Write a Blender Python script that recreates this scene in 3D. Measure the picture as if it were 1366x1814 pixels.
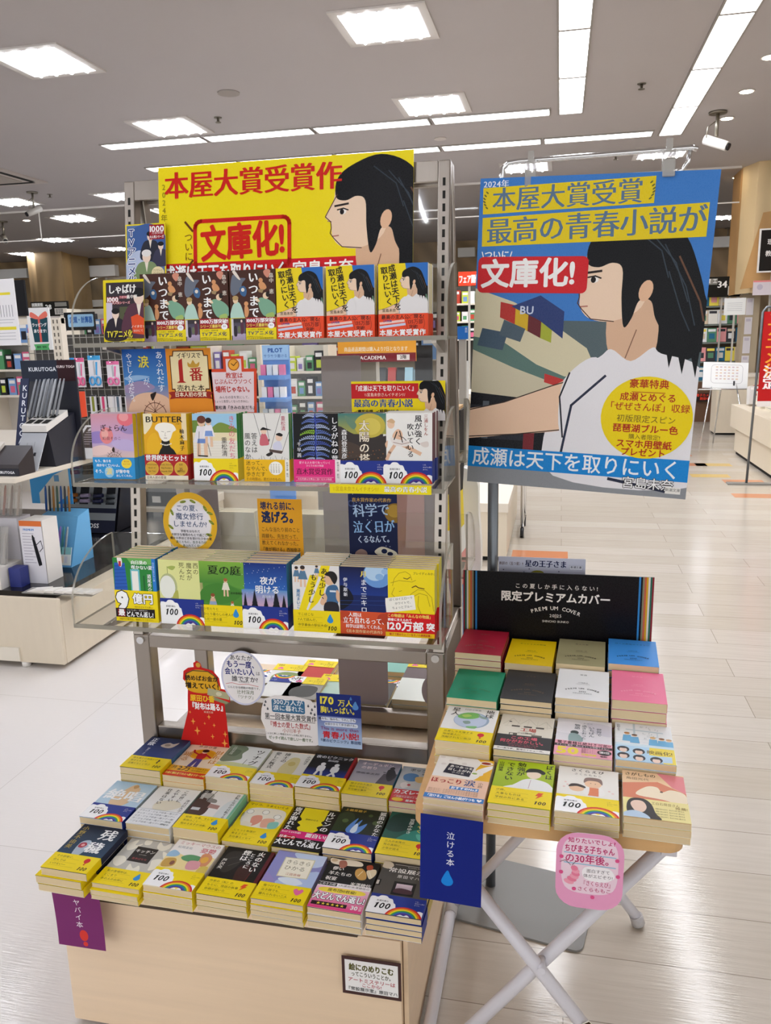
import bpy, bmesh, math, random
from mathutils import Vector, Matrix
from mathutils.geometry import tessellate_polygon
random.seed(7)
sc = bpy.context.scene
for o in list(bpy.data.objects): bpy.data.objects.remove(o)
LINK = sc.collection.objects.link
# ------------------------------------------------------------------ camera
EYE = Vector((0, 0, 1.42))
CR = Vector((0.977553, 0.209497, -0.022397)); CU = Vector((-0.023636, 0.214678, 0.976399)); CF = Vector((-0.209361, 0.953952, -0.214811))
FPX = 1412.89
cam = bpy.data.objects.new('camera', bpy.data.cameras.new('camera')); LINK(cam)
cam.data.sensor_fit = 'VERTICAL'; cam.data.sensor_height = 36; cam.data.lens = FPX/1814*36
cam.data.clip_start = .05; cam.data.clip_end = 200
m = Matrix.Identity(4)
for i in range(3): m[i][0] = CR[i]; m[i][1] = CU[i]; m[i][2] = -CF[i]; m[i][3] = EYE[i]
cam.matrix_world = m; sc.camera = cam
# ------------------------------------------------------------------ world, exposure, lamp strengths
w = bpy.data.worlds.new('store_ambient'); sc.world = w; w.use_nodes = True
bg = w.node_tree.nodes['Background']; bg.inputs[0].default_value = (.95, .975, 1.0, 1); bg.inputs[1].default_value = .70
sc.view_settings.view_transform = 'Standard'; sc.view_settings.look = 'None'
sc.view_settings.exposure = 1.5; sc.view_settings.gamma = 1
TUBE_E, STRIP_E, DOWN_E = 20.0, 6.5, 14.0
sc.cycles.transparent_max_bounces = 32; sc.cycles.max_bounces = 10
sc.cycles.caustics_reflective = False; sc.cycles.caustics_refractive = False
sc.cycles.sample_clamp_indirect = 6
CEIL = 3.62
def ray(px, py): return CF + CR*((px-683)/FPX) - CU*((py-907)/FPX)
def at(px, py, Y):
    d = ray(px, py); return EYE + d*(Y/d.y)
def atz(px, py, Z):
    d = ray(px, py); return EYE + d*((Z-EYE.z)/d.z)
def atx(px, py, X):
    d = ray(px, py); return EYE + d*(X/d.x)
# ------------------------------------------------------------------ materials
def lin(c):
    c = c.lstrip('#'); o = []
    for i in (0, 2, 4):
        s = int(c[i:i+2], 16)/255; o.append(s/12.92 if s <= .04045 else ((s+.055)/1.055)**2.4)
    return (*o, 1)
MATS = {}
def mat(name, col, rough=.5, metal=0, spec=.5, noise=0, nscale=20, bump=0, emit=None, es=0, stretch=None, coat=0):
    if name in MATS: return MATS[name]
    M = bpy.data.materials.new(name); M.use_nodes = True; nt = M.node_tree; b = nt.nodes['Principled BSDF']
    b.inputs['Base Color'].default_value = lin(col); b.inputs['Roughness'].default_value = rough
    b.inputs['Metallic'].default_value = metal; b.inputs['Specular IOR Level'].default_value = spec
    if coat: b.inputs['Coat Weight'].default_value = coat; b.inputs['Coat Roughness'].default_value = .08
    if emit: b.inputs['Emission Color'].default_value = lin(emit); b.inputs['Emission Strength'].default_value = es
    if noise or bump:
        tc = nt.nodes.new('ShaderNodeTexCoord'); mp = nt.nodes.new('ShaderNodeMapping'); n = nt.nodes.new('ShaderNodeTexNoise')
        nt.links.new(tc.outputs['Object'], mp.inputs[0]); nt.links.new(mp.outputs[0], n.inputs['Vector'])
        if stretch: mp.inputs['Scale'].default_value = stretch
        n.inputs['Scale'].default_value = nscale; n.inputs['Detail'].default_value = 4
        if noise:
            mx = nt.nodes.new('ShaderNodeMix'); mx.data_type = 'RGBA'
            c = lin(col); mx.inputs[6].default_value = tuple(v*(1-noise) for v in c[:3])+(1,)
            mx.inputs[7].default_value = tuple(min(1, v*(1+noise)) for v in c[:3])+(1,)
            nt.links.new(n.outputs[0], mx.inputs[0]); nt.links.new(mx.outputs[2], b.inputs['Base Color'])
        if bump:
            bm = nt.nodes.new('ShaderNodeBump'); bm.inputs['Strength'].default_value = bump; bm.inputs['Distance'].default_value = .01
            nt.links.new(n.outputs[0], bm.inputs['Height']); nt.links.new(bm.outputs[0], b.inputs['Normal'])
    MATS[name] = M; return M
def printmat(name, rough, spec, coat=0):
    M = bpy.data.materials.new(name); M.use_nodes = True; nt = M.node_tree; b = nt.nodes['Principled BSDF']
    a = nt.nodes.new('ShaderNodeAttribute'); a.attribute_name = 'Col'
    n = nt.nodes.new('ShaderNodeTexNoise'); n.inputs['Scale'].default_value = 260
    mr = nt.nodes.new('ShaderNodeMapRange'); mr.inputs['To Min'].default_value = rough-.05; mr.inputs['To Max'].default_value = rough+.05
    nt.links.new(n.outputs[0], mr.inputs[0]); nt.links.new(mr.outputs[0], b.inputs['Roughness'])
    nt.links.new(a.outputs['Color'], b.inputs['Base Color']); b.inputs['Specular IOR Level'].default_value = spec
    MATS[name] = M; return M
INK = printmat('printed_cover', .45, .22); CARD = printmat('printed_card', .6, .2); GLOSSCARD = printmat('printed_gloss_board', .28, .14)
def glassy(name, tint, gloss, rough=.03, edge=0, edgecol='8a857c'):
    M = bpy.data.materials.new(name); M.use_nodes = True; nt = M.node_tree; nt.nodes.remove(nt.nodes['Principled BSDF'])
    out = nt.nodes['Material Output']; t = nt.nodes.new('ShaderNodeBsdfTransparent'); t.inputs[0].default_value = lin(tint)
    g = nt.nodes.new('ShaderNodeBsdfGlossy'); g.inputs['Roughness'].default_value = rough
    f = nt.nodes.new('ShaderNodeFresnel'); ge = nt.nodes.new('ShaderNodeNewGeometry'); mr = nt.nodes.new('ShaderNodeMapRange'); mr.inputs['To Min'].default_value = 1.45; mr.inputs['To Max'].default_value = 1/1.45
    nt.links.new(ge.outputs['Backfacing'], mr.inputs[0]); nt.links.new(mr.outputs[0], f.inputs[0])
    mu = nt.nodes.new('ShaderNodeMath'); mu.operation = 'MULTIPLY'; mu.inputs[1].default_value = gloss
    mx = nt.nodes.new('ShaderNodeMixShader'); nt.links.new(f.outputs[0], mu.inputs[0]); nt.links.new(mu.outputs[0], mx.inputs[0])
    nt.links.new(t.outputs[0], mx.inputs[1]); nt.links.new(g.outputs[0], mx.inputs[2]); last = mx
    if edge:
        d = nt.nodes.new('ShaderNodeBsdfDiffuse'); d.inputs[0].default_value = lin(edgecol); m2 = nt.nodes.new('ShaderNodeMixShader'); m2.inputs[0].default_value = edge
        nt.links.new(mx.outputs[0], m2.inputs[1]); nt.links.new(d.outputs[0], m2.inputs[2]); last = m2
    nt.links.new(last.outputs[0], out.inputs[0]); MATS[name] = M; return M
ACR = glassy('clear_acrylic', 'fcfcfa', .8); ACE = glassy('acrylic_edge', 'd8d4c8', 1.0, .1, .5, 'b9b4a8'); GLASS = glassy('curtain_glass', 'f6f5f2', .8)
STEEL = mat('brushed_stainless', '9d948b', .3, 1, bump=.05, nscale=60, stretch=(1, 1, .04)); CHROME = mat('chrome', 'd8d8d8', .09, 1)
GALV = mat('dull_steel', '9a9488', .42, 1); DARK = mat('dark_slot', '15130f', .8)
WHITE = mat('white_paint', 'e8e4de', .45); OFFW = mat('cream_paint', 'e2d8c8', .5); BLACK = mat('black_plastic', '14141a', .35); NAVY = mat('navy_board', '20222f', .45)
LAM = mat('birch_laminate', 'ead0b0', .42, noise=.07, nscale=3, stretch=(1, 6, 22)); LAM2 = mat('pale_laminate', 'dccfb9', .45, noise=.04, nscale=4, stretch=(9, 9, 1.5))
OAK = mat('beech_top', 'd9ad76', .38, noise=.12, nscale=5, stretch=(1.5, 14, 14)); PAGES = mat('cream_paper', 'd9c39a', .8, noise=.08, nscale=8, stretch=(.3, .3, 120)); PAGEW = mat('white_paper_block', 'ddd2ba', .8, noise=.06, nscale=8, stretch=(.3, .3, 120))
TUBEW = mat('lavender_white_tube', 'd9d6dc', .3); GREYMAT = mat('grey_steel_plate', '807e7b', .42, 0, .35)
# ------------------------------------------------------------------ mesh builder
class MB:
    def __init__(s): s.v = []; s.f = []; s.m = []; s.c = []; s.sm = []
    def face(s, pts, m=0, c=None, smooth=False):
        i = len(s.v); s.v += [tuple(p) for p in pts]; s.f.append(list(range(i, i+len(pts)))); s.m.append(m); s.c.append(c); s.sm.append(smooth)
    def hull(s, P, m=0, c=None):      # 8 corners: bottom 4, top 4
        i = len(s.v); s.v += [tuple(p) for p in P]
        for q in ((3, 2, 1, 0), (4, 5, 6, 7), (0, 1, 5, 4), (1, 2, 6, 5), (2, 3, 7, 6), (3, 0, 4, 7)):
            s.f.append([i+k for k in q]); s.m.append(m if not isinstance(m, dict) else m.get(q, 0)); s.c.append(c); s.sm.append(False)
        return s
    def box(s, x0, y0, z0, x1, y1, z1, m=0, c=None):
        return s.hull([(x0, y0, z0), (x1, y0, z0), (x1, y1, z0), (x0, y1, z0), (x0, y0, z1), (x1, y0, z1), (x1, y1, z1), (x0, y1, z1)], m, c)
    def tube(s, pts, r, n=10, m=0, c=None, cap=True, rr=None):
        pts = [Vector(p) for p in pts]; rings = []; up = None
        for k, p in enumerate(pts):
            d = (pts[min(k+1, len(pts)-1)]-pts[max(k-1, 0)]).normalized()
            if up is None: up = Vector((0, 0, 1)) if abs(d.z) < .9 else Vector((1, 0, 0))
            a = d.cross(up).normalized(); b = a.cross(d).normalized(); up = b; i = len(s.v); R = rr[k] if rr else r
            s.v += [tuple(p+(a*math.cos(t*2*math.pi/n)+b*math.sin(t*2*math.pi/n))*R) for t in range(n)]; rings.append(i)
        for i, j in zip(rings, rings[1:]):
            for t in range(n): s.f.append([i+t, i+(t+1) % n, j+(t+1) % n, j+t]); s.m.append(m); s.c.append(c); s.sm.append(True)
        if cap:
            s.f.append([rings[0]+t for t in range(n)][::-1]); s.f.append([rings[-1]+t for t in range(n)]); s.m += [m, m]; s.c += [c, c]; s.sm += [False, False]
        return s
    def prism(s, pts, vec, m=0, c=None, me=None):   # planar 3-D outline pushed along vec
        pts = [Vector(p) for p in pts]; vec = Vector(vec); q = [p+vec for p in pts]; n = len(pts)
        for t in tessellate_polygon([pts]):
            s.face([pts[k] for k in t], m, c); s.face([q[k] for k in reversed(t)], m, c)
        for k in range(n): s.face([pts[k], pts[(k+1) % n], q[(k+1) % n], q[k]], m if me is None else me, c)
        return s
    def build(s, name, mats, parent=None, loc=None, rot=None, bevel=0, mtx=None):
        me = bpy.data.meshes.new(name); me.from_pydata(s.v, [], s.f); me.validate(verbose=False) if False else None
        mats = mats if isinstance(mats, (list, tuple)) else [mats]
        for x in mats: me.materials.append(x)
        me.polygons.foreach_set('material_index', s.m); me.polygons.foreach_set('use_smooth', s.sm)
        if any(c is not None for c in s.c):
            at_ = me.color_attributes.new('Col', 'FLOAT_COLOR', 'CORNER'); buf = []
            for f, c in zip(s.f, s.c):
                if c is None: c = (.8, .8, .8, 1)
                if isinstance(c, list): 
                    for q in c: buf += q
                else: buf += list(c)*len(f)
            at_.data.foreach_set('color', buf)
        me.update()
        o = bpy.data.objects.new(name, me); LINK(o)
        if parent: o.parent = parent
        if mtx is not None: o.matrix_local = mtx
        if loc is not None: o.location = loc
        if rot is not None: o.rotation_euler = rot
        if bevel:
            b = o.modifiers.new('bevel', 'BEVEL'); b.width = bevel; b.segments = 2; b.limit_method = 'ANGLE'; b.angle_limit = .6
        return o
def tag(o, label, cat, group=None):
    o['label'] = label; o['category'] = cat
    if group: o['group'] = group
    return o
def thing(name, label, cat, loc=(0, 0, 0), group=None, mtx=None):
    o = bpy.data.objects.new(name, None); LINK(o); o.empty_display_size = .05
    if mtx is not None: o.matrix_world = mtx
    else: o.location = loc
    return tag(o, label, cat, group)
def struct(o): o['kind'] = 'structure'; return o
def copy_thing(o, mtx, label, group=None):
    c = o.copy(); LINK(c); c.matrix_world = mtx; c['label'] = label
    if group: c['group'] = group
    for ch in o.children:
        d = ch.copy(); LINK(d); d.parent = c
    return c
# ------------------------------------------------------------------ glyphs and flat print
FC = bpy.data.curves.new('lettering', 'FONT'); FO = bpy.data.objects.new('lettering', FC); LINK(FO); FC.resolution_u = 2
GL = {}
def glyph(ch, off):
    k = (ch, off)
    if k not in GL:
        FC.body = ch; FC.offset = off; e = FO.evaluated_get(bpy.context.evaluated_depsgraph_get()); me = e.to_mesh()
        V = [(v.co.x, v.co.y) for v in me.vertices]; GL[k] = (V, [tuple(p.vertices) for p in me.polygons]); e.to_mesh_clear()
    return GL[k]
ROT = set('ー「」（）()『』〈〉…―〜~')
def clip(poly, w, h):
    for ax, lim, sg in ((0, 0, 1), (0, w, -1), (1, 0, 1), (1, h, -1)):
        out = []; n = len(poly)
        for i in range(n):
            a, b = poly[i], poly[(i+1) % n]; da, db = sg*(a[0][ax]-lim), sg*(b[0][ax]-lim)
            if da >= 0: out.append(a)
            if (da >= 0) != (db >= 0):
                t = da/(da-db); out.append(((a[0][0]+(b[0][0]-a[0][0])*t, a[0][1]+(b[0][1]-a[0][1])*t), tuple(x+(y-x)*t for x, y in zip(a[1], b[1]))))
        poly = out
        if len(poly) < 3: return None
    return poly
def span(items): return max((l for _, _, l in items), default=1)-min((l for _, _, l in items), default=0)+1
class Art:     # print laid out in u (right) / v (down); polygons get stacked in hair-thin layers
    def __init__(s, w=106, h=150, bg=None):
        s.w, s.h = w, h; s.top = []; s.bandp = []; s.cur = s.top; s.by = None; s.bandcol = None; s.lay = 0
        if bg: s.R(0, 0, w, h, bg)
    def band(s, y, col): s.by = y; s.bandcol = col; s.cur = s.bandp; s.R(0, y, s.w, s.h, col); return s
    def add(s, pts, c, inc=True):
        if inc: s.lay += 1
        col = lin(c) if isinstance(c, str) else c
        s.cur.append((pts, col, s.lay))
    def R(s, x0, y0, x1, y1, c): s.add([(x0, y0), (x1, y0), (x1, y1), (x0, y1)], c)
    def G(s, x0, y0, x1, y1, c0, c1): s.add([(x0, y0), (x1, y0), (x1, y1), (x0, y1)], [lin(c0), lin(c0), lin(c1), lin(c1)])
    def P(s, pts, c): s.add([tuple(pts[i:i+2]) for i in range(0, len(pts), 2)] if not isinstance(pts[0], tuple) else pts, c)
    def E(s, x, y, rx, ry, c, n=26, rot=0, a0=0, a1=360):
        ca, sa = math.cos(math.radians(rot)), math.sin(math.radians(rot)); q = []
        full = a1-a0 >= 360
        for i in range(n if full else n+1):
            t = math.radians(a0+(a1-a0)*i/n); X, Y = rx*math.cos(t), ry*math.sin(t); q.append((x+X*ca-Y*sa, y+X*sa+Y*ca))
        s.add(q, c)
    def S(s, pts, c, n=5):    # smooth closed blob through points
        p = [tuple(pts[i:i+2]) for i in range(0, len(pts), 2)]; N = len(p); q = []
        for i in range(N):
            a, b, d, e = p[i-1], p[i], p[(i+1) % N], p[(i+2) % N]
            for k in range(n):
                t = k/n; q.append(tuple(.5*(2*b[j]+(d[j]-a[j])*t+(2*a[j]-5*b[j]+4*d[j]-e[j])*t*t+(3*b[j]-a[j]-3*d[j]+e[j])*t**3) for j in (0, 1)))
        s.add(q, c)
    def L(s, pts, wd, c):
        p = [tuple(pts[i:i+2]) for i in range(0, len(pts), 2)]; s.lay += 1
        for a, b in zip(p, p[1:]):
            dx, dy = b[0]-a[0], b[1]-a[1]; l = math.hypot(dx, dy) or 1; nx, ny = -dy/l*wd/2, dx/l*wd/2; ex, ey = dx/l*wd*.3, dy/l*wd*.3
            s.add([(a[0]+nx-ex, a[1]+ny-ey), (b[0]+nx+ex, b[1]+ny+ey), (b[0]-nx+ex, b[1]-ny+ey), (a[0]-nx-ex, a[1]-ny-ey)], c, False)
    def Arc(s, x, y, r0, r1, a0, a1, c, n=20):
        s.lay += 1
        for i in range(n):
            t0, t1 = (math.radians(a0+(a1-a0)*k/n) for k in (i, i+1))
            s.add([(x+r0*math.cos(t0), y-r0*math.sin(t0)), (x+r1*math.cos(t0), y-r1*math.sin(t0)), (x+r1*math.cos(t1), y-r1*math.sin(t1)), (x+r0*math.cos(t1), y-r0*math.sin(t1))], c, False)
    def RR(s, x0, y0, x1, y1, r, c, wd=0):   # rounded rect, outline when wd
        q = []
        for cx, cy, a in ((x1-r, y0+r, -90), (x1-r, y1-r, 0), (x0+r, y1-r, 90), (x0+r, y0+r, 180)):
            for k in range(5): t = math.radians(a+k*22.5); q += [cx+r*math.cos(t), cy+r*math.sin(t)]
        if wd: s.L(q+q[:2], wd, c)
        else: s.P(q, c)
    def _t(s, text, x, y, sz, c, v, off, sp, rot, sx, offs):
        ca, sa = math.cos(math.radians(rot)), math.sin(math.radians(rot)); cx, cy = 0, 0; col = lin(c); s.lay += 1
        for ch in text:
            if ch == ' ':
                if v: cy += sz*.5
                else: cx += sz*.4*sx
                continue
            V, F = glyph(ch, off); asc = ord(ch) < 0x2000
            ex, adv = 0, 1
            if asc and V:
                xs = [q[0] for q in V]; ex = -min(xs)+.05; adv = max(xs)-min(xs)+.11
            L0 = s.lay
            for q, (dx, dy) in enumerate(offs):
                P = []; s.lay = L0+q*.3
                for gx, gy in V:
                    a, b = (gx+ex), (.86-gy)
                    if v:
                        if asc: a += (1-adv)/2
                        if ch in ROT: a, b = 1-b+.02, a
                        elif ch in '、。': a, b = a+.55, b-.6
                    X, Y = (a*sx+dx)*sz+cx, (b+dy)*sz+cy; P.append((x+X*ca-Y*sa, y+X*sa+Y*ca))
                for f in F: s.add([P[k] for k in f], col, False)
            s.lay = L0
            if v: cy += sz*sp
            else: cx += sz*adv*sp*sx
        s.lay += math.ceil(.3*len(offs))
        return cx
    def T(s, text, x, y, sz, c, v=0, b=0, oc=None, ow=.05, sp=1.0, rot=0, mi=0, sx=1, fit=None):
        if fit:      # stretch to the width fit
            n = s._len(text, sz, sp); sx = fit/n
        def smear(r, n): return [(0, 0)]+[(r*math.cos(k*2*math.pi/n), r*math.sin(k*2*math.pi/n)) for k in range(n)] if r > .004 else [(0, 0)]
        if oc: s._t(text, x, y, sz, oc, v, 0, sp, rot, sx, smear(b+ow, 8))
        o = smear(b, 4 if b < .03 else 8)
        if mi: o = [(p+d, q*.4) for p, q in (smear(b, 4) if b > .004 else o) for d in (-.02, 0, .02)]   # brush / serif look: heavy uprights, fine crossbars
        s._t(text, x, y, sz, c, v, 0, sp, rot, sx, o)
    def _len(s, text, sz, sp):
        n = 0
        for ch in text:
            if ch == ' ': n += .4; continue
            if ord(ch) < 0x2000:
                xs = [q[0] for q in glyph(ch, 0)[0]] or [0, .3]; n += (max(xs)-min(xs)+.11)*sp
            else: n += sp
        return n*sz
    def C(s, text, x, y, sz, c, **k): s.T(text, x-s._len(text, sz, k.get('sp', 1))/2, y, sz, c, **k)    # centred
    def emit(s, mb, which, fn, unit, m=0, dz=2.2e-5):
        l0 = None
        for pts, col, lay in which:
            if l0 is None: l0 = lay
            z = (lay-l0)*dz
            inside = all(-1e-6 <= p[0] <= s.w+1e-6 and -1e-6 <= p[1] <= s.h+1e-6 for p in pts)
            if inside and len(pts) <= 4: mb.face([fn(p[0]*unit, p[1]*unit, z) for p in pts], m, col); continue
            cols = col if isinstance(col, list) else [col]*len(pts)
            tris = tessellate_polygon([[Vector((p[0], p[1], 0)) for p in pts]]) if len(pts) > 3 else [(0, 1, 2)]
            for t in tris:
                q = [(pts[k], cols[k]) for k in t]
                if not inside:
                    q = clip(q, s.w, s.h)
                    if not q: continue
                mb.face([fn(p[0]*unit, p[1]*unit, z) for p, _ in q], m, [tuple(c) for _, c in q] if isinstance(col, list) else col)
# ================================================================== SETTING
def floor_mat():
    M = bpy.data.materials.new('waxed_plank_tiles'); M.use_nodes = True; nt = M.node_tree; b = nt.nodes['Principled BSDF']; N = nt.nodes.new; K = nt.links.new
    tc = N('ShaderNodeTexCoord'); mp = N('ShaderNodeMapping'); K(tc.outputs['Object'], mp.inputs[0]); mp.inputs['Location'].default_value = (-.039, .03, 0)
    br = N('ShaderNodeTexBrick'); K(mp.outputs[0], br.inputs[0]); br.offset = .37; br.inputs['Scale'].default_value = 1
    br.inputs['Brick Width'].default_value = 1.12; br.inputs['Row Height'].default_value = .187; br.inputs['Mortar Size'].default_value = .0012
    br.inputs['Color1'].default_value = lin('cdc4b8'); br.inputs['Color2'].default_value = lin('c1b6a6'); br.inputs['Mortar'].default_value = lin('94897b'); br.inputs['Bias'].default_value = -.1
    n = N('ShaderNodeTexNoise'); mp2 = N('ShaderNodeMapping'); K(tc.outputs['Object'], mp2.inputs[0]); mp2.inputs['Scale'].default_value = (2, 30, 1); K(mp2.outputs[0], n.inputs[0]); n.inputs['Scale'].default_value = 2; n.inputs['Detail'].default_value = 6
    mx = N('ShaderNodeMix'); mx.data_type = 'RGBA'; mx.blend_type = 'MULTIPLY'; mx.inputs[0].default_value = .3
    rp = N('ShaderNodeValToRGB'); rp.color_ramp.elements[0].color = (.72, .69, .65, 1); rp.color_ramp.elements[0].position = .3; rp.color_ramp.elements[1].color = (1, 1, 1, 1); rp.color_ramp.elements[1].position = .6
    K(n.outputs[0], rp.inputs[0]); K(br.outputs[0], mx.inputs[6]); K(rp.outputs[0], mx.inputs[7])
    # the tiles left of the rack are a plainer, whiter vinyl
    sx = N('ShaderNodeSeparateXYZ'); K(tc.outputs['Object'], sx.inputs[0]); lt = N('ShaderNodeMath'); lt.operation = 'LESS_THAN'; lt.inputs[1].default_value = -.62; K(sx.outputs[0], lt.inputs[0])
    wb = N('ShaderNodeTexBrick'); K(mp.outputs[0], wb.inputs[0]); wb.offset = 0; wb.inputs['Brick Width'].default_value = .9; wb.inputs['Row Height'].default_value = .9; wb.inputs['Mortar Size'].default_value = .0012; wb.inputs['Scale'].default_value = 1
    wb.inputs['Color1'].default_value = lin('e4dfdb'); wb.inputs['Color2'].default_value = lin('e1dcd8'); wb.inputs['Mortar'].default_value = lin('c9c2bc')
    m3 = N('ShaderNodeMix'); m3.data_type = 'RGBA'; K(lt.outputs[0], m3.inputs[0]); K(mx.outputs[2], m3.inputs[6]); K(wb.outputs[0], m3.inputs[7]); K(m3.outputs[2], b.inputs['Base Color'])
    n2 = N('ShaderNodeTexNoise'); n2.inputs['Scale'].default_value = 7; K(mp2.outputs[0], n2.inputs[0]); n2.inputs['Detail'].default_value = 2
    bp = N('ShaderNodeBump'); bp.inputs['Strength'].default_value = .12; bp.inputs['Distance'].default_value = .004; K(n2.outputs[0], bp.inputs['Height']); K(bp.outputs[0], b.inputs['Normal'])
    b.inputs['Roughness'].default_value = .11; b.inputs['Specular IOR Level'].default_value = .3
    return M
fl = MB(); fl.face([(-26, -8, 0), (14, -8, 0), (14, 24, 0), (-26, 24, 0)])
for x, y, c in ((1.15, 9.6, 1), (1.45, 8.9, 2), (1.2, 8.9, 1), (1.3, 8.2, 2), (1.55, 7.9, 1), (1.5, 7.2, 1), (1.85, 6.75, 2), (1.95, 6.5, 1), (-.28, 5.05, 1), (2.0, 5.9, 2)):
    fl.face([(x, y, .0006), (x+.36, y, .0006), (x+.36, y+.187, .0006), (x, y+.187, .0006)], c)
struct(fl.build('floor', [floor_mat(), mat('orange_tile', 'd08a62', .15), mat('yellow_tile', 'd8b76a', .15)]))
ce = MB(); ce.face([(-26, -8, CEIL), (-26, 24, CEIL), (14, 24, CEIL), (14, -8, CEIL)])
struct(ce.build('ceiling', mat('ceiling_paint', 'beb7b5', .9, noise=.02, nscale=2)))
def wood_mat(name, c, d):
    M = bpy.data.materials.new(name); M.use_nodes = True; nt = M.node_tree; b = nt.nodes['Principled BSDF']; N = nt.nodes.new; K = nt.links.new
    tc = N('ShaderNodeTexCoord'); mp = N('ShaderNodeMapping'); K(tc.outputs['Object'], mp.inputs[0]); mp.inputs['Rotation'].default_value = (0, math.radians(d), 0); mp.inputs['Scale'].default_value = (1, 1, 1)
    wv = N('ShaderNodeTexWave'); wv.inputs['Scale'].default_value = .8; wv.inputs['Distortion'].default_value = 3; wv.inputs['Detail'].default_value = 3; K(mp.outputs[0], wv.inputs[0])
    mx = N('ShaderNodeMix'); mx.data_type = 'RGBA'; k = lin(c); mx.inputs[6].default_value = tuple(v*.72 for v in k[:3])+(1,); mx.inputs[7].default_value = k; K(wv.outputs[0], mx.inputs[0]); K(mx.outputs[2], b.inputs['Base Color']); b.inputs['Roughness'].default_value = .6
    return M
W1 = wood_mat('oak_cladding', 'b39468', 0); W2 = wood_mat('oak_cladding_diagonal', 'a58a66', 38); W3 = wood_mat('pale_ash_cladding', 'd9bd8e', 0); W4 = wood_mat('amber_cladding', 'c99b62', 0)
bw = MB(); bw.box(-26, 20, 0, 14, 20.2, CEIL); struct(bw.build('wall_back', [W2]))
lw = MB(); lw.box(-26, -8, 0, -25.8, 20, CEIL); struct(lw.build('wall_left', [mat('wall_paint', 'cfc6bb', .8)]))
rw = MB(); rw.box(6.2, 3, 0, 6.4, 20, CEIL); struct(rw.build('wall_right', [MATS['wall_paint']]))
for i, (a, b, ya, yb) in enumerate((((0, 478), (52, 492), 0, 0), ((127, 473), (208, 489), 0, 0), ((133, 533), (186, 543), 0, 0), ((812, 440), (842, 455), 0, 0), ((1252, 421), (1313, 437), 0, 0))):
    p, q = at(*a, 19.9), at(*b, 19.9); t = MB(); t.box(p.x-(2 if i == 0 else 0), 19.8, q.z, q.x, 19.998, p.z); struct(t.build('trim_%d' % (i+1), [mat('white_band', 'efece6', .6)]))
# faceted oak pillar far left, pale pillar right
def pillar(name, pts, mats, z1=CEIL-.001, z0=0):
    b = MB(); n = len(pts)
    for i in range(n):
        p, q = pts[i], pts[(i+1) % n]; b.face([(p[0], p[1], z0), (q[0], q[1], z0), (q[0], q[1], z1), (p[0], p[1], z1)], i % len(mats))
    b.face([(p[0], p[1], z1) for p in pts]); return struct(b.build(name, mats))
a, b, c = at(50, 480, 18.6), at(112, 480, 18.2), at(127, 480, 18.9)
pillar('pillar_left', [(a.x, 18.6), (a.x+.5, 18.2), (b.x, 18.2), (c.x, 18.9), (c.x, 19.7), (a.x, 19.7)], [W1, W1, wood_mat('oak_cladding_tilted', 'bd9a66', -6)])
a = at(1310, 400, 12.75); pillar('pillar_right', [(a.x, 12.75), (a.x+.12, 12.35), (a.x+.45, 12.3), (4.6, 12.3), (4.6, 13.4), (a.x, 13.4)], [W3, W3, W4], z0=1.9)
pr = MB(); p, q = at(1318, 310, 12.29), at(1366, 545, 12.29)
pr.prism([(p.x+.28, 12.298, 2.95), (4.6, 12.298, 3.2), (4.6, 12.298, 2.2), (p.x+.05, 12.298, 1.95)], (0, -.012, 0)); struct(pr.build('trim_6', [W4]))
# glass smoke curtain hanging under the ceiling
gc = MB()
for x0, x1 in zip((-14, -11.2, -8.59, -5.9, -3.2, -.5), (-11.2, -8.59, -5.9, -3.2, -.5, 2.4)): gc.box(x0+.004, 12.6, 3.15, x1-.004, 12.608, CEIL-.03, 0)
gc.box(-14, 12.592, 3.135, 2.4, 12.616, 3.15, 1); gc.box(-14, 12.59, CEIL-.03, 2.4, 12.618, CEIL-.001, 1)
for x in (-11.2, -8.59, -5.9, -3.2, -.5): gc.box(x-.006, 12.595, 3.15, x+.006, 12.613, CEIL-.03, 1)
struct(gc.build('trim_7', [GLASS, mat('curtain_rail', 'd8d2ca', .5)]))
# ------------------------------------------------------------------ ceiling fittings
EM_T = mat('lit_tube', 'ffffff', emit='f4f8ff', es=TUBE_E); EM_S = mat('lit_panel', 'ffffff', emit='f6f9ff', es=STRIP_E); EM_D = mat('lit_downlight', 'ffffff', emit='fff0da', es=DOWN_E)
REF = mat('fixture_reflector', '84848e', .3, emit='f2f2ff', es=.22); FRM = mat('fixture_frame', 'cfc8c1', .6)
z = CEIL
b = MB()
for s in (-1, 1): b.box(min(s*.285, s*.345), -.345, -.014, max(s*.285, s*.345), .345, -.001); b.box(-.285, min(s*.285, s*.345), -.014, .285, max(s*.285, s*.345), -.001)
f0 = thing('ceiling_light', 'four tube recessed ceiling light nearest the top edge, above the yellow board', 'ceiling light', (-1.29, 6.25, z), 'four tube ceiling lights')
b.build('frame', FRM, f0)
b = MB(); b.box(-.285, -.285, -.003, .285, .285, -.001)
for x in (-.142, 0, .142): b.hull([(x-.012, -.28, -.003), (x+.012, -.28, -.003), (x+.012, .28, -.003), (x-.012, .28, -.003), (x-.003, -.28, -.016), (x+.003, -.28, -.016), (x+.003, .28, -.016), (x-.003, .28, -.016)])
b.build('reflector', REF, f0)
for x in (-.213, -.071, .071, .213):
    b = MB(); b.tube([(x, -.275, -.014), (x, .275, -.014)], .014, 10); b.build('tube', EM_T, f0)
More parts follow.
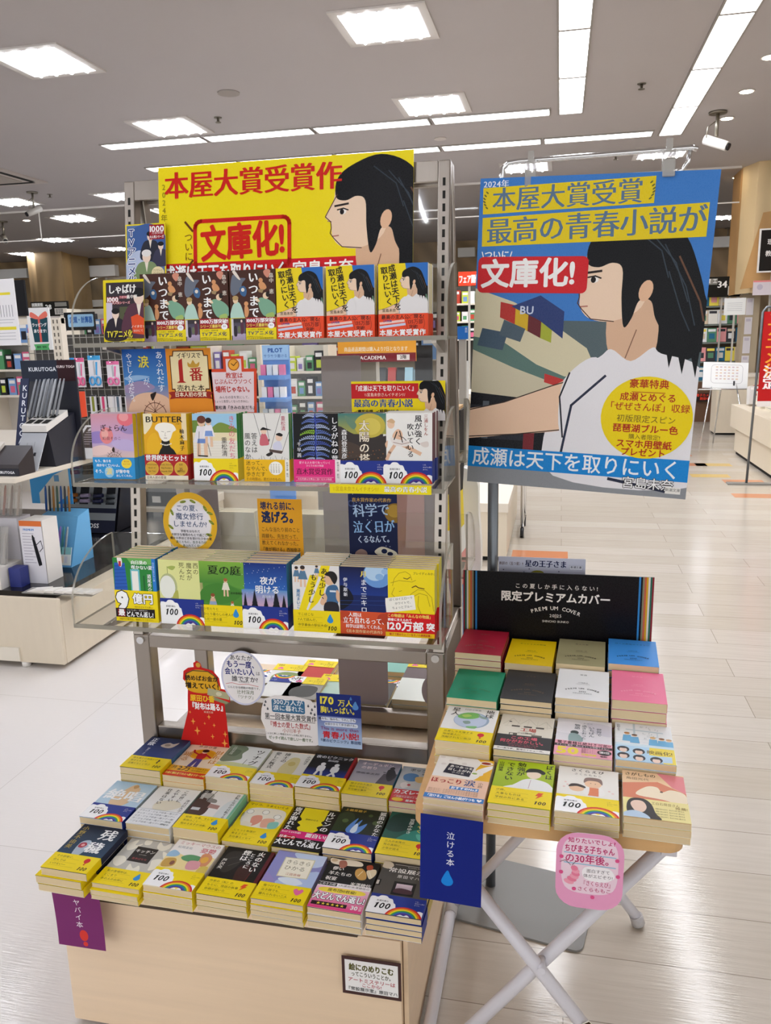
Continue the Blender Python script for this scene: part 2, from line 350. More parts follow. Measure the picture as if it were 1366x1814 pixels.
FIX = [(-4.07, 6.25, 'four tube ceiling light at the upper left edge of the ceiling'), (-4.05, 8.37, 'four tube ceiling light left, just before the two long light rows'), (-1.27, 8.37, 'four tube ceiling light just before the cross rows, left of the panel run'),
 (-.51, 11.7, 'four tube ceiling light behind the left clip of the big blue poster'), (1.2, 11.35, 'four tube ceiling light behind the right clip of the big blue poster')]
for px, py, l in ((22, 357, 'four tube ceiling light right under the air vent at the left edge'), (214, 347, 'four tube ceiling light half hidden by the left rack upright, highest there'), (130, 387, 'four tube ceiling light seen through the glass curtain, left of the rack'), (98, 424, 'four tube ceiling light just below the glass curtain edge'), (45, 449, 'four tube ceiling light above the oak pillar, far left'), (205, 440, 'four tube ceiling light low behind the left rack upright'), (1290, 384, 'four tube ceiling light low on the right beside the pale pillar')):
    p = atz(px, py, z); FIX.append((p.x, p.y, l))
FIX += [(x, y, 'four tube ceiling light overhead of the photographer, out of view') for x in (-4.07, -1.29) for y in (4.1, 1.9, -.3, -2.5)]
for x, y, l in FIX: copy_thing(f0, Matrix.Translation((x, y, z)), l)
FRM2 = mat('panel_frame', 'a39c95', .6)
def panel(x0, y0, x1, y1, label):
    t = thing('light_panel', label, 'ceiling light', ((x0+x1)/2, (y0+y1)/2, z), 'long lit ceiling panels'); hx, hy = (x1-x0)/2, (y1-y0)/2
    b = MB(); e = .017
    for q in ((-hx, -hy, hx, -hy+e), (-hx, hy-e, hx, hy), (-hx, -hy+e, -hx+e, hy-e), (hx-e, -hy+e, hx, hy-e)): b.box(q[0], q[1], -.016, q[2], q[3], -.001)
    b.build('frame', FRM2, t); b = MB(); b.box(-hx+e, -hy+e, -.006, hx-e, hy-e, -.001); b.build('diffuser', EM_S, t)
YB = [2.1, 3.24, 4.38, 5.54, 6.69, 7.86, 9.08]
for i in range(6): panel(-.08, YB[i], .176, YB[i+1], ('lit panel of the run along the aisle, %s from its far end' % ('nearest', 'fifth', 'fourth', 'third', 'second', 'last')[i]) if i != 5 else 'last lit panel at the far end of the middle aisle run')
YC = [2.1, 3.24, 4.38, 5.54, 6.69, 7.94, 9.16, 10.37]
for i in range(7): panel(1.04, YC[i], 1.31, YC[i+1], 'lit panel of the right aisle run, %s from its far end' % ('seventh', 'sixth', 'fifth', 'fourth', 'third', 'second', 'first')[i])
XA = [-5.17, -3.92, -2.66, -1.38, -.14]
for i in range(4): panel(XA[i]+.01, 8.82, XA[i+1]-.01, 9.08, 'lit panel of the nearer cross row, %s from the left' % ('first', 'second', 'third', 'fourth')[i])
XB = [-5.31, -4.02, -2.77, -1.46, -.26, .99]
for i in range(5): panel(XB[i]+.01, 10.1, XB[i+1]-.01, 10.36, 'lit panel of the farther cross row, %s from the left' % ('first', 'second', 'third', 'fourth', 'fifth')[i])
def downlight(px, py, label):
    p = atz(px, py, z); t = thing('downlight', label, 'downlight', (p.x, p.y, z), 'round downlights')
    b = MB(); b.tube([(0, 0, -.001), (0, 0, -.008)], .075, 20); b.build('trim_ring', FRM, t)
    b = MB(); b.tube([(0, 0, -.008), (0, 0, -.011)], .058, 20); b.build('lamp_lens', EM_D, t)
for a in ((1323, 161, 'round downlight nearest, at the upper right'), (1288, 209, 'round downlight just right of the white security camera'), (1284, 297, 'round downlight at the right, before the glass curtain edge'), (1306, 314, 'round downlight beside the top of the pale pillar'), (47, 390, 'small round downlight behind the glass curtain, far left'), (1365, 100, 'round downlight cut by the right edge')): downlight(*a)
def speaker(px, py, r, name, label, cat, c='c2b9b1'):
    p = atz(px, py, z); b = MB(); b.tube([(p.x, p.y, z-.001), (p.x, p.y, z-.012)], r, 24); tag(b.build(name, mat('grille_'+c, c, .7)), label, cat)
speaker(405, 164, .1, 'ceiling_speaker', 'round grey speaker flush in the ceiling', 'speaker', 'a79e97')
for px, py, l in ((386, 208, 'small sprinkler head above the nearer cross row, left'), (1137, 148, 'small sprinkler head between the two aisle light runs'), (88, 344, 'small sprinkler head right of the left security camera'), (1091, 276, 'small sprinkler head over the big blue poster')):
    p = atz(px, py, z); t = thing('sprinkler', l, 'sprinkler', (p.x, p.y, z), 'sprinkler heads'); b = MB(); b.tube([(0, 0, -.001), (0, 0, -.006)], .04, 16); b.build('rosette', GALV, t); b = MB(); b.tube([(0, 0, -.006), (0, 0, -.04), (0, 0, -.045), (0, 0, -.05)], .012, 10, rr=[.012, .012, .03, .03]); b.build('nozzle', GALV, t)
speaker(780, 245, .07, 'smoke_detector', 'small round smoke detector above the farther cross row', 'detector', 'd6cec6')
def seccam(px, py, label, ang, sc_=1.0, col='e8e4de'):
    p = atz(px, py, z); t = thing('security_camera', label, 'camera', (p.x, p.y, z), 'ceiling security cameras')
    b = MB(); b.tube([(0, 0, -.001), (0, 0, -.02)], .09*sc_, 18); b.build('ceiling_plate', GALV, t)
    b = MB(); b.tube([(0, 0, -.02), (0, 0, -.24*sc_)], .018*sc_, 10); b.build('stem', GALV, t)
    d = Vector((math.cos(ang), math.sin(ang), -.45)).normalized(); c = Vector((0, 0, -.3*sc_))
    b = MB(); b.tube([c-d*.13*sc_, c+d*.12*sc_, c+d*.13*sc_], .048*sc_, 16); b.build('camera_body', mat('camera_'+col, col, .4), t)
    b = MB(); b.tube([c+d*.13*sc_, c+d*.15*sc_], .036*sc_, 14); b.build('lens', BLACK, t)
    b = MB(); b.tube([(0, 0, -.08*sc_), (-.09*sc_, 0, -.14*sc_), (-.1*sc_, 0, -.24*sc_), tuple(c-d*.13*sc_)], .006, 6); b.build('cable', GALV, t)
seccam(1272, 198, 'white security camera under the ceiling, upper right', -.5)
seccam(57, 340, 'dark lens security camera on the left under the air vent', -2.2, .9, 'b9b4ac'); seccam(4, 392, 'security camera at the left edge below another camera', -.8, 1, 'b9b4ac')
seccam(125, 458, 'security camera before the oak pillar', -1.2, 1, 'c9c4bc'); seccam(1290, 404, 'security camera over the far shelf, right of the poster', -1.2, .8); seccam(18, 466, 'security camera at the far left wall', -1.2, .8)
# four way air vent
p = atz(85, 322, z); t = thing('air_conditioner_vent', 'square ceiling air vent cut by the left edge', 'air vent', (p.x, p.y, z))
b = MB(); b.box(-1.0, -1.0, -.02, 0, 0, -.001); b.build('panel', mat('vent_panel', 'c6bcb3', .6), t)
b = MB(); b.box(-.86, -.16, -.024, -.14, -.09, -.02); b.box(-.16, -.86, -.024, -.09, -.17, -.02); b.box(-.91, -.86, -.024, -.84, -.17, -.02); b.box(-.86, -.91, -.024, -.17, -.84, -.02); b.build('slot', DARK, t)
b = MB(); b.box(-.76, -.76, -.03, -.24, -.24, -.02); b.build('grille', mat('vent_grille', 'b3a99f', .6), t)
# ================================================================== DISPLAY BASE AND RACK
BT = .375                                            # top of the wooden base
base = thing('book_plinth', 'low birch laminate base under the book rack, piled with paperbacks', 'display base', (-.618, 1.785, 0))
b = MB(); b.box(-.362, -.53, .012, .352, .53, .315); b.build('body', LAM, base, bevel=.002)
b = MB(); b.box(-.362, -.535, .321, .363, .535, BT); b.build('top_board', LAM, base, bevel=.003)
b = MB(); b.box(-.35, -.5335, .3145, .27, .5335, .3215); b.build('gap_shade_strip', mat('gap_shade_brown', '4a3c2e', .8), base)  # flush brown strip paints the shade of the recess below the top board
b = MB(); b.box(.354, -.515, .012, .363, .515, .321); b.build('side_panel', LAM, base)
b = MB(); b.box(-.33, -.5, .002, .33, .5, .014); b.build('foot_rail', DARK, base)
RY = 1.804
rack = thing('book_rack', 'stainless A-shaped book rack with three clear acrylic shelves', 'book rack', (-.609, RY, BT))
XL, XR, YF, YK, ZB = -.375, .376, -.172, .172, .362    # local: legs, front/back, beam height (abs .737)
for x in (XL, XR-.04):
    for y in (YF, YK-.04):
        b = MB(); b.box(x, y, .001, x+.04, y+.04, ZB); b.build('leg', STEEL, rack, bevel=.003)
for y in (YF, YK-.04):
    b = MB(); b.box(XL+.04, y, ZB-.03, XR-.04, y+.04, ZB); b.build('beam', STEEL, rack, bevel=.002)
    b = MB(); zl_ = .085 if y < 0 else .012; b.box(XL+.04, y+.006, zl_, XR-.04, y+.036, zl_+.04); b.build('lower_beam', STEEL, rack, bevel=.002)
for x in (XL+.004, XR-.036):
    b = MB(); b.box(x, YF+.04, .012, x+.03, YK-.04, .052); b.build('side_rail', STEEL, rack, bevel=.002)
    b = MB(); b.box(x, YF+.04, ZB-.03, x+.03, YK-.04, ZB); b.build('top_rail', STEEL, rack, bevel=.002)
for x in (XL+.02, XR-.02):
    b = MB(); b.tube([(x, YF, ZB-.012), (x, YF-.006, ZB-.012)], .009, 14); b.build('bolt', CHROME, rack)
ZT, LEAN = 1.403, .1364                               # upright top (abs 1.778), lean per metre
def upy(zl, side=-1): return YF + (zl-ZB)*LEAN if side < 0 else YK - (zl-ZB)*LEAN
for side in (-1, 1):
    for x in (XL, XR-.026):
        y0, y1 = upy(ZB, side), upy(ZT, side); d = .03 if side < 0 else -.03
        b = MB(); x1 = x+.026
        b.hull([(x, y0, ZB), (x1, y0, ZB), (x1, y0+d, ZB), (x, y0+d, ZB), (x, y1, ZT), (x1, y1, ZT), (x1, y1+d*.95, ZT), (x, y1+d*.95, ZT)])
        b.build('upright', STEEL, rack, bevel=.002)
        if side < 0:
            b = MB(); k = ZB+.02
            while k < ZT-.03:
                f = -.0006; ya, yb = upy(k)+f, upy(k+.016)+f; b.face([(x+.010, ya, k), (x+.016, ya, k), (x+.016, yb, k+.016), (x+.010, yb, k+.016)]); k += .0262
            b.build('slots', DARK, rack)
    za, zb = ZT-.042, ZT
    b = MB(); d = .012 if side < 0 else -.012; b.hull([(XL+.026, upy(za, side), za), (XR-.026, upy(za, side), za), (XR-.026, upy(za, side)+d, za), (XL+.026, upy(za, side)+d, za), (XL+.026, upy(zb, side), zb), (XR-.026, upy(zb, side), zb), (XR-.026, upy(zb, side)+d, zb), (XL+.026, upy(zb, side)+d, zb)]); b.build('top_bar', STEEL, rack, bevel=.001)
b = MB(); za, zb = ZB+.03, ZT-.045; b.hull([(XL+.03, upy(za)+.018, za), (XR-.03, upy(za)+.018, za), (XR-.03, upy(za)+.021, za), (XL+.03, upy(za)+.021, za), (XL+.03, upy(zb)+.018, zb), (XR-.03, upy(zb)+.018, zb), (XR-.03, upy(zb)+.021, zb), (XL+.03, upy(zb)+.021, zb)])
b.build('back_panel', ACR, rack)
SH = {3: (1.478, .816, .165), 2: (1.531, 1.122, .15), 1: (1.586, 1.418, .15)}      # front y, floor z, side height
def tray(n, side=-1):
    yf, zf, hs = SH[n]; y0 = yf-RY; zl = zf-BT; yb = upy(zl+hs)-.005
    if side > 0: y0, yb = -y0, -yb
    XA_, XB_ = -.424, .3925; s = 1 if side < 0 else -1
    tr = MB(); tr.box(XA_, min(y0, yb), zl-.005, XB_, max(y0, yb), zl, m={(0, 1, 5, 4): 1, (2, 3, 7, 6): 1, (1, 2, 6, 5): 1, (3, 0, 4, 7): 1})
    o = tr.build('shelf_tray', [ACR, ACE], rack)
    fr = MB(); fr.box(XA_, y0-.0005 if s > 0 else y0-.003, zl-.007, XB_, y0+.003 if s > 0 else y0+.0005, zl+.002); fr.build('shelf_edge', [ACE], o)
    bk = MB(); bk.box(XA_+.005, min(yb, yb+.004*s), zl, XB_-.005, max(yb, yb+.004*s), zl+hs); bk.build('tray_back', [ACR], o)
    for x in (XA_, XB_-.005):
        pts = []; D = yb-y0
        for k in range(13):
            a = math.radians(90*k/12); pts.append((x, y0+D*(1-math.cos(a)) if k else y0, zl+hs*(.25+.75*math.sin(a)) if k else zl+hs*.25))
        outline = [(x, yb, zl), (x, y0, zl)]+pts
        sd = MB(); sd.prism(outline, (.005, 0, 0), 0, me=1); sd.build('shelf_side', [ACR, ACE], o)
    for x in (XL+.008, XR-.018):
        br = MB(); yu = upy(zl-.02, side); br.hull([(x, y0+.02*s, zl-.012), (x+.01, y0+.02*s, zl-.012), (x+.01, yu, zl-.035), (x, yu, zl-.035), (x, y0+.02*s, zl-.006), (x+.01, y0+.02*s, zl-.006), (x+.01, yu, zl-.006), (x, yu, zl-.006)]); br.build('bracket', STEEL, rack)
for n in (1, 2, 3): tray(n)
tray(3, 1); tray(2, 1)
# ------------------------------------------------------------------ folding table
TZ = .625
tb = thing('folding_table', 'small folding table with beech top and lavender white crossed tube legs', 'table', (-.0065, 1.5, 0))
b = MB(); r = .03; q = []
for cx, cy, a in ((.2215-r, -.3+r, -90), (.2215-r, .3-r, 0), (-.2215+r, .3-r, 90), (-.2215+r, -.3+r, 180)):
    for k in range(7): t = math.radians(a+k*15); q.append((cx+r*math.cos(t), cy+r*math.sin(t), TZ-.026))
b.prism(q, (0, 0, .026)); b.build('tabletop', OAK, tb, bevel=.006)
RT = .0125
def leg(y, s): 
    b = MB(); b.tube([(-s*.205, y, TZ-.04), (s*.224, y, .022)], RT, 14); return b.build('leg', TUBEW, tb)
for y in (-.27, .27): leg(y, 1)
for y in (-.245, .235): leg(y, -1)
for y in (-.27, .27): b = MB(); b.tube([(.219, y, .030), (.226, y, .007)], .016, 12); b.build('rubber_foot', mat('grey_rubber', 'b8b4b4', .6), tb)
b = MB(); b.tube([(-.224, -.26, .0215), (-.226, -.255, .0215), (-.226, .26, .0215)], RT+.001, 12); b.build('floor_bar', TUBEW, tb)
b = MB(); b.tube([(-.226, .2, .0215), (-.226, .262, .0215)], .0155, 12); b.build('bar_end_cap', mat('grey_rubber', 'b8b4b4', .6), tb)
b = MB(); b.tube([(.0, -.2865, .331), (.0, -.255, .331)], .007, 10); b.build('pivot', TUBEW, tb)
b = MB()
for x in (-.2, .2): b.box(x-.012, -.28, TZ-.045, x+.012, .28, TZ-.026)
b.build('rail', TUBEW, tb)
# spec sticker on the front leg
A = Art(26, 100, 'e9e2d2'); A.R(2, 3, 24, 24, '3a2c14'); A.P([6, 20, 14, 8, 20, 20], 'c9a64a')
for i in range(8): A.L([4, 32+i*6, 22, 32+i*6], 1.2, '8a8378')
A.E(13, 89, 7, 7, 'c9a64a'); st = MB(); d = Vector((.45, 0, -(TZ-.058))).normalized(); u = Vector((-d.z, 0, d.x)); o0 = Vector((.075, -.27-RT-.0006, .235))
A.emit(st, A.top, lambda x, y, z_: o0+d*y+(-u)*(x-.011)*1+Vector((0, -z_, 0)), .00075); st.build('sticker', CARD, tb)
# ------------------------------------------------------------------ poster stand behind the table
ps = thing('poster_stand', 'steel poster stand with flat grey base plate and chrome top loop', 'poster stand', (-.146, 1.85, 0))
b = MB(); q = []; M2 = Matrix.Rotation(-.19, 3, 'Z')
for cx, cy, a in ((.24, -.13, -90), (.24, .09, 0), (-.05, .09, 90), (-.05, -.13, 180)):
    for k in range(5): t = math.radians(a+k*22.5); v = M2 @ Vector((cx+.022*math.cos(t), cy+.022*math.sin(t), .0008)); q.append(v)
b.prism(q, (0, 0, .005)); b.build('base_plate', GREYMAT, ps)
b = MB(); b.tube([(0, 0, .006), (0, 0, 1.62)], .0125, 16); b.build('pole', mat('grey_pole', '6f7377', .35, .7), ps)
b = MB(); zt = 1.78; b.tube([(.012, 0, 1.5), (.012, 0, zt-.035), (.016, 0, zt-.012), (.028, 0, zt-.002), (.05, 0, zt), (.398, -.02, zt), (.408, -.02, zt-.004)], .0055, 10)
b.tube([(.016, .012, zt-.052), (.36, -.01, zt-.046), (.382, -.012, zt-.04), (.392, -.014, zt-.026), (.395, -.015, zt-.004)], .0045, 10); b.build('chrome_loop', CHROME, ps)
# ================================================================== BOOK COVERS (all lettering and pictures laid out flat)
def cloud(A, y, c='ffffff'):
    h = A.h; A.S([0, y+14, 6, y+8, 14, y+9, 20, y+4, 30, y+4, 36, y+9, 43, y+11, 47, y+20, 52, y+27, 52, h+6, -4, h+6], c)
def b100(y=100, bg='21358f'):        # cloud, rainbow and 100
    def f(A):
        A.band(y, bg); cloud(A, y); h = A.h
        A.S([94, h-16, 100, h-19, 108, h-14, 112, h+5, 88, h+5], 'ffffff')
        for r, c in ((36, 'd8232a'), (32.5, 'f08a1d'), (29, 'f7e21a'), (25.5, '3fa34a'), (22, '2f66b5'), (18.5, '5b3a94')): A.E(72, h+8, r, r*.92, c, 30)
        A.E(72, h+8, 15, 13.8, bg, 26); A.S([60, h, 66, h-4, 72, h-2, 78, h-5, 84, h, 84, h+4, 60, h+4], 'ffffff')
        A.T('新潮文庫の', 14, y+16, 4.6, '6a6a70', b=.01); n100(A, 9, y+24, 17)
        if bg != 'f7dc12': 
            for i in range(3): A.T(('いま、', 'あなたと読む', 'まつり。')[i], 86, y+7+i*5, 3.2, 'e8e8f4')
        else:
            for i in range(3): A.T(('いま、', 'あなたと読む', 'まつり。')[i], 86, y+9+i*5, 3, '8a7a20')
    return f
def n100(A, x, y, s, c='0c0c0c'):
    for i, k in enumerate('100'):
        o = x+i*s*.66+(s*.1 if i else s*.25)
        if k == '1': A.P([o, y+s*.2, o+s*.28, y, o+s*.4, y, o+s*.2, y+s*.86, o, y+s*.86, o+s*.14, y+s*.25], c)
        else: A.E(o+s*.3, y+s*.43, s*.26, s*.45, c, 20, 14); A.E(o+s*.3, y+s*.43, s*.10, s*.29, 'ffffff' if A.bandcol == 'ffffff' or A.w != 106 or s > 14 else 'f7dc12', 14, 14)
def drop(A, x, y, s, c='2f8fd6'): A.S([x, y, x+s*.16, y+s*.3, x+s*.33, y+s*.68, x+s*.2, y+s*.95, x-s*.12, y+s, x-s*.36, y+s*.78, x-s*.24, y+s*.38], c, 6)
def heart(A, x, y, s, c='e86aa0'): A.S([x, y+s*.22, x+s*.25, y, x+s*.5, y+s*.2, x+s*.36, y+s*.58, x, y+s*.92, x-s*.36, y+s*.58, x-s*.5, y+s*.2, x-s*.25, y], c)
def bolt(A, x, y, s, c='ea5524'): A.P([x-s*.05, y, x+s*.4, y, x+s*.2, y+s*.35, x+s*.4, y+s*.35, x-s*.25, y+s, x-s*.05, y+s*.5, x-s*.3, y+s*.5], c)
def bang(A, x, y, s, c='d8262c'): A.E(x, y+s*.35, s*.33, s*.36, c, 18); A.P([x-s*.22, y+s*.5, x+s*.22, y+s*.5, x+s*.06, y+s*.82, x-s*.06, y+s*.82], c); A.E(x, y+s*.95, s*.1, s*.09, c)
def quest(A, x, y, s, c='3a2a20'): A.T('?', x-s*.3, y, s, c, b=.05)
def bY(lines, mk, y=100, x0=10):    # yellow paper band, three text lines, emblem, 100
    def f(A):
        A.band(y, 'f7dc12'); 
        for i, t in enumerate(lines): 
            A.T(t, x0, y+6+i*12, 7.2, '4a3d08', sp=1.02); A.L([x0-1, y+15.5+i*12, x0+56, y+15.5+i*12], .5, 'b79c10')
        {'drop': drop, 'heart': heart, 'bolt': bolt, 'ex': bang, 'q': quest}[mk](A, 84, y+7, 20); n100(A, 76, y+34, 11)
    return f
def fig(A, x, y, s, body, skin='e9c4a4', hair='2c201c', legs=1):       # small plain standing figure
    if legs: A.L([x-s*.09, y+s*.6, x-s*.1, y+s], s*.1, skin); A.L([x+s*.09, y+s*.6, x+s*.1, y+s], s*.1, skin)
    A.P([x-s*.12, y+s*.24, x+s*.12, y+s*.24, x+s*.24, y+s*.66, x-s*.24, y+s*.66], body); A.E(x, y+s*.13, s*.11, s*.13, skin, 14); A.E(x, y+s*.08, s*.12, s*.1, hair, 12)
def profile(A, x, y, s, shirt='e9e6e6', line='23202c', arm=1):      # plain person in side view: bobbed hair, white top
    f = lambda *q: [v for i in range(0, len(q), 2) for v in (x+q[i]*s, y+q[i+1]*s)]
    A.S(f(.56, .2, .8, .3, .95, .62, 1.02, .86, .9, .84, .8, .9, .6, .84, .5, .6), '0d0d11')
    A.S(f(.28, .52, .56, .5, .6, .84, .46, .94, .28, .86), 'dcb596')
    A.S(f(.22, .9, .3, .84, .44, .92, .58, .82, .64, .86, .9, .95, 1.0, 1.3, .95, 1.8, -.05, 1.8, -.1, 1.3, .02, 1.02), shirt)
    A.S(f(.12, .12, .07, .26, .0, .39, .05, .44, .06, .55, .14, .63, .3, .64, .48, .54, .52, .3, .4, .08), 'f0d3b8')
    A.S(f(.09, .24, .1, .1, .22, 0, .46, -.07, .7, .03, .83, .28, .9, .56, .8, .7, .66, .72, .58, .62, .54, .5, .46, .5, .42, .62, .37, .68, .34, .48, .33, .28, .26, .24, .17, .27), '0d0d11')
    A.E(x+.5*s, y+.43*s, .045*s, .075*s, 'e6ba98', 16, 15)
    A.L(f(.08, .31, .19, .295), .016*s, '2b2220'); A.E(x+.145*s, y+.355*s, .03*s, .022*s, 'f6f0ea', 14); A.E(x+.138*s, y+.356*s, .018*s, .022*s, '1c1414', 12); A.L(f(.1, .34, .15, .33, .19, .345), .01*s, '1c1414'); A.L(f(.06, .545, .11, .54), .01*s, 'b87868'); A.L(f(.02, .425, .05, .43), .008*s, 'b98f74')
    for q in ((.6, .12, .76, .4, .84, .66), (.52, .06, .68, .24, .78, .5), (.64, .3, .74, .56, .86, .8), (.4, .02, .58, .16, .64, .34)): A.L(f(*q), .008*s, '38424c')
    A.L(f(.7, .2, .86, .5, .94, .8), .012*s, '6a4a38')
    for q in ((.64, .7, .7, .96, .74, .72), (.71, .72, .79, 1.0, .82, .72), (.79, .7, .88, 1.02, .9, .7), (.86, .62, .98, 1.0, .97, .66), (.9, .56, 1.07, .93, .98, .58)): A.P(f(*q), '0d0d11')
    A.L(f(.1, .22, .07, .27, .0, .39, .045, .43, .05, .48, .04, .52, .07, .56, .14, .63, .3, .645), .007*s, '5a3c30'); A.L(f(.4, .9, .46, .7), .007*s, '8a6450')
    if arm:
        A.S(f(.12, 1.04, -.1, 1.12, -.45, 1.26, -.9, 1.38, -.9, 1.56, -.35, 1.5, .02, 1.44, .18, 1.32), 'edc9ab'); A.L(f(.1, 1.05, -.1, 1.12, -.45, 1.26, -.9, 1.38), .008*s, '3a2a22'); A.L(f(.02, 1.44, -.35, 1.5, -.9, 1.56), .008*s, '3a2a22'); A.S(f(.02, 1.02, .2, .9, .3, 1.1, .26, 1.46, .0, 1.5, -.04, 1.2), shirt); A.L(f(.02, 1.02, -.04, 1.2, 0, 1.5), .012*s, line)
def mk(bg): return Art(106, 150, bg)
COV = {}
def cover(f): COV[f.__name__] = f; return f
@cover
def itsu():
    A = mk('47261c'); A.S([8, 10, 22, 16, 38, 18, 30, 28, 24, 44, 8, 54, 2, 40], '6b7280'); A.S([18, 6, 12, 0, 8, 4, 20, 18, 26, 20], 'e8ddd0'); A.S([24, 38, 34, 34, 40, 44, 36, 56, 26, 52], '3d6591'); A.E(31, 42, 4, 4, 'e6ddd0')
    A.S([4, 80, 14, 68, 24, 72, 32, 96, 34, 112, 0, 112], 'b7d8cc'); A.E(13, 64, 6, 7, 'ecd0ae'); A.E(13, 59, 7, 5, 'b99a66'); A.S([34, 78, 40, 76, 44, 88, 40, 100, 34, 98], 'd99a68'); A.E(38, 72, 5, 5, 'd99a68')
    A.S([66, 64, 78, 60, 96, 68, 106, 80, 106, 96, 82, 100, 70, 86], '7fae92'); A.E(84, 56, 7, 7, 'ecd0ae'); A.E(89, 53, 5, 6, '231a16'); A.S([84, 96, 100, 92, 102, 104, 86, 104], 'a7c06a'); A.S([62, 68, 58, 60, 64, 60, 70, 68], 'ecd0ae')
    A.S([68, 32, 74, 26, 82, 30, 86, 40, 74, 44], 'd99a68'); A.E(73, 23, 5, 5, 'd99a68'); A.P([66, 42, 80, 42, 76, 50, 68, 48], 'a58a63'); A.S([80, 4, 88, 0, 96, 4, 90, 18, 82, 12], 'd68f78')
    A.T('いつまで', 44, 4, 25, 'ffffff', v=1, b=.012, mi=1, sx=.95); A.T('畠中', 92, 8, 11, 'e8ddd0', v=1, mi=1); A.T('恵', 92, 42, 11, 'e8ddd0', v=1, mi=1)
    A.band(102, 'f6e01a'); A.R(2, 103, 36, 150, '39323a'); A.G(4, 112, 34, 136, '4d4858', '6a5f78'); A.R(4, 136, 35, 150, 'b5a6c2'); A.R(2, 104, 7, 140, 'd9d2dc'); A.S([24, 112, 30, 110, 31, 132, 24, 136], '5a3346'); A.S([8, 122, 14, 120, 15, 140, 8, 140], '2c2530'); A.E(20, 127, 3.5, 8, '6d7459'); A.E(26, 109, 2.2, 3, 'efd9c8')
    A.R(36, 102, 106, 124, 'a5202c'); A.T('1000万部突破!', 38, 103, 10.5, 'ffffff', b=.025, fit=66, mi=1); A.T('シリーズ最新刊', 37, 114.5, 8, 'f7e46a', b=.02, fit=50); A.E(95, 120, 7.5, 6.5, 'ffffff'); A.T('重版', 91.5, 117.5, 3.6, '6a6a90')
    A.T('『しゃばけ』 新潮文庫', 38, 126, 4, '6a5d10'); A.T('TVアニメ化', 40, 130.5, 10, '1c2a6a', b=.02, fit=60); A.T('2025年秋フジテレビにて', 38, 141.5, 3.4, '5d530e'); A.T('"ノイタミナ"ほか放送予定!', 38, 145, 4, '3a340e', fit=62)
    return A
@cover
def naruse():
    A = mk('f3d91c'); A.P([58, 0, 106, 0, 106, 104, 74, 104], '2f6fc0'); A.S([78, 70, 106, 58, 106, 104, 78, 104], '5f7f6a'); A.R(88, 62, 93, 76, 'd8a326'); A.R(95, 60, 100, 74, 'b03a3a'); A.P([84, 84, 106, 80, 106, 100, 86, 100], 'd9d3c4')
    profile(A, 46, 12, 62, arm=1); A.T('成瀬は天下を', 20, 3, 16.2, '1a1712', v=1, b=.02, rot=-9, sp=.98); A.T('取りにいく', 4, 7, 16.2, '1a1712', v=1, b=.02, rot=-9); A.T('宮島未奈', 8, 92, 7.5, '2a2a20', b=.005)
    A.band(103, 'ee4d26'); A.T('最高の主人公、現る!', 6, 105, 9.4, '2a120c', b=.02, fit=92); A.P([2, 120, 56, 115, 57, 120, 3, 125], 'f6cfc6'); A.P([2, 128, 58, 122, 59, 127, 3, 133], 'cfd6ee'); A.T('2大特典', 10, 115, 5.4, '27408f', b=.02); A.T('135万部', 64, 115, 10.5, '5a1a10', b=.01, fit=32); A.T('突破!', 66, 126, 8.5, '5a1a10', b=.02)
    A.Arc(80, 124, 19, 19.7, -30, 210, '7a2a18'); A.T('本屋大賞受賞作', 2, 135, 14, 'ffffff', b=.025, oc='d8321a', ow=.03, fit=100); return A
@cover
def gyoran():
    A = mk('c9a6c4'); A.G(0, 0, 106, 60, 'd89aa8', 'c8a9d4'); A.G(0, 60, 106, 110, 'b9a0d8', 'e9cdb4'); A.S([-5, 46, 20, 40, 46, 52, 30, 66, -5, 66], '9d86c8'); A.S([50, 66, 80, 58, 110, 66, 110, 84, 70, 82], 'c4b2dc'); A.S([0, 78, 30, 72, 56, 84, 20, 96, -4, 92], 'efd0cc'); A.S([70, 30, 110, 24, 110, 44, 84, 44], 'a58fc0')
    A.E(88, 10, 21, 18, 'e8727f'); A.E(84, 7, 12, 10, 'f0a0a2'); A.E(38, 50, 17, 19, 'ea8a8c'); A.E(34, 46, 9, 10, 'f2b0a8')
    A.T('ぎょらん', 22, 24, 17, '3d2430', mi=1, sp=1.02, b=.002); A.T('町田そのこ', 28, 52, 8.4, '5a3a48', sp=1.15); 
    for r in (0, 30, 60, 90, 120, 150): A.L([56+20*math.cos(math.radians(r)), 110+22*math.sin(math.radians(r)), 56-20*math.cos(math.radians(r)), 96-14*math.sin(math.radians(r))], .7, '5a3320')
    A.Arc(56, 106, 18, 18.8, 0, 180, '5a3320'); A.Arc(56, 106, 12, 12.7, 0, 180, '5a3320'); A.S([50, 84, 54, 76, 57, 80, 56, 88], '35231c')
    A.band(100, '2f9ade'); A.T('もう、後ろを', 5, 105, 7, 'ffffff', b=.025); A.T('向かなくていいよ。', 9, 115, 7, 'ffffff', b=.025); A.T('そう、', 4, 128, 9, 'ffffff', b=.03); A.E(41, 134, 12, 13, '9fd2f0'); A.T('涙', 33, 125, 16, 'f3e28a', b=.03); A.T('が背中を', 57, 128, 9.2, 'ffffff', b=.03); A.T('おしてくれた。', 58, 139, 6.4, 'ffffff', b=.02); A.E(86, 114, 13, 11, 'f5d940'); A.C('書店員', 86, 107, 4.4, 'd06a1a'); A.C('おすすめ', 86, 113, 4.4, 'd06a1a'); return A
